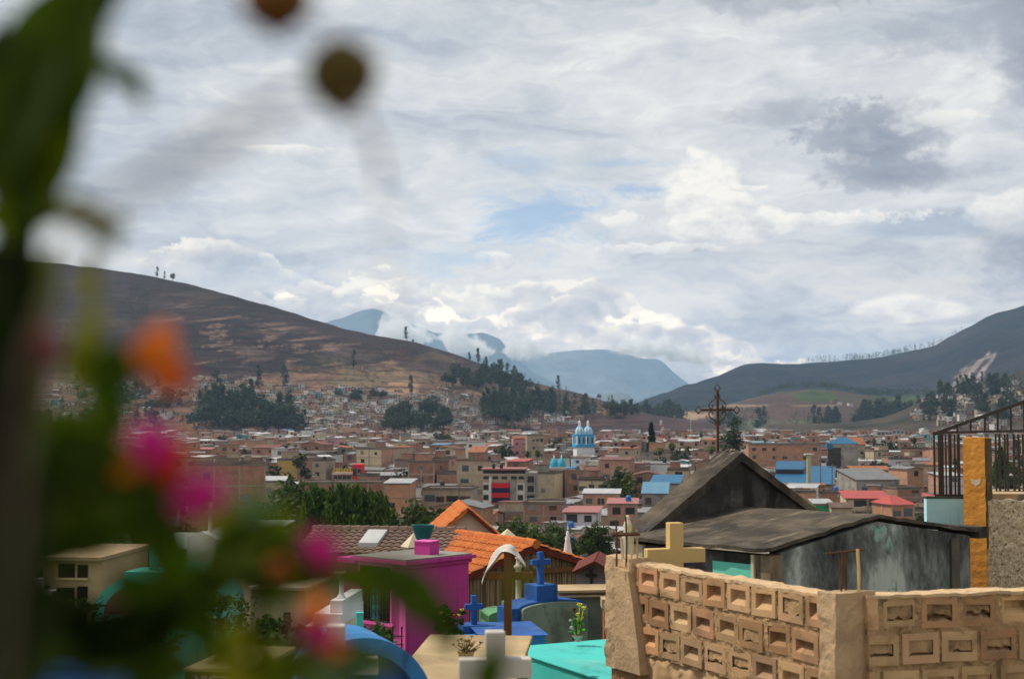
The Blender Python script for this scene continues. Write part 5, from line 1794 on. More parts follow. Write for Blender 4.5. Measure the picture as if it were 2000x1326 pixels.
SKYP = mk('weathered sky blue paint', (0.42, 0.72, 0.80), (0.50, 0.76, 0.82), 2.0, bump=0.3, streak=(0.13, 0.42, 0.56), sscale=(9, 9, 0.8), slo=0.55, shi=0.72, dirt=(0.55, 0.66, 0.68), dscale=2.5, dlo=0.55, dhi=0.75)
IRON = mk('black iron', (0.016, 0.014, 0.013), (0.03, 0.02, 0.015), 20, bump=0.2, rough=0.5, spec=0.5)
RUST = mk('rusty bar', (0.10, 0.045, 0.022), (0.055, 0.027, 0.016), 25, bump=0.5, bscale=60, rough=0.8)
TANCR = mk('tan painted timber', (0.58, 0.41, 0.175), (0.54, 0.38, 0.165), 3.0, bump=0.15, bscale=20, dirt=(0.42, 0.29, 0.12), dscale=4, dlo=0.6, dhi=0.8, stretch=(1, 1, 0.3))
TURQ = mk('turquoise paint', (0.055, 0.50, 0.46), (0.045, 0.42, 0.40), 1.6, detail=9, bump=0.35, bscale=25, dirt=(0.16, 0.47, 0.42), dscale=1.1, dlo=0.5, dhi=0.72, streak=(0.035, 0.27, 0.26), sscale=(2.5, 2.5, 0.6), slo=0.56, shi=0.76, rough=0.7)
BLUEP = mk('royal blue paint', (0.018, 0.10, 0.36), (0.013, 0.07, 0.27), 3.5, detail=9, bump=0.4, bscale=30, dirt=(0.06, 0.13, 0.28), dscale=5, dlo=0.5, dhi=0.7, streak=(0.012, 0.05, 0.17), sscale=(9, 9, 0.8), slo=0.55, shi=0.72, rough=0.75)
SKYB = mk('bright blue paint', (0.035, 0.23, 0.55), (0.028, 0.175, 0.44), 3.5, detail=9, bump=0.35, bscale=30, dirt=(0.09, 0.27, 0.48), dscale=4, dlo=0.5, dhi=0.7, streak=(0.02, 0.12, 0.32), sscale=(7, 7, 1.0), slo=0.58, shi=0.75, rough=0.7)
WHITEC = mk('white gloss cross', (0.52, 0.50, 0.46), (0.45, 0.43, 0.39), 4.0, bump=0.15, dirt=(0.36, 0.32, 0.25), dscale=5, dlo=0.52, dhi=0.7, streak=(0.42, 0.38, 0.31), sscale=(14, 14, 1.5), slo=0.55, shi=0.72, rough=0.7)
GREYGR = mk('grey green render', (0.20, 0.255, 0.20), (0.155, 0.20, 0.16), 3.0, bump=0.4, bscale=25, dirt=(0.11, 0.13, 0.10), dscale=2.0)
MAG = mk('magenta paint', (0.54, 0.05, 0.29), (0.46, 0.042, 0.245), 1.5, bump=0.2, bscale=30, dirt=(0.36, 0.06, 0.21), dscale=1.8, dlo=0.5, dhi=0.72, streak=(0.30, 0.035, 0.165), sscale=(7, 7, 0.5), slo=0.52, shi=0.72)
PINKF = mk('sunlit pink paint', (0.74, 0.12, 0.43), (0.66, 0.105, 0.38), 1.5, bump=0.2)  # lighter copy of the magenta, with sunlight put into its colour
OLDTILE = mk('old clay tile', (0.17, 0.11, 0.085), (0.115, 0.08, 0.065), 5.0, bump=0.5, bscale=25, dirt=(0.24, 0.20, 0.16), dscale=2.4, dlo=0.55, dhi=0.72)
NEWTILE = mk('orange clay tile', (0.52, 0.155, 0.035), (0.38, 0.105, 0.028), 7.0, bump=0.4, bscale=30, dirt=(0.20, 0.075, 0.03), dscale=4.0, dlo=0.56, dhi=0.72)
DKRED = mk('dark red fascia', (0.13, 0.022, 0.014), (0.10, 0.02, 0.013), 4.0, bump=0.2)
ROSEW = mk('dusty rose render', (0.55, 0.40, 0.34), (0.50, 0.365, 0.31), 1.2, bump=0.2, bscale=20)
REED = mk('split reed', (0.33, 0.255, 0.15), (0.20, 0.15, 0.085), 9.0, bump=0.4, bscale=30, stretch=(3, 3, 0.25), vary=0.0)
REEDD = mk('dark reed', (0.16, 0.12, 0.07), (0.11, 0.08, 0.05), 9.0, bump=0.4, stretch=(3, 3, 0.25))
WOODB = mk('brown timber', (0.17, 0.075, 0.022), (0.11, 0.05, 0.016), 5.0, bump=0.3, bscale=30, stretch=(4, 4, 0.3))
CLOTH = mk('white cloth', (0.62, 0.60, 0.56), (0.50, 0.48, 0.44), 6.0, bump=0.4, bscale=14, bdist=0.02)
CREAMS = mk('cream stone', (0.58, 0.50, 0.36), (0.50, 0.43, 0.31), 3.0, bump=0.3, bscale=20, dirt=(0.32, 0.26, 0.17), dscale=2.0, dlo=0.58, dhi=0.76)
WHITES = mk('white stone', (0.66, 0.66, 0.66), (0.55, 0.56, 0.57), 3.0, bump=0.3, bscale=20, dirt=(0.36, 0.36, 0.34), dscale=2.0, dlo=0.58, dhi=0.76)
TANSL = mk('tan slab', (0.46, 0.345, 0.195), (0.37, 0.275, 0.155), 2.5, bump=0.5, bscale=22, dirt=(0.24, 0.175, 0.10), dscale=1.6, dlo=0.5, dhi=0.7)
OCHREW = mk('tan plastered wall', (0.36, 0.265, 0.15), (0.30, 0.22, 0.125), 2.0, bump=0.4, bscale=20, dirt=(0.19, 0.14, 0.085), dscale=1.6)
DARKHOLE = mk('dark niche', (0.012, 0.011, 0.010), (0.02, 0.018, 0.015), bump=0.0, rough=0.95, spec=0.05)
PEBBLE = mk('pebble dash', (0.74, 0.60, 0.41), (0.46, 0.36, 0.24), 26.0, detail=3, bump=1.0, bscale=30, bdist=0.03, dirt=(0.12, 0.09, 0.055), dscale=20.0, dlo=0.55, dhi=0.66)
GREENT = mk('green tomb paint', (0.10, 0.27, 0.125), (0.085, 0.22, 0.11), 2.0, bump=0.3, dirt=(0.06, 0.14, 0.075), dscale=2)
LAVR = mk('lavender render', (0.30, 0.255, 0.28), (0.25, 0.215, 0.235), 2.0, bump=0.3, streak=(0.18, 0.155, 0.17), sscale=(7, 7, 0.8))
GLASST = mk('teal curtain', (0.04, 0.36, 0.36), (0.06, 0.22, 0.24), 6.0, bump=0.0, stretch=(6, 6, 0.4))
BLACKP = mk('black paint', (0.015, 0.015, 0.016), bump=0.0)
DBROWN = mk('dark brown stone', (0.07, 0.045, 0.028), (0.05, 0.032, 0.02), 5.0, bump=0.2)


def frame_of(ax, ay, bx, by):
    """local frame: origin A, x along A->B; returns (angle, length)"""
    return math.atan2(by - ay, bx - ax), math.hypot(bx - ax, by - ay)


def rough_box(mb, x0, x1, y0, y1, z0, z1, n, amp, seed, m=None):
    mb.color = (1.0, 1.0, 1.0)
    """a box whose skin is cut into cells and pushed about, for worn concrete"""
    rng = random.Random(seed)
    nx, ny, nz = n
    cache = {}

    def pt(i, j, k):
        key = (i, j, k)
        if key not in cache:
            p = Vector((x0 + (x1 - x0) * i / nx, y0 + (y1 - y0) * j / ny, z0 + (z1 - z0) * k / nz))
            o = Vector((fbm(p.x * 9, p.y * 9, p.z * 9 + seed), fbm(p.y * 9, p.z * 9, p.x * 9 + seed + 3), fbm(p.z * 9, p.x * 9, p.y * 9 + seed + 7))) * amp
            cache[key] = mb.verts([p + o])
        return cache[key]
    for i in range(nx):
        for k in range(nz):
            mb.face((pt(i, 0, k), pt(i + 1, 0, k), pt(i + 1, 0, k + 1), pt(i, 0, k + 1)), m)
            mb.face((pt(i + 1, ny, k), pt(i, ny, k), pt(i, ny, k + 1), pt(i + 1, ny, k + 1)), m)
    for j in range(ny):
        for k in range(nz):
            mb.face((pt(0, j + 1, k), pt(0, j, k), pt(0, j, k + 1), pt(0, j + 1, k + 1)), m)
            mb.face((pt(nx, j, k), pt(nx, j + 1, k), pt(nx, j + 1, k + 1), pt(nx, j, k + 1)), m)
    for i in range(nx):
        for j in range(ny):
            mb.face((pt(i, j, nz), pt(i + 1, j, nz), pt(i + 1, j + 1, nz), pt(i, j + 1, nz)), m)
            mb.face((pt(i, j + 1, 0), pt(i + 1, j + 1, 0), pt(i + 1, j, 0), pt(i, j, 0)), m)


def cross_mb(mb, w, h, arm_z, t, b, c=(0, 0, 0), m=None):
    """upright of height h, arms of span w at arm_z; t thick (in x/z), b deep; one outline, no overlaps"""
    x, y, z = c
    ring = [(x - t / 2, z), (x + t / 2, z), (x + t / 2, z + arm_z - t / 2), (x + w / 2, z + arm_z - t / 2), (x + w / 2, z + arm_z + t / 2), (x + t / 2, z + arm_z + t / 2), (x + t / 2, z + h), (x - t / 2, z + h),
            (x - t / 2, z + arm_z + t / 2), (x - w / 2, z + arm_z + t / 2), (x - w / 2, z + arm_z - t / 2), (x - t / 2, z + arm_z - t / 2)]
    i = mb.verts([(p, y - b / 2, q) for p, q in ring] + [(p, y + b / 2, q) for p, q in ring])
    for f in ((0, 1, 6, 7), (2, 3, 4, 5), (8, 9, 10, 11)):
        mb.face(tuple(i + k for k in f), m)
        mb.face(tuple(i + 12 + k for k in reversed(f)), m)
    for k in range(12):
        j = (k + 1) % 12
        mb.face((i + j, i + k, i + 12 + k, i + 12 + j), m)


def soften(o, w, seg=2):
    bv = o.modifiers.new('edge', 'BEVEL')
    bv.width = w
    bv.segments = seg
    bv.limit_method = 'ANGLE'
    bv.angle_limit = R(40)
    return o


def Z(zr):
    return CAMZ + zr


# ---------------------------------------------------------------- the unfinished wall of hollow blocks, at the right
g = thing('block_wall', 'unfinished wall of sandy hollow blocks with rough concrete posts, its far run sunlit', 'wall', (1.86, 7.78, Z(-2.35)))
TOPZ, ROW, BLK = 1.355, 0.2, 0.25
WRNG = random.Random(17)


def block_run(parent, A, B, rows, thick, fill, first_off, name, ncol=None):
    """blocks with a hollow face each, laid in running bond with ragged mortar; A, B in world x,y; face is to the left of A->B"""
    ang, L = frame_of(A[0], A[1], B[0], B[1])
    bm_, mm = MB(), MB()
    z_top = TOPZ
    for r in range(rows):
        zt = z_top - r * ROW
        z0, z1 = zt - ROW + 0.012, zt - 0.004 - (0.006 if r else 0)
        x = -first_off - (BLK / 2 if r % 2 else 0.0)
        while x < L:
            xa, xb = max(0.0, x + 0.008), min(L, x + BLK - 0.008)
            x += BLK
            if xb - xa < 0.03:
                continue
            jz, jy, tilt = WRNG.uniform(-0.005, 0.005), WRNG.uniform(-0.007, 0.007), WRNG.uniform(-0.006, 0.006)
            m = 1 if WRNG.random() < 0.3 else 0
            gq = WRNG.choice([1, 1, 1, 0.9, 0.8, 0.7, 1.1]) * WRNG.uniform(0.9, 1.1)
            bm_.color = (gq, gq * WRNG.uniform(0.94, 1.02), gq * WRNG.uniform(0.88, 1.04))
            y0, y1 = jy, thick
            a0, a1, c0, c1 = xa + WRNG.uniform(0, 0.007), xb - WRNG.uniform(0, 0.007), z0 + 0.006 + jz, z1 - 0.004 + jz
            # rim of the block face
            cut_l = xa > x - BLK + 0.02
            cut_r = xb < x - 0.02
            rim = 0.037
            ia = a0 + (0.004 if cut_l else rim + WRNG.uniform(-0.006, 0.006))
            ib = a1 - (0.004 if cut_r else rim + WRNG.uniform(-0.006, 0.006))
            ic, id_ = c0 + 0.044 + WRNG.uniform(-0.007, 0.008), c1 - 0.045 + WRNG.uniform(-0.008, 0.007)
            filled = WRNG.random() < fill
            dep = WRNG.uniform(0.010, 0.022) if filled else WRNG.uniform(0.048, 0.062)
            lift = (id_ - ic) * WRNG.uniform(0.52, 0.66)
            tz = tilt
            O = [(a0, y0, c0), (a1, y0, c0 + tz), (a1, y0, c1 + tz), (a0, y0, c1)]
            I = [(ia, y0, ic), (ib, y0, ic + tz), (ib, y0, id_ + tz), (ia, y0, id_)]
            sh = 0.022 if not filled else 0.004
            K = [(ia + sh * 0.5, y0 + dep, ic + (lift if not filled else 0.01)), (ib - sh * 0.5, y0 + dep, ic + (lift if not filled else 0.01) + tz), (ib - sh * 0.5, y0 + dep, id_ - 0.004 + tz), (ia + sh * 0.5, y0 + dep, id_ - 0.004)]
            if ib - ia < 0.03:
                bm_.box(a0, a1, y0, y1, c0, c1, m)
                continue
            i = bm_.verts(O + I + K + [(p[0], y1, p[2]) for p in O])
            for k in range(4):
                j = (k + 1) % 4
                bm_.face((i + k, i + j, i + 4 + j, i + 4 + k), m)
                if not filled:
                    bm_.face((i + 4 + k, i + 4 + j, i + 8 + j, i + 8 + k), m)
                bm_.face((i + j, i + k, i + 12 + k, i + 12 + j), m)
            bm_.face((i + 15, i + 14, i + 13, i + 12), m)
            if not filled:
                bm_.face((i + 8, i + 9, i + 10, i + 11), m)
            else:             # smeared mortar in the hollow, with an uneven lower lip
                nn = 7
                top, low = [], []
                base = WRNG.uniform(0, 50)
                lip = ic + WRNG.uniform(0.005, 0.035)
                for k in range(nn + 1):
                    xx = ia + (ib - ia) * k / nn
                    top.append((xx, y0 + dep * (0.7 + 0.5 * fbm(xx * 20, base, 1)), id_ + tz * k / nn))
                    low.append((xx, y0 + dep * 0.35 + 0.010 * fbm(xx * 24, base, 5), lip + 0.022 * fbm(xx * 22, base, 9)))
                bot = [(q[0], y0 + dep + 0.03, q[2] - 0.012) for q in low]
                sill = [(ia + (ib - ia) * k / nn, y0 + 0.001, ic + tz * k / nn) for k in range(nn + 1)]
                ii = mm.verts(top + low + bot + sill)
                for k in range(nn):
                    mm.face((ii + nn + 1 + k, ii + nn + 2 + k, ii + k + 1, ii + k))
                    mm.face((ii + 2 * nn + 2 + k, ii + 2 * nn + 3 + k, ii + nn + 2 + k, ii + nn + 1 + k))
                    mm.face((ii + 3 * nn + 3 + k, ii + 3 * nn + 4 + k, ii + 2 * nn + 3 + k, ii + 2 * nn + 2 + k))
                bm_.box(ia - 0.001, ib + 0.001, y0 + 0.055, y0 + 0.06, ic - 0.001, id_ + 0.001, m)
            # ragged mortar squeezed out of the joints
            for k in range(4):
                if WRNG.random() < 0.75:
                    xx = WRNG.uniform(a0, a1)
                    rr = WRNG.uniform(0.006, 0.013)
                    mm.ball((xx, y0 + 0.006 + WRNG.uniform(0, 0.008), c0 - 0.006 + WRNG.uniform(-0.006, 0.006)), (rr * WRNG.uniform(1.2, 3.2), rr * 0.9, rr * 0.8), 6, 4, None, 0.3, WRNG)
            for k in range(3):
                if WRNG.random() < 0.7:
                    rr = WRNG.uniform(0.005, 0.012)
                    mm.ball((a1 + 0.008, y0 + 0.008, WRNG.uniform(c0, c1)), (rr * 0.8, rr, rr * WRNG.uniform(1.2, 3.0)), 6, 4, None, 0.3, WRNG)
    bm_.box(0, L, 0.118, 0.150, z_top - rows * ROW, z_top - 0.012, 0)
    # mortar bed behind the joints, an uneven sheet
    nx, nzr = int(L / 0.02), int(rows * ROW / 0.02)
    base = len(mm.v)
    for k in range(nzr + 1):
        for q in range(nx + 1):
            xx, zz = L * q / nx, z_top - 0.012 - (rows * ROW - 0.012) * k / nzr
            mm.v.append((xx, 0.006 + 0.014 * fbm(xx * 14, zz * 14, 3.0 + ang, 4), zz))
    # the sheet is opened where a hollow is deep: only joints show it, so cells inside a block face are skipped
    for k in range(nzr):
        zz = ROW * rows * (k + 0.5) / nzr
        r = int(zz / ROW)
        inz = zz - r * ROW
        for q in range(nx):
            xx = L * (q + 0.5) / nx + first_off + (BLK / 2 if r % 2 else 0.0)
            inx = xx % BLK
            if 0.03 < inx < BLK - 0.03 and 0.03 < inz < ROW - 0.03:
                continue
            a = base + k * (nx + 1) + q
            mm.face((a, a + nx + 1, a + nx + 2, a + 1))
    M_ = Matrix.Translation((A[0] - g.location.x, A[1] - g.location.y, 0)) @ Matrix.Rotation(ang, 4, 'Z')
    bm_.xf(M_)
    mm.xf(M_)
    bm_.build('block_masonry', [BLOCKM, BLOCKR], parent)
    mm.build('mortar_joint', MORTAR, parent)
    return ang, L, M_


AL, BL_ = (0.83, 9.77), (1.74, 8.02)
angL, LL, ML = block_run(g, AL, BL_, 3, 0.16, 0.10, 0.19, 'left')
AR, BR = (1.975, 7.975), (4.9, 8.78)
angR, LR, MR = block_run(g, AR, BR, 6, 0.16, 0.72, 0.17, 'right')
# rough rendered footing under the sunlit run
mb = MB()
rough_box(mb, -0.05, LL + 0.02, 0.02, 0.20, -0.3, TOPZ - 3 * ROW - 0.005, (60, 2, 26), 0.035, 3)
mb.xf(ML)
mb.build('render_footing', BLOCKM, g, True)
# posts
mb = MB()
rough_box(mb, -0.33, 0.01, -0.03, 0.14, 0.62, TOPZ + 0.03, (14, 8, 28), 0.016, 5)
mb.xf(ML)
mb.build('concrete_post', CONCR, g)
mb = MB()
i = mb.verts([(-0.16, -0.055, 0.63), (0.15, -0.05, 0.63), (0.13, -0.052, 0.80), (0.06, -0.05, 1.10), (0.0, -0.05, 1.30), (-0.16, -0.055, 1.32)])
i2 = mb.verts([(-0.16, 0.03, 0.63), (0.15, 0.03, 0.63), (0.13, 0.03, 0.80), (0.06, 0.03, 1.10), (0.0, 0.03, 1.30), (-0.16, 0.03, 1.32)])
mb.face((0, 1, 2, 3, 4, 5))
for k in range(6):
    mb.face(((k + 1) % 6, k, 6 + k, 6 + (k + 1) % 6))
mb.xf(ML)
mb.build('spilt_concrete', CONCR, g)
mb = MB()
rough_box(mb, -0.30, 0.0, 0.0, 0.14, -0.3, 0.62, (12, 6, 20), 0.02, 15)
mb.xf(ML)
mb.build('post_foot', BLOCKR, g)
mb = MB()
rough_box(mb, LL - 0.02, LL + 0.115, -0.014, 0.27, -0.3, TOPZ + 0.022, (8, 10, 50), 0.012, 6)
mb.xf(ML)
mb.build('concrete_post', CONCR, g)
for k, (px, y0, y1) in enumerate(((1645, 1075, 1150), (1650, 1078, 1150), (1675, 1072, 1150), (1640, 1088, 1150))):
    a, b = V(px, y0, 8.02 + 0.05 * (k % 2)), V(px + (2 if k else -2), y1 + 8, 8.02 + 0.05 * (k % 2))
    mb = MB()
    mb.tube([b - g.location, (a + b) / 2 - g.location + Vector((0.004, 0, 0)), a - g.location], 0.006 if k != 2 else 0.009, 6)
    mb.build('reinforcing_bar', RUST if k != 2 else TANCR, g)
a, b = V(1612, 1081, 8.05), V(1686, 1073, 8.05)
mb = MB(); mb.tube([a - g.location, b - g.location], 0.007, 5); mb.build('stirrup', RUST, g)
for k, (px, y0, y1, r_) in enumerate(((1203, 1015, 1106, 0.007), (1222, 1008, 1106, 0.007), (1232, 1024, 1106, 0.008), (1243, 1034, 1106, 0.007), (1214, 1050, 1106, 0.012))):
    D = 9.78 + 0.03 * k
    a, b = V(px, y0, D), V(px + 1, y1, D)
    mb = MB()
    mb.tube([b - g.location, (a + b) / 2 - g.location + Vector((0.006, 0, 0)), a - g.location], r_, 6)
    mb.build('reinforcing_bar', (RUST, RUST, TANCR, CONCR, CREAMS)[k], g)
a, b = V(1196, 1044, 9.8), V(1250, 1042, 9.8)
mb = MB(); mb.tube([a - g.location, b - g.location], 0.014, 5); mb.build('stirrup', RUST, g)
# lumpy crest of mortar on top of the posts and courses
mb = MB()
rough_box(mb, 0.0, LL, -0.004, 0.158, TOPZ - 0.016, TOPZ + 0.004, (140, 10, 1), 0.011, 41)
mb.xf(ML)
n0 = len(mb.v)
rough_box(mb, 0.0, LR, -0.004, 0.158, TOPZ - 0.014, TOPZ + 0.003, (200, 10, 1), 0.009, 42)
mb.xf(MR, n0)
mb.build('mortar_crest', CRESTM, g)

# ---------------------------------------------------------------- tan cross behind the wall
p = V(1318, 1115, 10.6)
g = thing('grave_cross', 'plain tan painted cross rising behind the sunlit block wall', 'cross', (p.x, p.y, Z(-2.0)), R(14))
mb = MB()
cross_mb(mb, 0.455, zrel(1020, 10.6) - Z(-2.0), zrel(1084, 10.6) - Z(-2.0), 0.105, 0.085)
soften(mb.build('cross_body', TANCR, g), 0.006)

# ---------------------------------------------------------------- mould-blackened mausoleum
def wall_stain():
    mt = bpy.data.materials.new('mouldy end wall')
    mt.use_nodes = True
    t = NT(mt.node_tree)
    t.n.clear()
    tc = t.n.new('ShaderNodeTexCoord').outputs['Object']
    s = t.n.new('ShaderNodeSeparateXYZ')
    t.l.new(tc, s.inputs[0])
    x, z = s.outputs[0], s.outputs[2]
    big = t.noise(t.map(tc, (1, 1, 0.55)), 1.6, 8, 0.68, 0.3)
    fine_ = t.noise(t.map(tc, (1, 1, 0.5)), 9.0, 8, 0.7)
    run = t.noise(t.map(tc, (9, 9, 0.5)), 1.0, 6, 0.6)

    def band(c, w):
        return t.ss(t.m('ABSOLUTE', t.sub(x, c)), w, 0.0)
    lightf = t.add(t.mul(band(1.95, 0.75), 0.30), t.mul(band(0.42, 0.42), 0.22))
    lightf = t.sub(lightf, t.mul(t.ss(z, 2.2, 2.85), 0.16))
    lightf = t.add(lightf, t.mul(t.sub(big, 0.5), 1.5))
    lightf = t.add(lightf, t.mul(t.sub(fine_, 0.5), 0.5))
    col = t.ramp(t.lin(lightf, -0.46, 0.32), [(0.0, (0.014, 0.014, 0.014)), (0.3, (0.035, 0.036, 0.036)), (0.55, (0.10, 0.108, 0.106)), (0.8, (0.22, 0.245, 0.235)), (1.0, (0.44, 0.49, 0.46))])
    col = t.mix(t.mul(t.ss(run, 0.54, 0.72), 0.4), col, (0.018, 0.018, 0.018))
    gr = t.mul(t.ss(t.noise(tc, 2.6, 5, 0.6), 0.60, 0.68), 0.6)
    col = t.mix(gr, col, (0.05, 0.13, 0.105))
    b = t.n.new('ShaderNodeBsdfPrincipled')
    t.l.new(col, b.inputs['Base Color'])
    b.inputs['Roughness'].default_value = 0.95
    b.inputs['Specular IOR Level'].default_value = 0.15
    bn = t.n.new('ShaderNodeBump')
    bn.inputs['Strength'].default_value = 0.5
    bn.inputs['Distance'].default_value = 0.02
    t.l.new(fine_, bn.inputs['Height'])
    t.l.new(bn.outputs[0], b.inputs['Normal'])
    o = t.n.new('ShaderNodeOutputMaterial')
    t.l.new(b.outputs[0], o.inputs[0])
    return mt


KA = math.atan2(2.4, 2.73)
g = thing('mausoleum', 'mould-blackened concrete tomb house with gabled pediment and stained teal sides', 'mausoleum', (2.52, 14.0, Z(-4.0)), KA)
E, RG, WU, LV = 4.0 - 1.33, 4.0 - 1.075, 3.63, 1.86      # eave, ridge height, width, length
mb = MB()      # gabled right-hand end wall
N = 40
ring = [(0.17, 0, -0.4), (WU, 0, -0.4), (WU, 0, E - 0.02), (WU / 2, 0, RG - 0.03), (0.17, 0, E - 0.0)]
mb.prism(ring, (0, 0.14, 0))
mb.build('end_wall', wall_stain() or mk('black mouldy end wall', (0.060, 0.062, 0.062), (0.026, 0.026, 0.026), 2.2, bump=0.45, bscale=20, bdist=0.02, dirt=(0.26, 0.29, 0.285), dscale=0.7, dlo=0.48, dhi=0.70, streak=(0.02, 0.02, 0.02), sscale=(2.6, 2.6, 0.9), slo=0.52, shi=0.70), g)
mb = MB(); mb.box(-0.02, 0.168, -0.02, 0.16, -0.4, E - 0.02)
mb.build('corner_pillar', mk('brown stained pillar', (0.24, 0.18, 0.11), (0.13, 0.10, 0.065), 4.0, bump=0.5, streak=(0.05, 0.042, 0.035), sscale=(14, 14, 0.6), slo=0.5, shi=0.66, dirt=(0.08, 0.07, 0.05), dscale=2.0), g)
mb = MB(); mb.box(WU - 0.42, WU - 0.26, -0.025, -0.003, -0.4, E - 0.03)
mb.build('pilaster', mk('brown green pilaster', (0.11, 0.095, 0.07), (0.07, 0.07, 0.055), 4.0, bump=0.4, streak=(0.035, 0.075, 0.06), sscale=(14, 14, 0.6)), g)
# flaking teal patches left on the end wall: thin plates of old paint
FL = mk('flaking teal paint', (0.20, 0.42, 0.34), (0.28, 0.40, 0.36), 5.0, bump=0.4, dirt=(0.10, 0.13, 0.12), dscale=4.0, dlo=0.45, dhi=0.6)
rng = random.Random(8)
for cx, cz, rx, rz_ in ((1.80, RG - 0.18, 0.10, 0.075), (1.92, RG - 0.13, 0.07, 0.05), (1.72, RG - 0.10, 0.06, 0.035), (2.02, RG - 0.30, 0.06, 0.09)):
    mb = MB()
    ring = []
    for k in range(15):
        an = 2 * math.pi * k / 15
        q = 1 + 0.45 * fbm(math.cos(an) * 1.6 + cx, math.sin(an) * 1.6, cz)
        ring.append((cx + math.cos(an) * rx * q, -0.004, cz + math.sin(an) * rz_ * q))
    mb.prism(ring, (0, 0.006, 0))
    mb.build('paint_flake', FL, g)
mb = MB(); mb.box(0, 0.12, 0.162, LV, -0.4, E - 0.02); mb.build('side_wall', MOULD, g)
for v0, v1 in ((0.20, 0.72), (1.22, 1.62)):
    mb = MB(); mb.box(-0.012, -0.002, v0, v1, -0.4, E - 0.12); mb.build('painted_panel', TEALW, g)
for v0, v1 in ((0.163, 0.197), (1.66, 1.84)):
    mb = MB(); mb.box(-0.05, -0.002, v0, v1, -0.4, E - 0.02); mb.build('pilaster', TANP if v0 > 1 else CREAMS, g)
mb = MB(); mb.box(WU - 0.12, WU - 0.002, 0.142, LV, -0.4, E - 0.02); mb.build('side_wall', MOULD, g)
# roof: two shallow slopes as one worn slab with a thick edge
mb = MB()
nu, nv = 24, 16
th = 0.038
for s in (0, 1):
    base = len(mb.v)
    for j in range(nv + 1):
        for i in range(nu + 1):
            u = -0.09 + (WU + 0.22) * i / nu
            vv = -0.02 + (LV + 0.025) * j / nv
            z = E + 0.01 + (RG - E) * (1 - abs(u - WU / 2) / (WU / 2 + 0.13)) + (th if s else 0)
            e = 0.012 * fbm(u * 3, vv * 3, 2.0, 4) + (0.010 * fbm(u * 12, vv * 12, 4.0) if i in (0, nu) or j in (0, nv) else 0)
            mb.v.append((u + e, vv + e, z + e))
    for j in range(nv):
        for i in range(nu):
            a = base + j * (nu + 1) + i
            q = (a, a + 1, a + nu + 2, a + nu + 1)
            mb.face(q if s else tuple(reversed(q)))
off = (nu + 1) * (nv + 1)
for i in range(nu):
    for j in (0, nv):
        a = j * (nu + 1) + i
        q = (a, a + 1, a + 1 + off, a + off)
        mb.face(q if j == 0 else tuple(reversed(q)))
for j in range(nv):
    for i in (0, nu):
        a = j * (nu + 1) + i
        q = (a + nu + 1, a, a + off, a + nu + 1 + off)
        mb.face(q if i == 0 else tuple(reversed(q)))
mb.build('roof', MOSSY, g)
mb = MB(); mb.box(WU + 0.14, WU + 0.30, -0.04, 0.5, E - 0.06, E + 0.07); mb.build('eave_stub', MOULD, g)
# pediment
pz0, pz1 = E - 0.3, 4.0 - 0.435
py0 = LV + 0.02
mb = MB()
mb.prism([(0.0, py0, pz0 + 0.18), (WU + 0.10, py0, pz0 + 0.18), (WU + 0.10, py0, pz0 + 0.30), (WU / 2, py0, pz1 - 0.05), (0.0, py0, pz0 + 0.30)], (0, 0.10, 0))
mb.build('pediment', MOULD, g)
for s in (-1, 1):       # sloping coping slabs of the gable, worn
    mb = MB()
    K = 16
    rings = []
    rng = random.Random(4 + s)
    for k in range(K + 1):
        t = k / K
        u = WU / 2 + s * (WU / 2 - (0.06 if s < 0 else 0.0)) * t
        z = pz1 - (pz1 - pz0 - 0.28) * t
        j1 = 0.010 * fbm(t * 14, s, 1.0)
        rings.append(mb.verts([(u, py0 - 0.05 + j1, z - 0.075 + j1), (u, py0 + 0.30, z - 0.075), (u, py0 + 0.30 + j1, z + 0.03), (u, py0 - 0.05, z + 0.03 + j1)]))
    for a, b in zip(rings, rings[1:]):
        for q in range(4):
            w_ = (q + 1) % 4
            f = (a + q, a + w_, b + w_, b + q)
            mb.face(f if s > 0 else tuple(reversed(f)))
    mb.face(tuple(rings[0] + q for q in (range(3, -1, -1) if s > 0 else range(4))))
    mb.face(tuple(rings[-1] + q for q in (range(4) if s > 0 else range(3, -1, -1))))
    mb.build('coping', MOSSY, g)

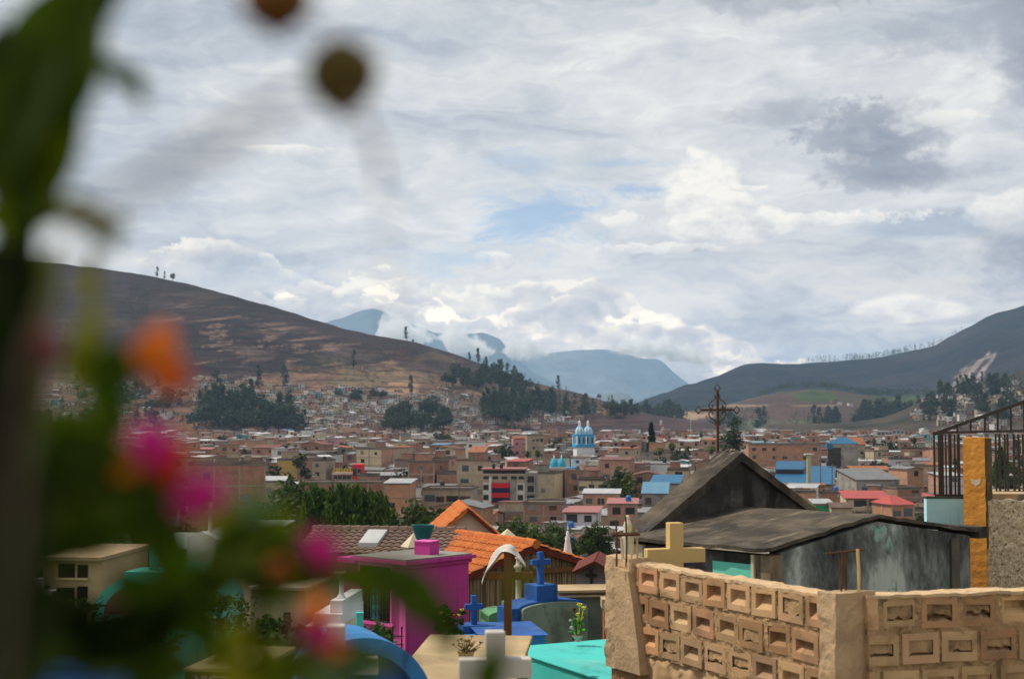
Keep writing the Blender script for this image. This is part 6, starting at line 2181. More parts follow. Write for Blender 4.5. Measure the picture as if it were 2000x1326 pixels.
# iron cross on the gable
p = V(1402, 890, 17.0)
g = thing('iron_cross', 'rusty wrought iron cross with scrolls on the peak of the black gabled tomb', 'cross', (p.x, p.y, zrel(892, 17.0)), R(8))
k_ = 17.0 / F
zt = (892 - 765) * k_
za = (892 - 801) * k_
mb = MB(); mb.bar((0, 0, -0.12), (0.004, 0, zt), 0.026); mb.build('upright', RUST, g)
mb = MB(); mb.bar((-0.20, -0.016, za), (0.20, -0.016, za), 0.03, 0.026); mb.build('crossbar', RUST, g)
for cx, cz in ((0, zt + 0.042), (-0.237, za), (0.237, za)):
    mb = MB()
    r = 0.046
    mb.tube([(cx, 0, cz - r), (cx + r * 0.8, 0, cz), (cx, 0, cz + r), (cx - r * 0.8, 0, cz), (cx, 0, cz - r)], 0.008, 5)
    mb.build('diamond_finial', RUST, g)
for sx in (-1, 1):
    for sz in (-1, 1):
        mb = MB()
        pts = []
        for x_, z_ in ((0.025, 0.155), (0.045, 0.165), (0.048, 0.148), (0.03, 0.14)):
            pass
        path = [(0.012, 0.150), (0.05, 0.118), (0.085, 0.092), (0.105, 0.062), (0.102, 0.032), (0.082, 0.018), (0.060, 0.026), (0.055, 0.046), (0.066, 0.056)]
        s_ = 1.0 if sz > 0 else 1.0
        mb.tube([(sx * a, 0, za + sz * b * s_) for a, b in path], 0.007, 5)
        mb.tube([(sx * a, 0, za + sz * b) for a, b in ((0.012, 0.145), (0.03, 0.158), (0.032, 0.172), (0.018, 0.176))], 0.007, 5)
        mb.build('scroll', RUST, g)

# ---------------------------------------------------------------- ochre pillar, railing and walls at the right edge
p = V(1880, 850, 17.6)
q = V(1916, 850, 17.45)
g = thing('gate_pillar', 'tall weathered ochre pillar with a chipped heart-shaped patch and dark flaking side', 'pillar', (p.x, p.y, Z(-5.0)), R(-32))
wp = (1918 - 1880) * 17.6 / F * 1.06
mb = MB(); rough_box(mb, 0, wp * 1.04, 0.0, 0.26, 2.9, zrel(854, 17.6) - Z(-5.0), (10, 6, 80), 0.006, 21); mb.build('shaft', OCHRE, g)
mb = MB(); rough_box(mb, wp * 1.04 + 0.008, wp * 1.04 + 0.018, 0.0, 0.26, 3.4, zrel(856, 17.6) - Z(-5.0), (1, 6, 24), 0.006, 22)
mb.build('flaking_side', mk('dark flaking paint', (0.10, 0.065, 0.025), (0.05, 0.035, 0.02), 8.0, bump=0.6, dirt=(0.33, 0.19, 0.03), dscale=3.0, dlo=0.55, dhi=0.65), g)
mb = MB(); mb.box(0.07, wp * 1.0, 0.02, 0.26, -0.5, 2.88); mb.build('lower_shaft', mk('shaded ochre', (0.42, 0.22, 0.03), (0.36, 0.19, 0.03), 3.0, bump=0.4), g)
mb = MB()
hz = zrel(940, 17.6) - Z(-5.0)
mb.prism([(0.085, -0.006, hz + 0.035), (0.15, -0.006, hz + 0.018), (0.215, -0.006, hz + 0.04), (0.20, -0.006, hz - 0.02), (0.15, -0.006, hz - 0.055), (0.10, -0.006, hz - 0.02)], (0, 0.006, 0))
mb.build('bare_patch', CREAMS, g)

p = V(1810, 1000, 18.6)
g = thing('low_wall', 'low light blue wall with runs of paint beside the ochre pillar', 'wall', (p.x, p.y, Z(-5.0)), R(-4))
wl = (1884 - 1810) * 18.6 / F
mb = MB(); mb.box(0, wl, 0, 0.16, -0.5, zrel(973, 18.6) - Z(-5.0)); mb.build('painted_face', SKYP, g)
mb = MB(); mb.box(-0.01, wl, -0.012, 0.17, zrel(973, 18.6) - Z(-5.0) + 0.002, zrel(970, 18.6) - Z(-5.0)); mb.build('coping', MOULD, g)

p = V(1917, 1000, 17.5)
g = thing('retaining_wall', 'rough pebble-dashed retaining wall under the railing', 'wall', (p.x, p.y, Z(-5.0)), R(-10))
mb = MB(); rough_box(mb, 0, 2.2, 0, 0.3, -0.5, zrel(978, 17.5) - Z(-5.0), (90, 3, 90), 0.025, 31); mb.build('wall_body', PEBBLE, g)
g = thing('paving_slab', 'pale concrete landing behind the railing', 'slab', (p.x + 0.1, p.y + 0.5, zrel(968, 17.5) - 0.1), R(-10))
mb = MB(); mb.box(0, 3, 0.0, 1.2, 0, 0.1); mb.build('slab_body', CONCR, g)

p = V(1826, 968, 18.7)
g = thing('iron_railing', 'black iron railing with a slanting handrail beside the ochre pillar', 'railing', (p.x, p.y, p.z), R(-6))
kk = 18.7 / F
X = lambda px: (px - 1826) * kk
Zr = lambda py: (968 - py) * kk
mb = MB(); mb.bar((X(1824), 0, Zr(849)), (X(2150), -0.1, Zr(729)), 0.035, 0.045); mb.build('handrail', IRON, g)
mb = MB(); mb.bar((X(1824), 0, Zr(846)), (X(2150), -0.1, Zr(838)), 0.03, 0.03); mb.build('rail', IRON, g)
mb = MB(); mb.bar((X(1826), 0, Zr(967)), (X(1884), 0, Zr(967)), 0.03, 0.03); mb.build('rail', IRON, g)
mb = MB(); mb.bar((X(1940), -0.03, Zr(977)), (X(2150), -0.1, Zr(977)), 0.03, 0.03); mb.build('rail', IRON, g)
mb = MB(); mb.bar((X(1940), -0.03, Zr(959)), (X(2150), -0.1, Zr(957)), 0.02, 0.02); mb.build('rail', IRON, g)
for px, w_ in ((1826, 0.024), (1837, 0.05), (1842, 0.022), (1848, 0.018), (1856, 0.04), (1865, 0.02), (1872, 0.036)):
    mb = MB(); mb.bar((X(px), 0.0, Zr(967)), (X(px), 0.0, Zr(848)), w_, 0.022); mb.build('baluster', IRON, g)
for px, w_ in ((1941, 0.02), (1948, 0.026), (1958, 0.022), (1963, 0.024), (1975, 0.026), (1984, 0.026), (1992, 0.022), (2003, 0.026), (2016, 0.03), (2030, 0.03), (2046, 0.03), (2062, 0.03)):
    mb = MB(); mb.bar((X(px), -0.04, Zr(977)), (X(px), -0.05, Zr(848)), w_, 0.022); mb.build('baluster', IRON, g)
for px in (1870, 1895, 1922, 1946, 1971, 1996, 2022, 2048):
    yt = 849 - (px - 1824) * (120 / 326.0)
    mb = MB(); mb.bar((X(px), -0.02, Zr(845)), (X(px), -0.03, Zr(yt)), 0.024, 0.02); mb.build('baluster', IRON, g)

# ---------------------------------------------------------------- turquoise slab tomb
a = V(990, 1258, 12.22)
TA = R(26.5)
g = thing('tomb', 'flat-topped turquoise tomb ending behind the block wall post', 'tomb', (a.x, a.y, Z(-2.95)), TA)
mb = MB()
mb.box(0, 1.25, -1.80, 0, 0, 0.976)
soften(mb.build('tomb_body', TURQ, g), 0.012)
mb = MB(); mb.box(-0.02, 1.27, -1.82, 0.02, 0.98, 1.0); soften(mb.build('tomb_top', TURQ, g), 0.008)

# artificial flowers on the tomb
p = V(1128, 1252, 12.3)
g = thing('flower_posy', 'posy of yellow and white artificial flowers with green leaves on the turquoise tomb', 'flowers', (p.x, p.y, p.z), 0)
PET_Y = mk('yellow petal', (0.72, 0.62, 0.06), (0.60, 0.52, 0.05), 20, bump=0.0)
PET_W = mk('white petal', (0.75, 0.74, 0.66), (0.66, 0.68, 0.55), 20, bump=0.0)
PET_P = mk('maroon petal', (0.10, 0.02, 0.03), (0.07, 0.015, 0.02), 20, bump=0.0)
LEAFG = mk('plastic green leaf', (0.06, 0.30, 0.03), (0.04, 0.22, 0.025), 20, bump=0.0)
WRAP = mk('paper wrap', (0.55, 0.48, 0.38), (0.4, 0.34, 0.27), 20, bump=0.4)
k_ = 12.3 / F


def rosette(mb, c, r, n, rng):
    for k in range(n):
        an = 6.283 * k / n + rng.uniform(-0.3, 0.3)
        up = rng.uniform(-0.2, 0.9)
        d = Vector((math.cos(an), math.sin(an), up)).normalized()
        s = d.cross(Vector((0, 0, 1))).normalized() * r * 0.45
        c_ = Vector(c)
        mb.quad(c_ - s * 0.3, c_ + d * r * 0.6 - s, c_ + d * r, c_ + d * r * 0.6 + s)


rng = random.Random(3)
for px, py, r, mt in ((1132, 1180, 0.030, PET_Y), (1140, 1187, 0.028, PET_Y), (1128, 1198, 0.028, PET_Y), (1122, 1189, 0.024, PET_P), (1115, 1210, 0.022, PET_W), (1117, 1224, 0.026, PET_W), (1136, 1206, 0.02, PET_Y), (1121, 1246, 0.03, PET_P)):
    mb = MB()
    c = ((px - 1128) * k_, rng.uniform(-0.02, 0.02), (1250 - py) * k_)
    mb.ball(c, r * 0.55, 8, 5, None, 0.15, rng)
    rosette(mb, c, r, 9, rng)
    rosette(mb, c, r * 0.8, 7, rng)
    mb.tube([(0, 0, 0.0), (c[0] * 0.6, c[1], c[2] * 0.6), c], 0.003, 4)
    mb.build('bloom', mt, g)
mb = MB()
for px, py in ((1125, 1222), (1130, 1228), (1122, 1216), (1134, 1218), (1128, 1236), (1118, 1232), (1137, 1232), (1126, 1210), (1131, 1215)):
    c = Vector(((px - 1128) * k_, rng.uniform(-0.02, 0.02), (1250 - py) * k_))
    rosette(mb, c, 0.045, 6, rng)
mb.build('leaves', LEAFG, g)
mb = MB(); mb.lathe([(0.0, 0), (0.03, 0.0), (0.028, 0.02), (0.05, 0.045), (0.045, 0.048), (0.015, 0.02), (0, 0.02)], 9); mb.build('wrap', WRAP, g)

# ---------------------------------------------------------------- royal blue vault tomb with pedestal cross
D = 15.0
p = V(1030, 1255, D)
g = thing('tomb', 'royal blue vaulted tomb with grey-green arched face and blue cross on a pedestal', 'tomb', (p.x, p.y, Z(-3.5)), R(30))
k_ = D / F
zb = zrel(1255, D) - Z(-3.5)
wv, hv = 0.62, zrel(1180, D) - Z(-3.5)
sp = zrel(1192, D) - Z(-3.5)
ring = [(0.30, 0, -0.5), (1.10, 0, -0.5)]
arch = []
for k in range(13):
    t = math.pi * k / 12
    arch.append((0.70 + 0.40 * math.cos(t), 0, sp + (hv - sp) * math.sin(t)))
mb = MB(); mb.prism([(0.30, 0, -0.5), (1.10, 0, -0.5)] + arch, (0, 0.05, 0)); mb.xf(Matrix.Translation((-0.35, 0, 0))); mb.build('arched_face', GREYGR, g)
big = [((x - 0.70) * 1.05 + 0.35, 0.052, z + 0.02) for x, y, z in [(0.30, 0, -0.52), (1.10, 0, -0.52)] + arch]
mb = MB(); mb.prism(big, (0, 0.36, 0)); mb.build('vault', BLUEP, g, True)
for f in g.children[-1].data.polygons:
    f.use_smooth = False
mb = MB(); mb.box(-0.16, -0.074, 0.055, 0.36, -0.5, sp + 0.02); mb.build('side_block', BLUEP, g)
cz = zrel(1172, D) - Z(-3.5)
mb = MB(); mb.box(0.16, 0.42, 0.07, 0.34, cz - 0.05, zrel(1147, D) - Z(-3.5)); soften(mb.build('pedestal', BLUEP, g), 0.006)
mb = MB(); cross_mb(mb, 0.23, (1146 - 1083) * k_, (1146 - 1103) * k_, 0.055, 0.06, (0.28, 0.20, zrel(1147, D) - Z(-3.5) + 0.002)); soften(mb.build('cross', BLUEP, g), 0.004)

# small blue cross tomb
D = 13.0
p = V(922, 1262, D)
k_ = D / F
g = thing('tomb', 'small low blue tomb with a plain blue cross beside the reed chapel', 'tomb', (p.x, p.y, Z(-3.2)), R(14))
base = zrel(1262, D) - Z(-3.2)
mb = MB(); mb.box(-0.14, 0.36, 0, 0.5, -0.4, base + 0.10); mb.build('base', SKYB, g)
mb = MB(); mb.box(-0.06, 0.18, 0.10, 0.34, base + 0.104, base + 0.17); mb.build('pedestal', BLUEP, g)
mb = MB(); cross_mb(mb, (948 - 912) * k_, (1230 - 1174) * k_, (1230 - 1196) * k_, 0.05, 0.05, (0.06, 0.2, base + 0.172)); soften(mb.build('cross', BLUEP, g), 0.004)
p = V(1010, 1255, 12.6)
g = thing('tomb', 'low bright blue tomb slab behind the timber cross', 'tomb', (p.x, p.y, Z(-3.2)), R(10))
mb = MB(); mb.box(-0.3, 0.25, 0, 0.8, -0.4, zrel(1242, 12.6) - Z(-3.2)); mb.build('slab', SKYB, g)
mb = MB(); mb.box(-0.33, 0.28, -0.03, 0.83, zrel(1242, 12.6) - Z(-3.2) + 0.003, zrel(1240, 12.6) - Z(-3.2)); mb.build('rim', BLUEP, g)

# ---------------------------------------------------------------- timber cross with a white shroud
D = 11.0
k_ = D / F
p = V(992, 1255, D)
g = thing('grave_cross', 'tall brown timber cross before the reed chapel', 'cross', (p.x, p.y, Z(-2.7)), R(-6))
z0 = Z(-2.7)
mb = MB(); cross_mb(mb, 0.38, zrel(1073, D) - z0, zrel(1124, D) - z0, 0.056, 0.045); soften(mb.build('cross_timber', WOODB, g), 0.003)
g = thing('shroud', 'white cloth hung over the head of the brown timber cross', 'cloth', (p.x, p.y, z0), R(-6))
mb = MB()
path = [(943, 1137, 0.3), (947, 1122, 0.5), (954, 1105, 0.9), (963, 1086, 1.4), (974, 1070, 1.7), (985, 1062, 1.8), (998, 1064, 1.6), (1008, 1074, 1.3), (1018, 1088, 0.9), (1027, 1103, 0.4)]
rows = []
for px, py, w_ in path:
    x = (px - 992) * k_
    z = zrel(py, D) - z0
    row = []
    for j in range(9):
        s = j / 8
        row.append((x + 0.012 * w_ * math.sin(s * 7 + px) , -0.052 + 0.10 * s * min(1, w_) + 0.01 * math.sin(px * 0.3 + s * 5), z - abs(s - 0.45) * 0.065 * w_ - 0.01 * math.sin(s * 9)))
    rows.append(mb.verts(row))
for a, b in zip(rows, rows[1:]):
    for j in range(8):
        mb.face((a + j, a + j + 1, b + j + 1, b + j))
o = mb.build('cloth', CLOTH, g, True)
so = o.modifiers.new('thick', 'SOLIDIFY'); so.thickness = 0.006
sb = o.modifiers.new('soft', 'SUBSURF'); sb.levels = sb.render_levels = 1

# ---------------------------------------------------------------- chapel of split reeds with new orange tiles
CA = R(33)
g = thing('chapel', 'small tomb chapel walled with split reeds under bright orange tiles', 'chapel', (-0.71, 22.0, Z(-6.6)), CA)
Wc, Lc = 2.44, 2.35
E_, RG_ = 6.6 - 2.40, 6.6 - 2.03
rng = random.Random(9)
mb = MB()
x = 0.0
i = 0
while x < Wc:
    w_ = rng.uniform(0.016, 0.03)
    hh_ = E_ + (RG_ - E_) * (1 - abs(x - Wc / 2) / (Wc / 2)) - 0.03
    r = w_ / 2
    mb.cur = 1 if rng.random() < 0.28 else 0
    y = rng.uniform(-0.006, 0.006)
    mb.tube([(x + r, y, 0), (x + r + rng.uniform(-0.008, 0.008), y + rng.uniform(-0.006, 0.006), hh_ * 0.6), (x + r, y, hh_)], r * 1.05, 5, None, False)
    x += w_ * 0.96
mb.build('reed_wall', [REED, REEDD], g)
mb = MB()
x = 0.0
while x < Lc:
    w_ = rng.uniform(0.016, 0.03)
    mb.cur = 1 if rng.random() < 0.28 else 0
    mb.tube([(0, x, 0), (0, x, E_)], w_ * 0.52, 5, None, False)
    x += w_ * 0.96
mb.build('reed_wall', [REED, REEDD], g)
mb = MB(); mb.box(0.02, Wc - 0.02, 0.03, Lc, -0.5, E_ - 0.02); mb.build('inner_wall', DARKHOLE, g)
mb = MB(); mb.bar((-0.02, -0.05, E_ - 0.03), (Wc + 0.05, -0.05, E_ - 0.03), 0.06, 0.07); mb.build('tie_beam', WOODB, g)
for s in (0, 1):
    a, b = ((-0.16, E_ - 0.075), (Wc / 2, RG_ - 0.03)) if s == 0 else ((Wc / 2, RG_ - 0.03), (Wc + 0.16, E_ - 0.075))
    mb = MB(); mb.bar((a[0], -0.09, a[1]), (b[0], -0.09, b[1]), 0.05, 0.09); mb.build('barge_board', DKRED, g)


def tile_slope(mb, x0, z0, x1, z1, y0, y1, pitch, courses, amp):
    """rounded clay tiles running down from the ridge (x1,z1) to the eave (x0,z0)"""
    n = int((y1 - y0) / pitch)
    sl = math.hypot(x1 - x0, z1 - z0)
    ux, uz = (x1 - x0) / sl, (z1 - z0) / sl
    nx_, nz_ = -uz, ux
    if nz_ < 0:
        nx_, nz_ = -nx_, -nz_
    for k in range(n):
        yc = y0 + (y1 - y0) * (k + 0.5) / n
        wv_ = (y1 - y0) / n
        for c in range(courses):
            s0, s1 = sl * c / courses - 0.015, sl * (c + 1) / courses + 0.02
            rings = []
            for s, lift in ((s0, 0.022), (s1, 0.0)):
                ring = []
                for q in range(7):
                    f = q / 6 - 0.5
                    h = amp * math.cos(f * math.pi) + lift
                    ring.append((x0 + ux * s + nx_ * h, yc + f * wv_ * 1.04, z0 + uz * s + nz_ * h))
                rings.append(mb.verts(ring))
            a, b = rings
            for q in range(6):
                mb.face((a + q, a + q + 1, b + q + 1, b + q))
            ring2 = mb.verts([(v_[0] - nx_ * 0.014, v_[1], v_[2] - nz_ * 0.014) for v_ in mb.v[a:a + 7]])
            for q in range(6):
                mb.face((ring2 + q, ring2 + q + 1, a + q + 1, a + q))


def roof_deck(mb, pts, y0, y1, th):
    ring = [(x, y0, z) for x, z in pts] + [(x, y0, z - th) for x, z in reversed(pts)]
    mb.prism(ring, (0, y1 - y0, 0))


mb = MB()
tile_slope(mb, -0.20, E_ - 0.05, Wc / 2, RG_ + 0.03, -0.12, Lc + 0.1, 0.125, 6, 0.03)
tile_slope(mb, Wc + 0.20, E_ - 0.05, Wc / 2, RG_ + 0.03, -0.12, Lc + 0.1, 0.125, 6, 0.03)
for k in range(9):
    y = -0.14 + (Lc + 0.24) * k / 9
    mb.tube([(Wc / 2, y, RG_ + 0.035), (Wc / 2, y + (Lc + 0.3) / 9, RG_ + 0.05)], 0.075, 8)
mb.build('tiled_roof', NEWTILE, g)
mb = MB(); roof_deck(mb, [(-0.19, E_ - 0.06), (Wc / 2, RG_ + 0.015), (Wc + 0.19, E_ - 0.06)], -0.10, Lc + 0.08, 0.03); mb.build('roof_deck', DKRED, g)

# ---------------------------------------------------------------- rose gabled chapel behind
D = 32.0
p = V(838, 1060, D)
g = thing('chapel', 'dusty rose gabled tomb chapel with orange tile slope and dark red verge', 'chapel', (p.x, p.y, Z(-8.0)), R(6))
k_ = D / F
Wr = (985 - 838) * k_
hE = zrel(1056, D) - Z(-8.0)
hP = zrel(994, D) - Z(-8.0)
mb = MB(); mb.prism([(0.03, 0, -0.5), (Wr - 0.03, 0, -0.5), (Wr - 0.03, 0, hE), (Wr / 2, 0, hP - 0.03), (0.03, 0, hE)], (0, 0.12, 0)); mb.build('gable_wall', ROSEW, g)
mb = MB(); mb.box(0.03, 0.15, 0.124, 2.6, -0.5, hE); mb.box(Wr - 0.15, Wr - 0.03, 0.124, 2.6, -0.5, hE); mb.build('side_wall', ROSEW, g)
mb = MB()
tile_slope(mb, -0.12, hE - 0.10, Wr / 2, hP + 0.03, -0.16, 2.7, 0.15, 7, 0.035)
tile_slope(mb, Wr + 0.12, hE - 0.10, Wr / 2, hP + 0.03, -0.16, 2.7, 0.15, 7, 0.035)
mb.build('tiled_roof', NEWTILE, g)
for s in (0, 1):
    a, b = ((-0.13, hE - 0.15), (Wr / 2, hP - 0.015)) if s == 0 else ((Wr / 2, hP - 0.015), (Wr + 0.13, hE - 0.15))
    mb = MB(); mb.bar((a[0], -0.13, a[1]), (b[0], -0.13, b[1]), 0.09, 0.07); mb.build('verge', NEWTILE if s == 0 else DKRED, g)
mb = MB(); roof_deck(mb, [(-0.11, hE - 0.11), (Wr / 2, hP + 0.01), (Wr + 0.11, hE - 0.11)], -0.14, 2.68, 0.03); mb.build('roof_deck', DKRED, g)
# ---------------------------------------------------------------- magenta tomb house
HA = math.atan2(-0.66, 0.75)       # front runs from the far left end towards the near corner
xc, yc_ = -1.33, 18.0
t_ = 1.30
g = thing('tomb_house', 'magenta tomb house with a cornice and an ornate iron window grille', 'tomb house', (xc - 0.75 * t_, yc_ + 0.66 * t_, Z(-4.6)), HA)
Lf = t_ * math.hypot(0.75, 0.66)
Hh = 4.6 - 1.80
mb = MB(); mb.box(0.40, Lf, 0.0, 1.15, -0.6, Hh - 0.10); mb.build('wall', MAG, g)
mb = MB(); mb.box(-0.12, 0.396, 0.22, 1.15, -0.6, Hh - 0.12); mb.build('set_back_wall', MAG, g)
mb = MB()
for k, (o_, z0_, z1_) in enumerate(((0.03, -0.10, -0.05), (0.07, -0.046, 0.0))):
    mb.box(0.40 - o_, Lf + o_, -o_, 1.15 + o_, Hh + z0_, Hh + z1_)
mb.build('cornice', MAG, g)
mb = MB(); mb.box(-0.16, 0.36, 0.14, 1.15, Hh - 0.116, Hh - 0.05); mb.build('cornice', MAG, g)
mb = MB(); mb.box(0.36, Lf + 0.05, -0.05, 1.16, Hh + 0.003, Hh + 0.02); mb.build('roof_slab', GREYP, g)
wx0, wx1, wz0, wz1 = 0.50, 1.06, zrel(1209, 18.5) - Z(-4.6), zrel(1102, 18.5) - Z(-4.6)
mb = MB(); mb.box(0.404, Lf - 0.006, -0.0026, -0.0006, -0.6, Hh - 0.11); mb.build('sunlit_front', PINKF, g)  # paler sheet over the magenta front: sun on this side painted in
mb = MB(); mb.box(wx0, wx1, -0.006, -0.003, wz0, wz1); mb.build('window', DARKHOLE, g)
mb = MB(); mb.box(wx0 + 0.16, wx0 + 0.34, -0.012, -0.008, wz0 + 0.02, wz1 - 0.05); mb.build('curtain', GLASST, g)
mb = MB()
for a, b, c, d in ((wx0 - 0.03, wx1 + 0.03, wz1, wz1 + 0.04), (wx0 - 0.03, wx0 - 0.002, wz0, wz1 - 0.002), (wx1 + 0.002, wx1 + 0.03, wz0, wz1 - 0.002), (wx0 - 0.05, wx1 + 0.05, wz0 - 0.04, wz0 - 0.002)):
    mb.box(a, b, -0.05, -0.002, c, d)
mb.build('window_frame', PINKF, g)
mb = MB()
nb = 8
for k in range(nb + 1):
    xx = wx0 + (wx1 - wx0) * k / nb
    mb.bar((xx, -0.045, wz0), (xx, -0.045, wz1), 0.010)
for z_ in (wz0 + 0.02, (wz0 + wz1) / 2, wz1 - 0.02):
    mb.bar((wx0, -0.047, z_), (wx1, -0.047, z_), 0.010)
for k in range(nb):
    xx = wx0 + (wx1 - wx0) * (k + 0.5) / nb
    for z_ in (wz0 + 0.10, wz0 + 0.24, wz1 - 0.24, wz1 - 0.10):
        mb.tube([(xx + 0.02 * math.cos(q * 1.05), -0.047, z_ + 0.05 * math.sin(q * 1.05)) for q in range(7)], 0.004, 4)
mb.build('window_grille', IRON, g)
# parts on its roof
bx = V(823, 1076, 18.6)
g = thing('roof_box', 'small magenta block standing on the flat roof of the magenta tomb house', 'block', (bx.x, bx.y, Z(-1.80) + 0.02), R(-30))
mb = MB(); mb.box(-0.11, 0.13, 0, 0.22, 0, 0.16); mb.build('block_body', MAG, g)
mb = MB(); mb.box(-0.12, 0.14, -0.01, 0.23, 0.163, 0.178); mb.build('block_cap', PINKF, g)

# old tiled roof of the long building behind
D = 24.0
p = V(590, 1060, D)
g = thing('store_building', 'long low building under an old brown tile roof behind the magenta tomb house', 'building', (p.x, p.y, Z(-6.5)), R(-8))
k_ = D / F
mb = MB(); mb.box(0, 2.5, 0, 1.6, -0.5, zrel(1072, D) - Z(-6.5)); mb.build('wall', OCHREW, g)
mb = MB()
hE, hP = zrel(1078, D) - Z(-6.5), zrel(1036, D + 0.9) - Z(-6.5)
s0 = len(mb.v)
tile_slope(mb, -0.25, hE, 1.0, hP, -2.6, 0.1, 0.13, 7, 0.028)
tile_slope(mb, 2.2, hE, 1.0, hP, -2.6, 0.1, 0.13, 7, 0.028)
mb.xf(Matrix.Rotation(R(90), 4, 'Z'), s0)
mb.build('tiled_roof', OLDTILE, g)
mb = MB()
for k in range(16):
    x = -0.1 + 2.7 * k / 16
    mb.tube([(x, 1.0, hP + 0.015), (x + 0.18, 1.0, hP + 0.03)], 0.07, 7)
mb.build('ridge_tile', OLDTILE, g)
mb = MB()
mb.prism([(0.95, 0.06, hE + 0.09), (1.28, 0.06, hE + 0.09), (1.28, 0.78, hP - 0.03), (0.95, 0.78, hP - 0.03)], (0, 0.01, 0.075))
mb.build('roof_light', T_WHITE, g)
# teal funnel-shaped planter and white pyramids on tombs behind
D = 20.5
p = V(826, 1060, D)
g = thing('funnel_urn', 'teal funnel-shaped urn behind the magenta roof block', 'urn', (p.x, p.y, p.z - 0.4))
k_ = D / F
mb = MB(); mb.lathe([(0.05, 0), (0.05, 0.42), (0.10, 0.46), (0.155, 0.62), (0.165, 0.66), (0.14, 0.66), (0.08, 0.5), (0, 0.5)], 10); mb.build('urn_body', mk('dark teal', (0.02, 0.15, 0.15), (0.015, 0.11, 0.12), 6, bump=0.2), g)
for px, pt, pb, hw, D, lab in ((808, 1041, 1068, 17, 21.0, 'small cream pyramid tomb top left of the teal urn'), (991, 1033, 1062, 22, 28.0, 'cream pyramid tomb top rising behind the orange tiles')):
    p = V(px, pb + 60, D)
    k_ = D / F
    g = thing('pyramid_tomb', lab, 'tomb', (p.x, p.y, p.z), R(25))
    h1, h0 = (pb + 60 - pt) * k_, 60 * k_
    w_ = hw * k_ * 1.2
    mb = MB(); mb.box(-w_ * 0.8, w_ * 0.8, -w_ * 0.8, w_ * 0.8, -1.0, h0 - 0.02); mb.build('shaft', CREAMS, g)
    mb = MB()
    i = mb.verts([(-w_, -w_, h0), (w_, -w_, h0), (w_, w_, h0), (-w_, w_, h0), (0, 0, h1)])
    for f in ((0, 1, 4), (1, 2, 4), (2, 3, 4), (3, 0, 4), (3, 2, 1, 0)):
        mb.face(f)
    mb.build('pyramid', CREAMS, g)

# ---------------------------------------------------------------- white spire, column, statue, lavender gable between chapel and wall
D = 24.0
p = V(1109, 1150, D); k_ = D / F
g = thing('spire_monument', 'slim white stone monument with a statue on top behind the blue cross', 'monument', (p.x, p.y, p.z), R(15))
w_ = 10 * k_
mb = MB(); mb.box(-w_, w_, -w_, w_, -2.0, 40 * k_); mb.build('shaft', WHITES, g)
mb = MB(); mb.box(-w_ * 1.35, w_ * 1.35, -w_ * 1.35, w_ * 1.35, 40 * k_ + 0.002, 56 * k_); mb.box(-w_ * 1.0, w_ * 1.0, -w_ * 1.0, w_ * 1.0, 56 * k_ + 0.002, 68 * k_); mb.build('capital', WHITES, g)
mb = MB(); mb.lathe([(w_ * 0.9, 68 * k_ + 0.002), (w_ * 0.62, 85 * k_), (w_ * 0.5, 92 * k_), (w_ * 0.55, 98 * k_), (w_ * 0.3, 103 * k_), (w_ * 0.34, 108 * k_), (w_ * 0.12, 112 * k_), (0, 113 * k_)], 9); mb.build('statue', WHITES, g, True)
D = 17.0
p = V(1012, 1180, D); k_ = D / F
g = thing('column_tomb', 'green tomb with a slim white column and cross-shaped capital before the reed wall', 'tomb', (p.x, p.y, Z(-4.4)), R(12))
zz = lambda py: zrel(py, D) - Z(-4.4)
mb = MB(); mb.box(-0.36, 0.02, 0, 0.6, -0.5, zz(1200)); mb.box(-0.12, 0.14, -0.1, 0.4, -0.5, zz(1180)); mb.build('base', GREENT, g)
mb = MB()
arch = [(-0.36 + 0.38 * (0.5 - 0.5 * math.cos(math.pi * k / 10)), -0.02, zz(1202) + 0.06 * math.sin(math.pi * k / 10)) for k in range(11)]
mb.prism([(-0.36, -0.02, zz(1215)), (0.02, -0.02, zz(1215))] + list(reversed(arch)), (0, 0.5, 0)); mb.build('vault', GREENT, g)
mb = MB(); mb.lathe([(0.05, zz(1180) + 0.003), (0.05, zz(1172)), (0.032, zz(1170)), (0.03, zz(1112)), (0.05, zz(1108)), (0.052, zz(1104)), (0.028, zz(1102)), (0.024, zz(1092)), (0.04, zz(1088)), (0, zz(1087))], 10); mb.build('column', CREAMS, g, True)
D = 20.0
p = V(1155, 1180, D); k_ = D / F
g = thing('gable_tomb', 'lavender-grey gabled tomb with a black cross on its face', 'tomb', (p.x, p.y, p.z), R(-6))
z_ = lambda py: (1180 - py) * k_
mb = MB(); mb.prism([(-30 * k_, 0, -1), (42 * k_, 0, -1), (42 * k_, 0, z_(1115)), (8 * k_, 0, z_(1096)), (-30 * k_, 0, z_(1114))], (0, 1.2, 0)); mb.build('gable_body', LAVR, g)
mb = MB()
for a, b in (((-34 * k_, z_(1116)), (8 * k_, z_(1095))), ((8 * k_, z_(1095)), (48 * k_, z_(1118)))):
    mb.bar((a[0], 0.5, a[1]), (b[0], 0.5, b[1]), 1.5, 0.03)
mb.build('roof_edge', DKRED, g)
mb = MB(); cross_mb(mb, 22 * k_, 38 * k_, 26 * k_, 0.035, 0.03, (0, -0.03, z_(1150))); mb.build('cross', IRON, g)
D = 15.5
p = V(1160, 1255, D); k_ = D / F
g = thing('tomb', 'mossy grey tomb with layered slab top and stone urn behind the yellow flowers', 'tomb', (p.x, p.y, p.z), R(8))
z_ = lambda py: (1255 - py) * k_
mb = MB(); mb.box(-60 * k_, 80 * k_, 0.3, 0.7, -0.7, z_(1172)); mb.build('body', GREYGR, g)
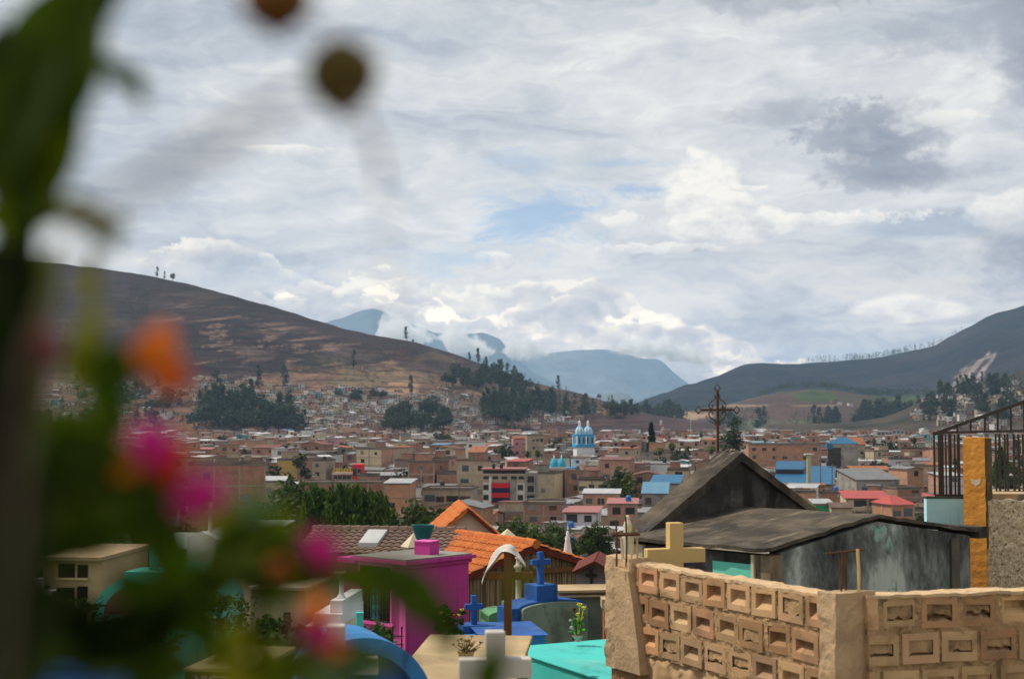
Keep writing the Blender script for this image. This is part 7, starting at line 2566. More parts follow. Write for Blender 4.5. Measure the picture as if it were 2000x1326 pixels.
mb = MB(); mb.box(-66 * k_, 84 * k_, 0.2, 0.75, z_(1172) + 0.003, z_(1168)); mb.box(-60 * k_, 80 * k_, 0.28, 0.7, z_(1168) + 0.003, z_(1163)); mb.box(-66 * k_, 84 * k_, 0.2, 0.75, z_(1163) + 0.003, z_(1158)); mb.build('slab', TANSL, g)
g = thing('brick_pier', 'short reddish pier beside the block wall post', 'pier', V(1186, 1255, 13.6), 0)
mb = MB(); mb.box(-0.03, 0.06, 0, 0.2, -0.6, 0.32); mb.build('pier_body', mk('red brick pier', (0.42, 0.10, 0.04), (0.33, 0.08, 0.035), 8, bump=0.4), g)
mb = MB(); mb.box(-0.05, 0.08, -0.02, 0.22, 0.323, 0.41); mb.build('pier_cap', CONCR, g)
D = 30.0
p = V(1200, 1080, D); k_ = D / F
g = thing('statue', 'worn cream statue above the iron bars at the end of the block wall', 'statue', V(1226, 1048, 13.0), 0)
k_ = 13.0 / F
mb = MB(); mb.lathe([(0.055, -0.35), (0.055, 0), (0.05, 0.02), (0.038, 0.05), (0.042, 0.10), (0.030, 0.14), (0.02, 0.15), (0.024, 0.175), (0.012, 0.195), (0, 0.197)], 9, (0, 0, 0)); mb.build('figure', CREAMS, g, True)

# ---------------------------------------------------------------- white crosses, blue vault and slab at the bottom
D = 5.5
k_ = D / F
p = V(967, 1326, D)
g = thing('grave_cross', 'thick white cross low before the turquoise tomb', 'cross', (p.x, p.y, Z(-1.8)), R(5))
z0 = Z(-1.8)
mb = MB(); cross_mb(mb, (1037 - 897) * k_, zrel(1231, D) - z0, zrel(1303, D) - z0, 0.074, 0.07); soften(mb.build('cross_body', WHITEC, g), 0.006)
D = 5.6
p = V(656, 1326, D)
g = thing('grave_cross', 'thick white cross before the bright blue vault', 'cross', (p.x, p.y, Z(-1.8)), R(4))
mb = MB(); cross_mb(mb, (738 - 574) * D / F, zrel(1219, D) - z0, zrel(1299, D) - z0, 0.07, 0.07); soften(mb.build('cross_body', WHITEC, g), 0.006)
D = 7.2
k_ = D / F
p = V(705, 1395, D)
g = thing('tomb', 'bright blue vaulted tomb with a dark arched opening behind the white cross', 'tomb', (p.x, p.y, p.z), R(20))
Rr, ri = 147 * k_, 117 * k_
mb = MB()
K = 24
ro = []
for k in range(K + 1):
    t = math.pi * k / K
    ro.append(mb.verts([(Rr * math.cos(t), 0, Rr * math.sin(t)), (Rr * math.cos(t), 0.5, Rr * math.sin(t)), (ri * math.cos(t), 0.5, ri * math.sin(t)), (ri * math.cos(t), 0, ri * math.sin(t))]))
for a, b in zip(ro, ro[1:]):
    for q in range(4):
        w_ = (q + 1) % 4
        mb.face((a + q, a + w_, b + w_, b + q))
mb.build('vault', SKYB, g, False)
mb = MB()
ring = [(ri * 0.995 * math.cos(math.pi * k / K), 0.10, ri * 0.995 * math.sin(math.pi * k / K)) for k in range(K + 1)]
mb.prism(ring, (0, 0.05, 0)); mb.build('recessed_face', BLUEP, g)
mb = MB(); mb.box(-Rr, Rr, 0, 0.5, -0.8, -0.004); mb.build('base', SKYB, g)
p = V(702, 1250, 9.0)
g = thing('post', 'short square turquoise post before the magenta tomb house', 'post', (p.x, p.y, Z(-2.4)), R(10))
mb = MB(); mb.box(-0.02, 0.02, -0.02, 0.02, -0.2, zrel(1198, 9.0) - Z(-2.4)); mb.build('post_body', TURQ, g)
mb = MB(); mb.box(-0.024, 0.024, -0.024, 0.024, zrel(1198, 9.0) - Z(-2.4) + 0.001, zrel(1197, 9.0) - Z(-2.4) + 0.006); mb.build('post_cap', TURQ, g)
p = V(815, 1330, 8.2)
g = thing('grave_slab', 'flat tan grave slab between the blue vault and the white cross', 'slab', (p.x, p.y, Z(-2.3)), R(-4))
zt = zrel(1263, 9.6) - Z(-2.3)
mb = MB(); mb.box(-0.15, 0.52, 0.05, 1.9, -0.3, zt - 0.04); mb.build('kerb', DBROWN, g)
mb = MB(); mb.box(-0.18, 0.55, 0.0, 1.95, zt - 0.037, zt); soften(mb.build('slab_top', TANSL, g), 0.01)
# dry flowers in a pot on that slab
p = V(910, 1292, 8.4)
g = thing('potted_plant', 'pot of withered brown flowers behind the white cross', 'plant', (p.x, p.y, p.z), 0)
mb = MB(); mb.lathe([(0, 0), (0.035, 0), (0.05, 0.06), (0.055, 0.065), (0.04, 0.06), (0, 0.055)], 10); mb.build('pot', TANSL, g)
DRY = mk('dry petals', (0.24, 0.12, 0.04), (0.10, 0.08, 0.03), 30, bump=0.0)
mb = MB(); rng = random.Random(5)
for k in range(34):
    c = Vector((rng.gauss(0, 0.035), rng.gauss(0, 0.03), 0.06 + rng.uniform(0, 0.08)))
    rosette(mb, c, 0.018, 6, rng)
    mb.tube([(0, 0, 0.05), c], 0.002, 3)
mb.build('dry_bloom', DRY, g)

# low fence before the magenta house
D = 13.5
k_ = D / F
p = V(724, 1262, D)
g = thing('grave_fence', 'low black iron grave fence before the magenta tomb house', 'fence', (p.x, p.y, p.z), R(-14))
for k, px in enumerate((-12, 10, 27, 45, 63)):
    mb = MB(); mb.bar((px * k_, 0, -0.3), (px * k_, 0, 36 * k_), 0.011); mb.ball((px * k_, 0, 38 * k_), (0.012, 0.012, 0.018), 6, 4); mb.build('picket', IRON, g)
for z_ in (6 * k_, 22 * k_):
    mb = MB(); mb.bar((-14 * k_, 0.006, z_), (66 * k_, 0.006, z_), 0.009); mb.build('rail', IRON, g)

# ---------------------------------------------------------------- left side, seen between the blurred leaves
D = 14.0
k_ = D / F
p = V(282, 1200, D)
g = thing('tomb', 'turquoise-green vaulted tomb with a tall green cross on a pedestal', 'tomb', (p.x, p.y, Z(-3.6)), R(-8))
zz = lambda py: zrel(py, D) - Z(-3.6)
GT = mk('sea green paint', (0.06, 0.36, 0.28), (0.05, 0.30, 0.24), 2.0, bump=0.3, streak=(0.035, 0.19, 0.15), sscale=(8, 8, 0.8), slo=0.55, shi=0.75, dirt=(0.04, 0.20, 0.16), dscale=2.0, dlo=0.55, dhi=0.75)
Rr = 105 * k_
ring = [(Rr * math.cos(math.pi * k / 16), 0, zz(1200) + Rr * 0.72 * math.sin(math.pi * k / 16)) for k in range(17)]
mb = MB(); mb.prism(ring, (0, 1.4, 0)); mb.build('vault', GT, g)
mb = MB(); mb.prism([(x * 0.78, -0.012, zz(1200) + (z - zz(1200)) * 0.78) for x, y, z in ring], (0, 0.01, 0)); mb.build('inner_face', mk('red brown panel', (0.11, 0.055, 0.04), (0.08, 0.04, 0.03), 3, bump=0.3), g)
mb = MB(); mb.box(-Rr, Rr, 0, 1.4, -0.5, zz(1200) - 0.004); mb.build('base', GT, g)
mb = MB(); mb.box(-44 * k_, 44 * k_, 0.02, 0.45, zz(1140), zz(1117)); mb.build('pedestal', GT, g)
mb = MB(); cross_mb(mb, 100 * k_, (1117 - 988) * k_, (1117 - 1024) * k_, 15 * k_, 0.06, (0, 0.22, zz(1117) + 0.002)); soften(mb.build('cross', GT, g), 0.005)
D = 10.0
p = V(76, 1200, D)
g = thing('grave_cross', 'white cross before the tan niche block, among the blurred leaves', 'cross', (p.x, p.y, Z(-2.3)), R(6))
mb = MB(); cross_mb(mb, 64 * D / F, zrel(1128, D) - Z(-2.3), zrel(1159, D) - Z(-2.3), 15 * D / F, 0.06); soften(mb.build('cross_body', WHITEC, g), 0.005)
D = 16.0
k_ = D / F
p = V(60, 1240, D)
g = thing('niche_block', 'tan burial niche block with dark open niches', 'niche block', (p.x, p.y, p.z), R(-5))
mb = MB(); mb.box(-10 * k_, 140 * k_, 0, 1.5, -0.8, 145 * k_); mb.build('wall', OCHREW, g)
for a, b, c, d in ((8, 22, 105, 128), (54, 86, 112, 138), (92, 112, 60, 95), (52, 86, 62, 92), (20, 36, 66, 96), (92, 112, 112, 136), (52, 86, 20, 50), (92, 112, 20, 48)):
    mb = MB(); mb.box(a * k_, b * k_, -0.012, -0.003, c * k_, d * k_); mb.build('niche', DARKHOLE, g)
    mb = MB(); mb.box((a - 3) * k_, (b + 3) * k_, -0.05, -0.002, (c - 4) * k_, (c - 0.6) * k_); mb.build('niche_sill', TANSL, g)
mb = MB(); mb.box(-14 * k_, 144 * k_, -0.1, 1.6, 145.5 * k_, 152 * k_); mb.build('roof_slab', CONCR, g)
D = 25.0
k_ = D / F
p = V(393, 1100, D)
g = thing('gable_tomb', 'white gabled tomb with a slender white cross on its gable', 'tomb', (p.x, p.y, p.z), R(-28))
mb = MB(); mb.prism([(-36 * k_, 0, -1.2), (36 * k_, 0, -1.2), (36 * k_, 0, 48 * k_), (0, 0, 62 * k_), (-36 * k_, 0, 48 * k_)], (0, 1.0, 0)); mb.build('gable_body', WHITES, g)
mb = MB(); cross_mb(mb, 24 * k_, 56 * k_, 36 * k_, 6 * k_, 0.05, (3 * k_, 0.2, 61 * k_)); mb.build('cross', WHITES, g)
D = 21.0
k_ = D / F
p = V(330, 1170, D)
g = thing('tiled_wall', 'low cream wall with an old orange tile coping below the white gabled tomb', 'wall', (p.x, p.y, p.z), R(-18))
mb = MB(); mb.box(0, 1.6, 0, 0.16, -1, 58 * k_); mb.build('wall_body', CREAMS, g)
mb = MB(); s0 = 0
tile_slope(mb, -0.14, 57 * k_, 0.08, 70 * k_, -1.65, 0.05, 0.09, 2, 0.02)
tile_slope(mb, 0.30, 57 * k_, 0.08, 70 * k_, -1.65, 0.05, 0.09, 2, 0.02)
mb.xf(Matrix.Rotation(R(90), 4, 'Z'))
mb.build('tile_coping', mk('weathered orange tile', (0.30, 0.13, 0.06), (0.22, 0.10, 0.05), 5, bump=0.4), g)
for k, (px, py, D, lab) in enumerate(((455, 1035, 30.0, 'shed with green-grey tin roof right of the white gabled tomb'), (340, 1060, 34.0, 'shed with grey-green tin roof left of the white gabled tomb'))):
    p = V(px, py + 40, D)
    k_ = D / F
    g = thing('shed', lab, 'shed', (p.x, p.y, p.z), R(-10))
    mb = MB(); mb.box(-50 * k_, 60 * k_, 0, 1.6, -1.5, 30 * k_); mb.build('wall', TANP, g)
    mb = MB(); mb.prism([(-60 * k_, -0.2, 28 * k_), (-60 * k_, 1.8, 46 * k_), (-60 * k_, 1.8, 48 * k_), (-60 * k_, -0.2, 30 * k_)], (130 * k_, 0, 0)); mb.build('roof', mk('green grey tin', (0.26, 0.31, 0.27), (0.2, 0.24, 0.21), 3, bump=0.0, vary=0.1), g)
D = 12.0
k_ = D / F
p = V(540, 1215, D)
g = thing('niche_block', 'grey-tan row of rendered tombs behind the green shrub', 'tomb', (p.x, p.y, p.z), R(-8))
mb = MB(); mb.box(-52 * k_, 58 * k_, 0, 1.2, -0.8, 62 * k_); mb.build('wall', mk('grey tan render', (0.28, 0.24, 0.16), (0.22, 0.19, 0.13), 3, bump=0.3), g)
mb = MB(); mb.box(-56 * k_, 62 * k_, -0.04, 1.25, 62.4 * k_, 68 * k_); mb.build('coping', CREAMS, g)
mb = MB(); mb.box(16 * k_, 28 * k_, -0.02, -0.004, -10 * k_, 20 * k_); mb.build('plaque', BLACKP, g)
D = 11.5
k_ = D / F
p = V(630, 1235, D)
g = thing('tomb', 'white stepped tomb with a small white column beside the magenta tomb house', 'tomb', (p.x, p.y, p.z), R(-6))
for k, (a, b, c, d) in enumerate(((-36, 34, -60, 12), (-22, 34, 12.5, 34), (8, 32, 34.5, 58))):
    mb = MB(); mb.box(a * k_, b * k_, 0.06 * k, 0.9, c * k_, d * k_); mb.build('step', WHITES if k else CREAMS, g)
mb = MB(); mb.lathe([(10 * k_, 58.5 * k_), (6 * k_, 64 * k_), (4.5 * k_, 66 * k_), (4.5 * k_, 92 * k_), (9 * k_, 97 * k_), (9 * k_, 99 * k_), (0, 100 * k_)], 8, (20 * k_, 0.3, 0)); mb.build('column', WHITES, g, True)
# tan tomb with a name
D = 5.2
k_ = D / F
p = V(372, 1312, D)
g = thing('tomb', 'tan topped tomb with a dark inscribed face at the foot of the picture', 'tomb', (p.x, p.y, p.z), R(-9))
mb = MB(); mb.box(-10 * k_, 120 * k_, 0.0, 0.5, -0.4, -0.004); mb.build('body', DBROWN, g)
mb = MB(); mb.box(-14 * k_, 124 * k_, -0.008, 0.52, 0, 9 * k_); soften(mb.build('top', TANSL, g), 0.004)
cu = bpy.data.curves.new('lettering', 'FONT')
cu.body = 'VICTOR'
cu.size = 30 * k_
cu.extrude = 0.001
tmp = bpy.data.objects.new('lettering', cu)
lme = bpy.data.meshes.new_from_object(tmp)
bpy.data.objects.remove(tmp)
lo = bpy.data.objects.new('lettering', lme)
COL.objects.link(lo)
lo.parent = g
lo.location = (10 * k_, -0.004, -27 * k_)
lo.rotation_euler = (R(90), 0, 0)
lme.materials.append(mk('carved letter grey', (0.36, 0.33, 0.29), bump=0.0))
# dark blue tomb right before the camera, out of focus
p = V(90, 1300, 1.5)
g = thing('tomb', 'deep blue tomb edge close at the bottom corner, out of focus', 'tomb', (p.x, p.y, p.z), R(-12))
mb = MB(); mb.box(-0.25, 0.07, 0, 0.10, -0.5, -0.002); mb.build('body', BLUEP, g)
mb = MB(); mb.box(-0.26, 0.08, -0.01, 0.11, 0.0, 0.012); mb.build('top', BLUEP, g)


# ---------------------------------------------------------------- shrubs between the tombs
def shrub(px, py, D, w, h, n, mat, label, name='shrub', seed=1, leaf=0.03, group=None):
    rng = random.Random(seed)
    p = V(px, py, D)
    r = thing(name, label, 'shrub', (p.x, p.y, p.z), 0, group)
    lb, st = MB(), MB()
    for k in range(n):
        c = (rng.gauss(0, w * 0.28), rng.gauss(0, w * 0.25), h * rng.uniform(0.2, 1.0))
        clump(lb, c, w * 0.14, 16, leaf, rng, 0.9, rng.uniform(0.65, 1.35))
        if k % 3 == 0:
            st.tube([(0, 0, -0.5), (c[0] * 0.5, c[1] * 0.5, c[2] * 0.5), c], [0.008, 0.006, 0.002], 4)
    st.build('stem', BARK, r)
    lb.build('foliage', mat, r)
    return r


shrub(535, 1300, 9.0, 0.30, 0.28, 46, L_CYP, 'dense green shrub before the grey-tan row of tombs', seed=2)
shrub(500, 1330, 8.0, 0.36, 0.26, 40, L_GRN, 'low dark shrub at the foot of the grey-tan tombs', seed=3)
o = shrub(878, 1262, 12.6, 0.20, 0.34, 34, L_GRN, 'rose bush with red blooms at the end of the magenta house', seed=4, name='rose_bush')
for q in range(6):
    mb = MB(); rng = random.Random(q); c = (rng.uniform(-0.10, 0.12), -0.08, rng.uniform(0.1, 0.34))
    mb.ball(c, 0.013, 6, 4); rosette(mb, c, 0.024, 8, rng); mb.build('bloom', PET_Y if q < 4 else mk('red rose', (0.5, 0.02, 0.03), bump=0.0), o)
shrub(745, 1262, 13.2, 0.20, 0.16, 24, L_CYP, 'yellow-flowered weeds behind the low grave fence', seed=5, name='weed')
shrub(90, 1250, 9.0, 0.5, 0.25, 50, L_GRN, 'weeds before the tan niche block', seed=6, name='weed')
shrub(230, 1300, 8.0, 0.5, 0.25, 50, L_GRN, 'weeds in front of the turquoise-green vault', seed=7, name='weed')
shrub(620, 1326, 7.5, 0.5, 0.22, 50, L_CYP, 'weeds before the white stepped tomb', seed=8, name='weed')
shrub(420, 1240, 11.0, 0.5, 0.3, 50, L_GRN, 'bush between the green vault and the grey-tan tombs', seed=9)
# ================================================================== LANTANA BEFORE THE LENS (far inside the focus, so it blurs by the real aperture)
FL_LEAF = []
for k, (a, b) in enumerate((((0.026, 0.052, 0.003), (0.046, 0.078, 0.005)), ((0.075, 0.105, 0.004), (0.115, 0.145, 0.008)), ((0.15, 0.155, 0.010), (0.20, 0.20, 0.016)), ((0.10, 0.16, 0.085), (0.14, 0.20, 0.11)), ((0.007, 0.013, 0.002), (0.011, 0.019, 0.003)))):
    FL_LEAF.append(leaf_mat('lantana leaf', a, b, tuple(x * 1.4 for x in b), 40.0, 0.1, 0.5))
STEM = mk('dark stem', (0.005, 0.008, 0.002), (0.004, 0.005, 0.002), 60, bump=0.2, spec=0.03, rough=1.0)
TWIG = mk('brown twig', (0.10, 0.06, 0.045), (0.07, 0.045, 0.035), 60, bump=0.2)
C_OR = mk('orange floret', (0.85, 0.16, 0.005), (0.80, 0.22, 0.008), 60, bump=0.0, rough=0.6)
C_YO = mk('golden floret', (0.88, 0.30, 0.01), (0.85, 0.24, 0.01), 60, bump=0.0, rough=0.6)
C_RD = mk('red floret', (0.50, 0.018, 0.010), (0.60, 0.03, 0.012), 60, bump=0.0, rough=0.6)
C_MG = mk('magenta floret', (0.62, 0.012, 0.26), (0.55, 0.010, 0.22), 60, bump=0.0, rough=0.6)
C_DM = mk('dark red floret', (0.20, 0.012, 0.020), (0.15, 0.010, 0.016), 60, bump=0.0, rough=0.6)
BUD = mk('seed bud', (0.10, 0.075, 0.010), (0.07, 0.05, 0.010), 60, bump=0.0)
BUDB = mk('brown seed bud', (0.15, 0.055, 0.008), (0.10, 0.045, 0.008), 60, bump=0.0)


def leaf(parent, px, py, D, length, ang, shade, tilt=0.3, wide=0.5, bend=0.2, rel=None, name='leaf'):
    """an ovate leaf, its middle at (px, py); ang in degrees, 0 pointing right, 90 up"""
    c = at(px, py, D)
    a = R(ang)
    d = Vector((math.cos(a), 0.0, math.sin(a)))
    n = Vector((-math.sin(a) * 0.15, -1.0, math.cos(a) * tilt)).normalized()
    s = d.cross(n).normalized()
    n = s.cross(d).normalized()
    mb = MB()
    mb.color = (1.0, 1.0, 1.0)
    rows = []
    for k in range(9):
        t = k / 8
        w = length * wide * 0.5 * (math.sin(math.pi * t ** 0.75) ** 0.85 if 0 < t < 1 else 0.02)
        p = c + d * (t - 0.5) * length + n * (-bend * length * (t - 0.4) ** 2)
        rows.append(mb.verts([p + s * w + n * w * 0.3 - parent.location, p - parent.location, p - s * w + n * w * 0.3 - parent.location]))
    for p, q in zip(rows, rows[1:]):
        mb.face((p, p + 1, q + 1, q))
        mb.face((p + 1, p + 2, q + 2, q + 1))
    return mb.build(name, FL_LEAF[shade], parent, True)


def bloom(parent, px, py, D, rad, inner, outer, seed, sq=1.0):
    """a dome of small four-lobed florets"""
    rng = random.Random(seed)
    D -= 0.03
    rad *= 0.80
    c = at(px, py, D) - parent.location
    mb = MB()
    n = 34
    for k in range(n):
        t = (k + 0.5) / n
        th = math.acos(1 - 1.25 * t)
        ph = k * 2.39996
        d = Vector((math.sin(th) * math.cos(ph), -math.cos(th), math.sin(th) * math.sin(ph) * sq))
        p = c + d * rad * rng.uniform(0.85, 1.08)
        mb.cur = 0 if t < 0.45 + rng.uniform(-0.12, 0.12) else 1
        u = d.cross(Vector((0, 0, 1)) if abs(d.z) < 0.9 else Vector((1, 0, 0))).normalized()
        v_ = u.cross(d)
        r = rad * rng.uniform(0.26, 0.36)
        a0 = rng.uniform(0, 1.6)
        for q in range(4):
            a = a0 + q * math.pi / 2
            e = u * math.cos(a) + v_ * math.sin(a)
            f = u * math.cos(a + 0.7) + v_ * math.sin(a + 0.7)
            g_ = u * math.cos(a - 0.7) + v_ * math.sin(a - 0.7)
            mb.quad(p, p + g_ * r * 0.7 + d * 0.0006, p + e * r, p + f * r * 0.7 + d * 0.0006)
        mb.tube([c - Vector((0, 0, rad * 0.5)), p], 0.0008, 3, None, False)
    return mb.build('bloom', [inner, outer], parent)


def stem(parent, pts, r, mat=STEM, name='stem'):
    """pts: (px, py, D)"""
    mb = MB()
    mb.tube([at(*p) - parent.location for p in pts], r, 6)
    return mb.build(name, mat, parent, True)


# --- the tall plant at the left edge
base = Vector((-0.17, 0.50, CAMZ - 1.75))
g = thing('lantana_shrub', 'tall out-of-focus lantana at the left edge with dark stem, orange and magenta blooms', 'flowering plant', base)
D0 = 0.48
stem(g, [(0, 1900, D0), (15, 1326, D0), (22, 1000, D0), (28, 760, D0), (30, 560, D0), (48, 450, D0), (95, 330, D0), (130, 170, D0), (200, 30, D0), (240, -60, D0)], [0.0085, 0.0085, 0.0085, 0.0080, 0.0070, 0.0050, 0.0036, 0.0030, 0.0026, 0.002])
stem(g, [(48, 450, D0), (110, 425, D0), (185, 430, D0), (215, 452, D0)], [0.0026, 0.0018, 0.0014, 0.001])
stem(g, [(48, 455, D0), (10, 420, D0), (-30, 360, D0)], [0.003, 0.002, 0.0015])
stem(g, [(28, 820, D0), (120, 880, 0.5), (220, 920, 0.52), (300, 930, 0.52)], [0.003, 0.0025, 0.0018, 0.0012])
stem(g, [(30, 700, D0), (150, 700, 0.5), (230, 740, 0.52), (300, 720, 0.52)], [0.0028, 0.002, 0.0014, 0.0010])
# upper leaves
for px, py, L_, ang, sh, w in ((120, 60, 0.060, 60, 0, 0.55), (60, 130, 0.055, 40, 0, 0.6), (150, 120, 0.050, 75, 0, 0.5), (95, 190, 0.060, 80, 0, 0.55), (30, 220, 0.055, 60, 0, 0.55), (75, 265, 0.055, 85, 1, 0.55),
                               (110, 290, 0.045, 70, 1, 0.5), (10, 170, 0.050, 100, 0, 0.5), (35, 330, 0.03, 70, 1, 0.5), (170, 30, 0.048, 55, 0, 0.5), (20, 300, 0.040, 100, 0, 0.5), (90, 350, 0.036, 75, 1, 0.5),
                               (235, 150, 0.026, -35, 0, 0.32), (265, 168, 0.018, -70, 0, 0.4), (180, 430, 0.026, -12, 2, 0.4), (205, 450, 0.018, -60, 1, 0.5), (5, 430, 0.026, 150, 1, 0.45), (130, 405, 0.018, 30, 2, 0.4), (55, 420, 0.024, 80, 0, 0.6)):
    leaf(g, px, py, D0 + 0.02 * math.sin(px), L_, ang, sh, 0.35, w)
# leaves round the blooms, half way down
for px, py, L_, ang, sh, w in ((80, 570, 0.028, 80, 1, 0.45), (60, 630, 0.030, 60, 1, 0.4), (165, 690, 0.030, 78, 2, 0.42), (175, 645, 0.024, 70, 2, 0.4), (215, 735, 0.030, 95, 0, 0.5), (225, 790, 0.030, 80, 0, 0.36), (200, 770, 0.024, 110, 1, 0.5), (60, 780, 0.030, 70, 1, 0.5),
                               (110, 850, 0.034, 30, 1, 0.6), (150, 900, 0.040, 10, 0, 0.6), (190, 870, 0.036, 50, 1, 0.5), (80, 930, 0.044, -10, 0, 0.6), (140, 970, 0.050, 20, 0, 0.6), (230, 960, 0.040, -25, 0, 0.55), (270, 985, 0.036, -50, 0, 0.5), (190, 1000, 0.036, 10, 1, 0.5),
                               (60, 1020, 0.040, 35, 1, 0.6), (120, 1040, 0.036, -15, 0, 0.6), (300, 1040, 0.034, -80, 0, 0.5), (320, 1010, 0.028, -70, 0, 0.5), (200, 1050, 0.034, 15, 0, 0.5), (40, 1100, 0.045, 60, 0, 0.6), (20, 960, 0.04, 80, 0, 0.5),
                               (230, 700, 0.020, 120, 0, 0.5), (90, 520, 0.018, 60, 1, 0.5), (180, 545, 0.020, 85, 2, 0.35)):
    leaf(g, px, py, 0.50 + 0.02 * math.sin(px * 0.7), L_, ang, sh, 0.35, w)
# lower dark mass with the fallen petals' colours in it
for px, py, L_, ang, sh, w in ((30, 1180, 0.05, 70, 4, 0.6), (20, 1250, 0.05, 50, 4, 0.6), (90, 1250, 0.040, 20, 4, 0.5), (160, 1262, 0.040, -10, 4, 0.45), (240, 1258, 0.045, 10, 0, 0.55), (300, 1228, 0.036, 40, 4, 0.5), (110, 1215, 0.034, 40, 4, 0.5), (290, 1285, 0.04, -20, 0, 0.5), (40, 1060, 0.040, 60, 4, 0.55), (130, 1065, 0.034, 10, 0, 0.5), (335, 1070, 0.030, -75, 0, 0.5), (350, 1110, 0.026, 60, 0, 0.5), (400, 1150, 0.026, 90, 0, 0.5), (420, 1105, 0.022, 30, 0, 0.5), (215, 1230, 0.036, 25, 4, 0.5), (275, 1150, 0.026, -20, 0, 0.5), (-5, 540, 0.034, 85, 4, 0.6), (5, 640, 0.036, 95, 4, 0.6), (0, 740, 0.036, 85, 4, 0.6), (0, 840, 0.036, 95, 4, 0.6), (0, 940, 0.036, 85, 4, 0.6), (0, 1040, 0.036, 90, 4, 0.6), (0, 1140, 0.036, 90, 4, 0.6), (45, 880, 0.030, 60, 0, 0.55), (60, 960, 0.034, 40, 4, 0.55),
                               (330, 1190, 0.028, 70, 0, 0.5), (370, 1200, 0.026, 110, 0, 0.5), (300, 1165, 0.024, 30, 0, 0.5), (350, 1150, 0.026, -30, 0, 0.5), (20, 1310, 0.04, 20, 0, 0.6), (320, 1320, 0.03, 20, 0, 0.5)):
    leaf(g, px, py, (0.45 if px < 50 else 0.52) + 0.02 * math.sin(px * 0.9), L_, ang, sh, 0.3, w)
for px, py, D, r, ci, co, sd in ((300, 690, 0.52, 0.0095, C_OR, C_OR, 1), (335, 735, 0.52, 0.0080, C_OR, C_RD, 2), (318, 660, 0.53, 0.006, C_OR, C_OR, 13), (80, 680, 0.47, 0.0085, C_DM, C_DM, 3), (245, 905, 0.52, 0.0085, C_YO, C_OR, 4), (295, 870, 0.52, 0.0100, C_MG, C_MG, 5),
                                (330, 920, 0.52, 0.0085, C_RD, C_DM, 6), (395, 965, 0.50, 0.0085, C_MG, C_MG, 7), (365, 985, 0.51, 0.0065, C_MG, C_DM, 8), (345, 880, 0.53, 0.006, C_RD, C_OR, 14), (180, 1240, 0.575, 0.0060, C_DM, C_MG, 9), (310, 1255, 0.585, 0.0075, C_DM, C_DM, 10), (255, 1190, 0.59, 0.006, C_DM, C_DM, 11), (345, 1290, 0.585, 0.0065, C_DM, C_DM, 12)):
    bloom(g, px, py, D, r, ci, co, sd)

# --- the lower branch in the middle
g = thing('lantana_branch', 'out-of-focus lantana branch with olive leaves and small magenta blooms before the magenta house', 'flowering plant', Vector((-0.09, 0.55, CAMZ - 1.75)))
D1 = 0.55
stem(g, [(470, 1900, D1), (500, 1330, D1), (497, 1200, D1), (500, 1080, D1), (520, 1020, D1)], [0.003, 0.0024, 0.0022, 0.002, 0.001])
stem(g, [(498, 1130, D1), (560, 1090, D1), (640, 1085, D1)], [0.002, 0.0015, 0.001])
stem(g, [(500, 1240, D1), (600, 1240, D1), (680, 1250, D1), (760, 1280, D1)], [0.002, 0.0018, 0.0014, 0.001])
stem(g, [(560, 1130, D1), (650, 1120, D1), (740, 1125, D1), (820, 1160, D1), (870, 1235, D1)], [0.002, 0.0022, 0.0022, 0.0018, 0.001])
for px, py, L_, ang, sh, w, dd in ((500, 985, 0.020, 40, 3, 0.55, 0), (470, 1060, 0.034, 20, 1, 0.5, 0), (520, 1080, 0.040, -10, 0, 0.5, 0), (560, 1110, 0.036, 15, 0, 0.5, 0), (540, 1050, 0.030, 60, 1, 0.45, 0), (600, 1120, 0.036, 5, 1, 0.5, 0), (440, 1130, 0.028, 50, 1, 0.45, 0), (480, 1130, 0.028, -30, 2, 0.45, 0),
                                   (530, 1150, 0.024, -70, 0, 0.5, 0), (650, 1125, 0.030, 0, 1, 0.45, 0), (430, 1010, 0.020, 20, 2, 0.5, 0), (560, 1040, 0.020, 120, 1, 0.5, 0),
                                   (745, 1135, 0.040, -6, 1, 0.42, 0), (815, 1170, 0.044, -42, 0, 0.42, 0), (865, 1225, 0.028, -68, 0, 0.40, 0),
                                   (455, 1260, 0.026, 60, 2, 0.6, 0), (430, 1290, 0.020, 30, 2, 0.55, 0), (530, 1290, 0.024, 100, 1, 0.5, 0), (620, 1290, 0.034, 10, 3, 0.5, 0), (700, 1290, 0.034, -5, 3, 0.5, 0), (660, 1315, 0.034, 10, 3, 0.5, 0), (570, 1310, 0.03, 20, 1, 0.5, 0), (490, 1315, 0.03, 40, 2, 0.5, 0), (400, 1240, 0.024, -60, 0, 0.5, 0),
                                   (480, 1040, 0.028, 35, 0, 0.5, 0), (505, 1105, 0.034, 10, 0, 0.5, 0), (560, 1075, 0.030, -25, 0, 0.5, 0), (590, 1100, 0.028, 40, 1, 0.5, 0), (450, 1090, 0.026, 70, 0, 0.5, 0), (960, 1305, 0.022, 70, 0, 0.6, 0), (1012, 1140, 0.014, 75, 1, 0.5, 0), (640, 1050, 0.016, 60, 0, 0.5, 0), (590, 1070, 0.026, 20, 0, 0.5, 0), (395, 1180, 0.024, 70, 0, 0.5, 0)):
    leaf(g, px, py, D1 + 0.015 * math.sin(px) + dd, L_, ang, sh, 0.35, w)
stem(g, [(760, 1280, D1), (860, 1330, D1), (950, 1340, D1), (962, 1290, D1)], [0.001, 0.001, 0.001, 0.0008])
stem(g, [(962, 1290, D1), (1000, 1200, D1), (1012, 1130, D1)], [0.0008, 0.0006, 0.0004])
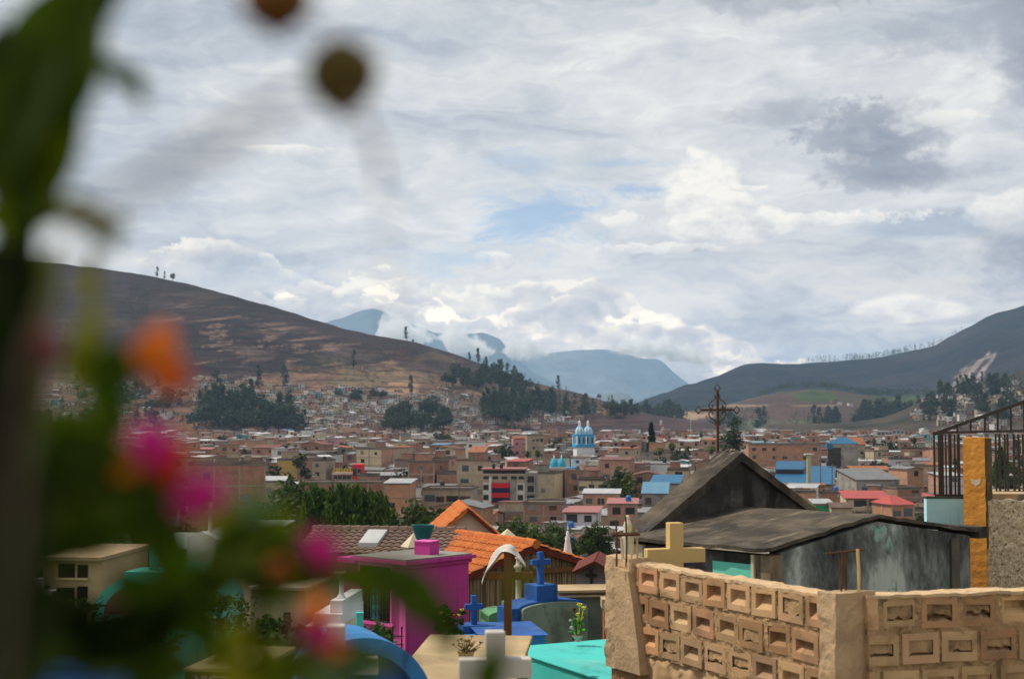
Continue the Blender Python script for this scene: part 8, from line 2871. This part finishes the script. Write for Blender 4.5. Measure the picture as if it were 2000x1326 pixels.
for px, py, r, ci, co, sd in ((632, 1078, 0.0070, C_MG, C_MG, 21), (610, 1060, 0.005, C_MG, C_DM, 22), (618, 1190, 0.006, C_YO, C_OR, 23), (625, 1212, 0.005, C_OR, C_OR, 28), (628, 1236, 0.0070, C_MG, C_RD, 24), (655, 1262, 0.005, C_OR, C_DM, 25), (600, 1230, 0.005, C_DM, C_MG, 29), (545, 1112, 0.004, C_DM, C_OR, 26)):
    bloom(g, px, py, D1, r, ci, co, sd)

# --- faint twigs and seed buds against the sky
g = thing('budding_twig', 'blurred twig with two olive brown seed buds against the cloudy sky', 'twig', Vector((0.0, 0.46, CAMZ - 1.75)))
stem(g, [(790, 1900, 0.44), (775, 700, 0.40), (750, 400, 0.40), (738, 300, 0.40), (715, 240, 0.42), (672, 175, 0.46)], [0.0003, 0.0003, 0.0004, 0.0012, 0.0010, 0.0009], TWIG)
stem(g, [(672, 130, 0.46), (640, 60, 0.46), (560, 20, 0.46), (540, -20, 0.46)], [0.0006, 0.0005, 0.0006, 0.0007], TWIG)
for px, py, r, h_, mt in ((668, 150, 0.0125, 0.026, BUD), (540, 8, 0.0125, 0.020, BUDB)):
    mb = MB()
    c = at(px, py, 0.46) - g.location
    mb.lathe([(0, -h_ * 0.58), (r * 0.22, -h_ * 0.48), (r * 0.62, -h_ * 0.34), (r * 0.92, -h_ * 0.12), (r * 0.98, h_ * 0.08), (r * 0.86, h_ * 0.28), (r * 0.55, h_ * 0.42), (r * 0.2, h_ * 0.50), (0, h_ * 0.52)], 8, c)
    mb.build('bud', mt, g, True)
g = thing('bare_twig', 'faint blurred bare twig slanting up across the sky towards the seed buds', 'twig', Vector((-0.1, 0.3, CAMZ - 1.75)))
stem(g, [(-60, 1900, 0.30), (60, 700, 0.29), (200, 400, 0.27), (400, 290, 0.27), (600, 175, 0.27)], [0.0008, 0.0008, 0.0014, 0.0018, 0.0012], mk('pale twig', (0.20, 0.16, 0.15), (0.15, 0.12, 0.11), 60, bump=0.0))
# ================================================================== LABELS FOR THE HOUSES OF THE TOWN
MARKS = [('the twin bell towers', 1140, 850), ('the small blue domes', 1089, 903), ('the striped red building', 985, 950), ('the red shop wall', 688, 920), ('the long blank block', 670, 962), ('the tall pinkish building', 440, 950), ('the big orange block', 1532, 895),
         ('the blue market roof', 1570, 930), ('the blue-capped tower', 1637, 900), ('the red-roofed apartments', 1690, 985), ('the red pavilion roof', 1763, 990), ('the half-built frame', 1045, 870), ('the lone conifer', 1272, 855), ('the iron cross', 1402, 830),
         ('the dark gable', 1300, 985), ('the ochre pillar', 1905, 930), ('the poplar row', 690, 985), ('the green house', 815, 1020), ('the gallery house', 873, 968), ('the lilac house', 1133, 1010), ('the magenta blooms', 300, 890), ('the pink gable', 910, 1010), ('the turquoise cross', 280, 1010)]
ST = {1: 'one-storey', 2: 'two-storey', 3: 'three-storey', 4: 'four-storey'}
ORD = ['leftmost', 'second from left', 'third from left', 'fourth from left', 'fifth from left', 'sixth from left', 'seventh from left', 'eighth from left', 'ninth from left', 'tenth from left']


def relation(x, y):
    best = min(MARKS, key=lambda m: math.hypot((x - m[1]) / 1.0, (y - m[2]) * 1.6))
    dx, dy = x - best[1], (y - best[2])
    if abs(dx) < 28 or abs(dy) * 2.2 > abs(dx):
        r = 'behind' if dy < 0 else 'below'
    else:
        r = 'left of' if dx < 0 else 'right of'
    return r + ' ' + best[0]


# single trees standing among the roofs
tr = random.Random(77)
found = {}
n = 0
while n < 34:
    px = tr.uniform(340, 1990)
    D = tr.uniform(330, 980)
    x = ray(px, 850).x * D
    if any(D < t[1] and t[3] - 10 < px < t[4] + 10 and D > t[1] * 0.45 for t in TAKEN) or any(math.hypot(x - t[0], D - t[1]) < t[2] + 3 for t in TAKEN):
        continue
    h = tr.uniform(8, 13)
    yy = pix((x, D, h))[1]
    if interp(COVER0, px) < yy + 6:
        continue
    o = plant(tr.choice(['dark', 'dark', 'round', 'euc']), (x, D, gz(x, D)), h, None, 'single trees between the houses of the town', tr.uniform(0.8, 1.2), label='x')
    o.name = 'town_tree'
    found.setdefault('dark tree rising between roofs, ' + relation(px, yy), []).append((px, o))
    n += 1
for l, v in found.items():
    v.sort(key=lambda q: q[0])
    for k, (px, o) in enumerate(v):
        o['label'] = l if len(v) == 1 else l + ', ' + ORD[min(k, 9)]
groups = {}
for rec in HOUSES:
    root, st, wn, rn, ex, x, y, wpx, D = rec
    b = '%s %s house, %s, %s' % (ST[st], wn, rn, relation(x, y))
    groups.setdefault(b, []).append(rec)
for b, recs in groups.items():
    # a further look of its own first
    sub = {}
    for r in recs:
        sub.setdefault(r[4], []).append(r)
    for ex, rs in sub.items():
        lab = b if not ex or len(recs) == 1 else b + ', ' + ex
        rs.sort(key=lambda r: r[5])
        for k, r in enumerate(rs):
            t = lab
            if len(rs) > 1:
                t = b + ', ' + ORD[min(k, 9)] + ' of ' + str(len(rs))
                t = b + ', ' + ORD[min(k, 9)]
                if ex:
                    t = b.replace(' house, ', ' house %s, ' % ex) + ', ' + ORD[min(k, 9)]
            words_ = t.split()
            if len(words_) > 16:
                t = t.replace(', ' + r[3], '').replace(' house', ' house with ' + r[3].replace(' roof', '') + ' roof') if ex == '' else t.replace(', ' + r[3], '')
            r[0]['label'] = t
seen_l = {}
for rec in HOUSES:
    seen_l.setdefault(rec[0]['label'], []).append(rec)
for l, rs in seen_l.items():
    if len(rs) > 1:
        rs.sort(key=lambda r: r[8])
        for k, r in enumerate(rs):
            r[0]['label'] = l + ', ' + ('nearer' if k == 0 else 'farther' if len(rs) == 2 else ['nearer', 'middle', 'farther', 'farthest'][min(k, 3)])

for rec in HOUSES:
    w_ = rec[0]['label'].split()
    if len(w_) > 16:
        rec[0]['label'] = rec[0]['label'].replace(' ' + rec[4], '').replace(', ' + rec[4], '')
# ================================================================== CUMULUS HANGING BEFORE THE FAR PEAKS (a real volume, 12 km away)
def build_clouds():
    D = 11800.0
    k = D / F
    cx = at(1065, 660, D).x
    z0, z1 = zrel(728, D), zrel(596, D)
    hw, hy, hz = 360 * k, 330.0, (z1 - z0) / 2
    mb = MB()
    mb.box(-hw, hw, -hy, hy, -hz, hz)
    mt = bpy.data.materials.new('cloud')
    mt.use_nodes = True
    t = NT(mt.node_tree)
    t.n.clear()
    tc = t.n.new('ShaderNodeTexCoord').outputs['Object']
    s = t.n.new('ShaderNodeSeparateXYZ')
    t.l.new(tc, s.inputs[0])
    x, y, z = s.outputs
    n1 = t.noise(tc, 0.0085, 6, 0.62)
    n2 = t.noise(tc, 0.030, 4, 0.65)

    def curve(pts):
        c = t.n.new('ShaderNodeFloatCurve')
        cv = c.mapping.curves[0]
        for i, (px, py) in enumerate(pts):
            u = (at(px, py, D).x - cx + hw) / (2 * hw)
            v = (zrel(py, D) - z0) / (z1 - z0)
            if i < 2:
                cv.points[i].location = (u, v)
            else:
                cv.points.new(u, v)
        c.mapping.update()
        t.l.new(t.lin(x, -hw, hw), c.inputs['Value'])
        return t.sub(t.mul(c.outputs[0], 2 * hz), hz)
    top = curve([(705, 700), (738, 664), (768, 618), (800, 634), (830, 650), (855, 660), (885, 636), (920, 660), (950, 676), (978, 694), (1000, 664), (1045, 670), (1075, 700), (1150, 706), (1195, 690), (1240, 664), (1285, 660), (1325, 676), (1365, 690), (1425, 718)])
    bot = curve([(705, 690), (738, 668), (768, 676), (800, 684), (830, 662), (855, 660), (885, 690), (920, 690), (950, 690), (978, 684), (1000, 694), (1045, 694), (1075, 686), (1150, 676), (1195, 680), (1240, 694), (1285, 696), (1325, 702), (1365, 706), (1425, 712)])
    ft = t.m('DIVIDE', t.sub(top, z), 75.0)
    fb = t.m('DIVIDE', t.sub(z, bot), 55.0)
    fy = t.m('DIVIDE', t.sub(hy - 30.0, t.m('ABSOLUTE', y)), 160.0)
    f = t.m('MINIMUM', t.m('MINIMUM', ft, fb), fy)
    f = t.m('MINIMUM', f, 0.75)
    f = t.add(f, t.add(t.mul(t.sub(n1, 0.53), 7.5), t.mul(t.sub(n2, 0.5), 3.0)))
    inside = t.mul(t.mul(t.ss(fy, 0.0, 0.3), t.ss(ft, -1.3, -0.3)), t.ss(fb, -1.0, -0.2))
    den = t.mul(t.mul(t.ss(f, 0.0, 0.6), inside), CLOUD_DENSITY)
    v = t.n.new('ShaderNodeVolumePrincipled')
    v.inputs['Color'].default_value = (0.995, 0.995, 0.995, 1)
    v.inputs['Anisotropy'].default_value = 0.1
    t.l.new(den, v.inputs['Density'])
    o = t.n.new('ShaderNodeOutputMaterial')
    t.l.new(v.outputs[0], o.inputs['Volume'])
    mt.cycles.volume_step_rate = 0.11
    ob = mb.build('clouds', mt)
    ob.location = (cx, D, (z0 + z1) / 2)
    struct(ob, 'stuff', 'white cumulus heads hanging before the far blue peaks')


CLOUD_DENSITY = 0.022
build_clouds()
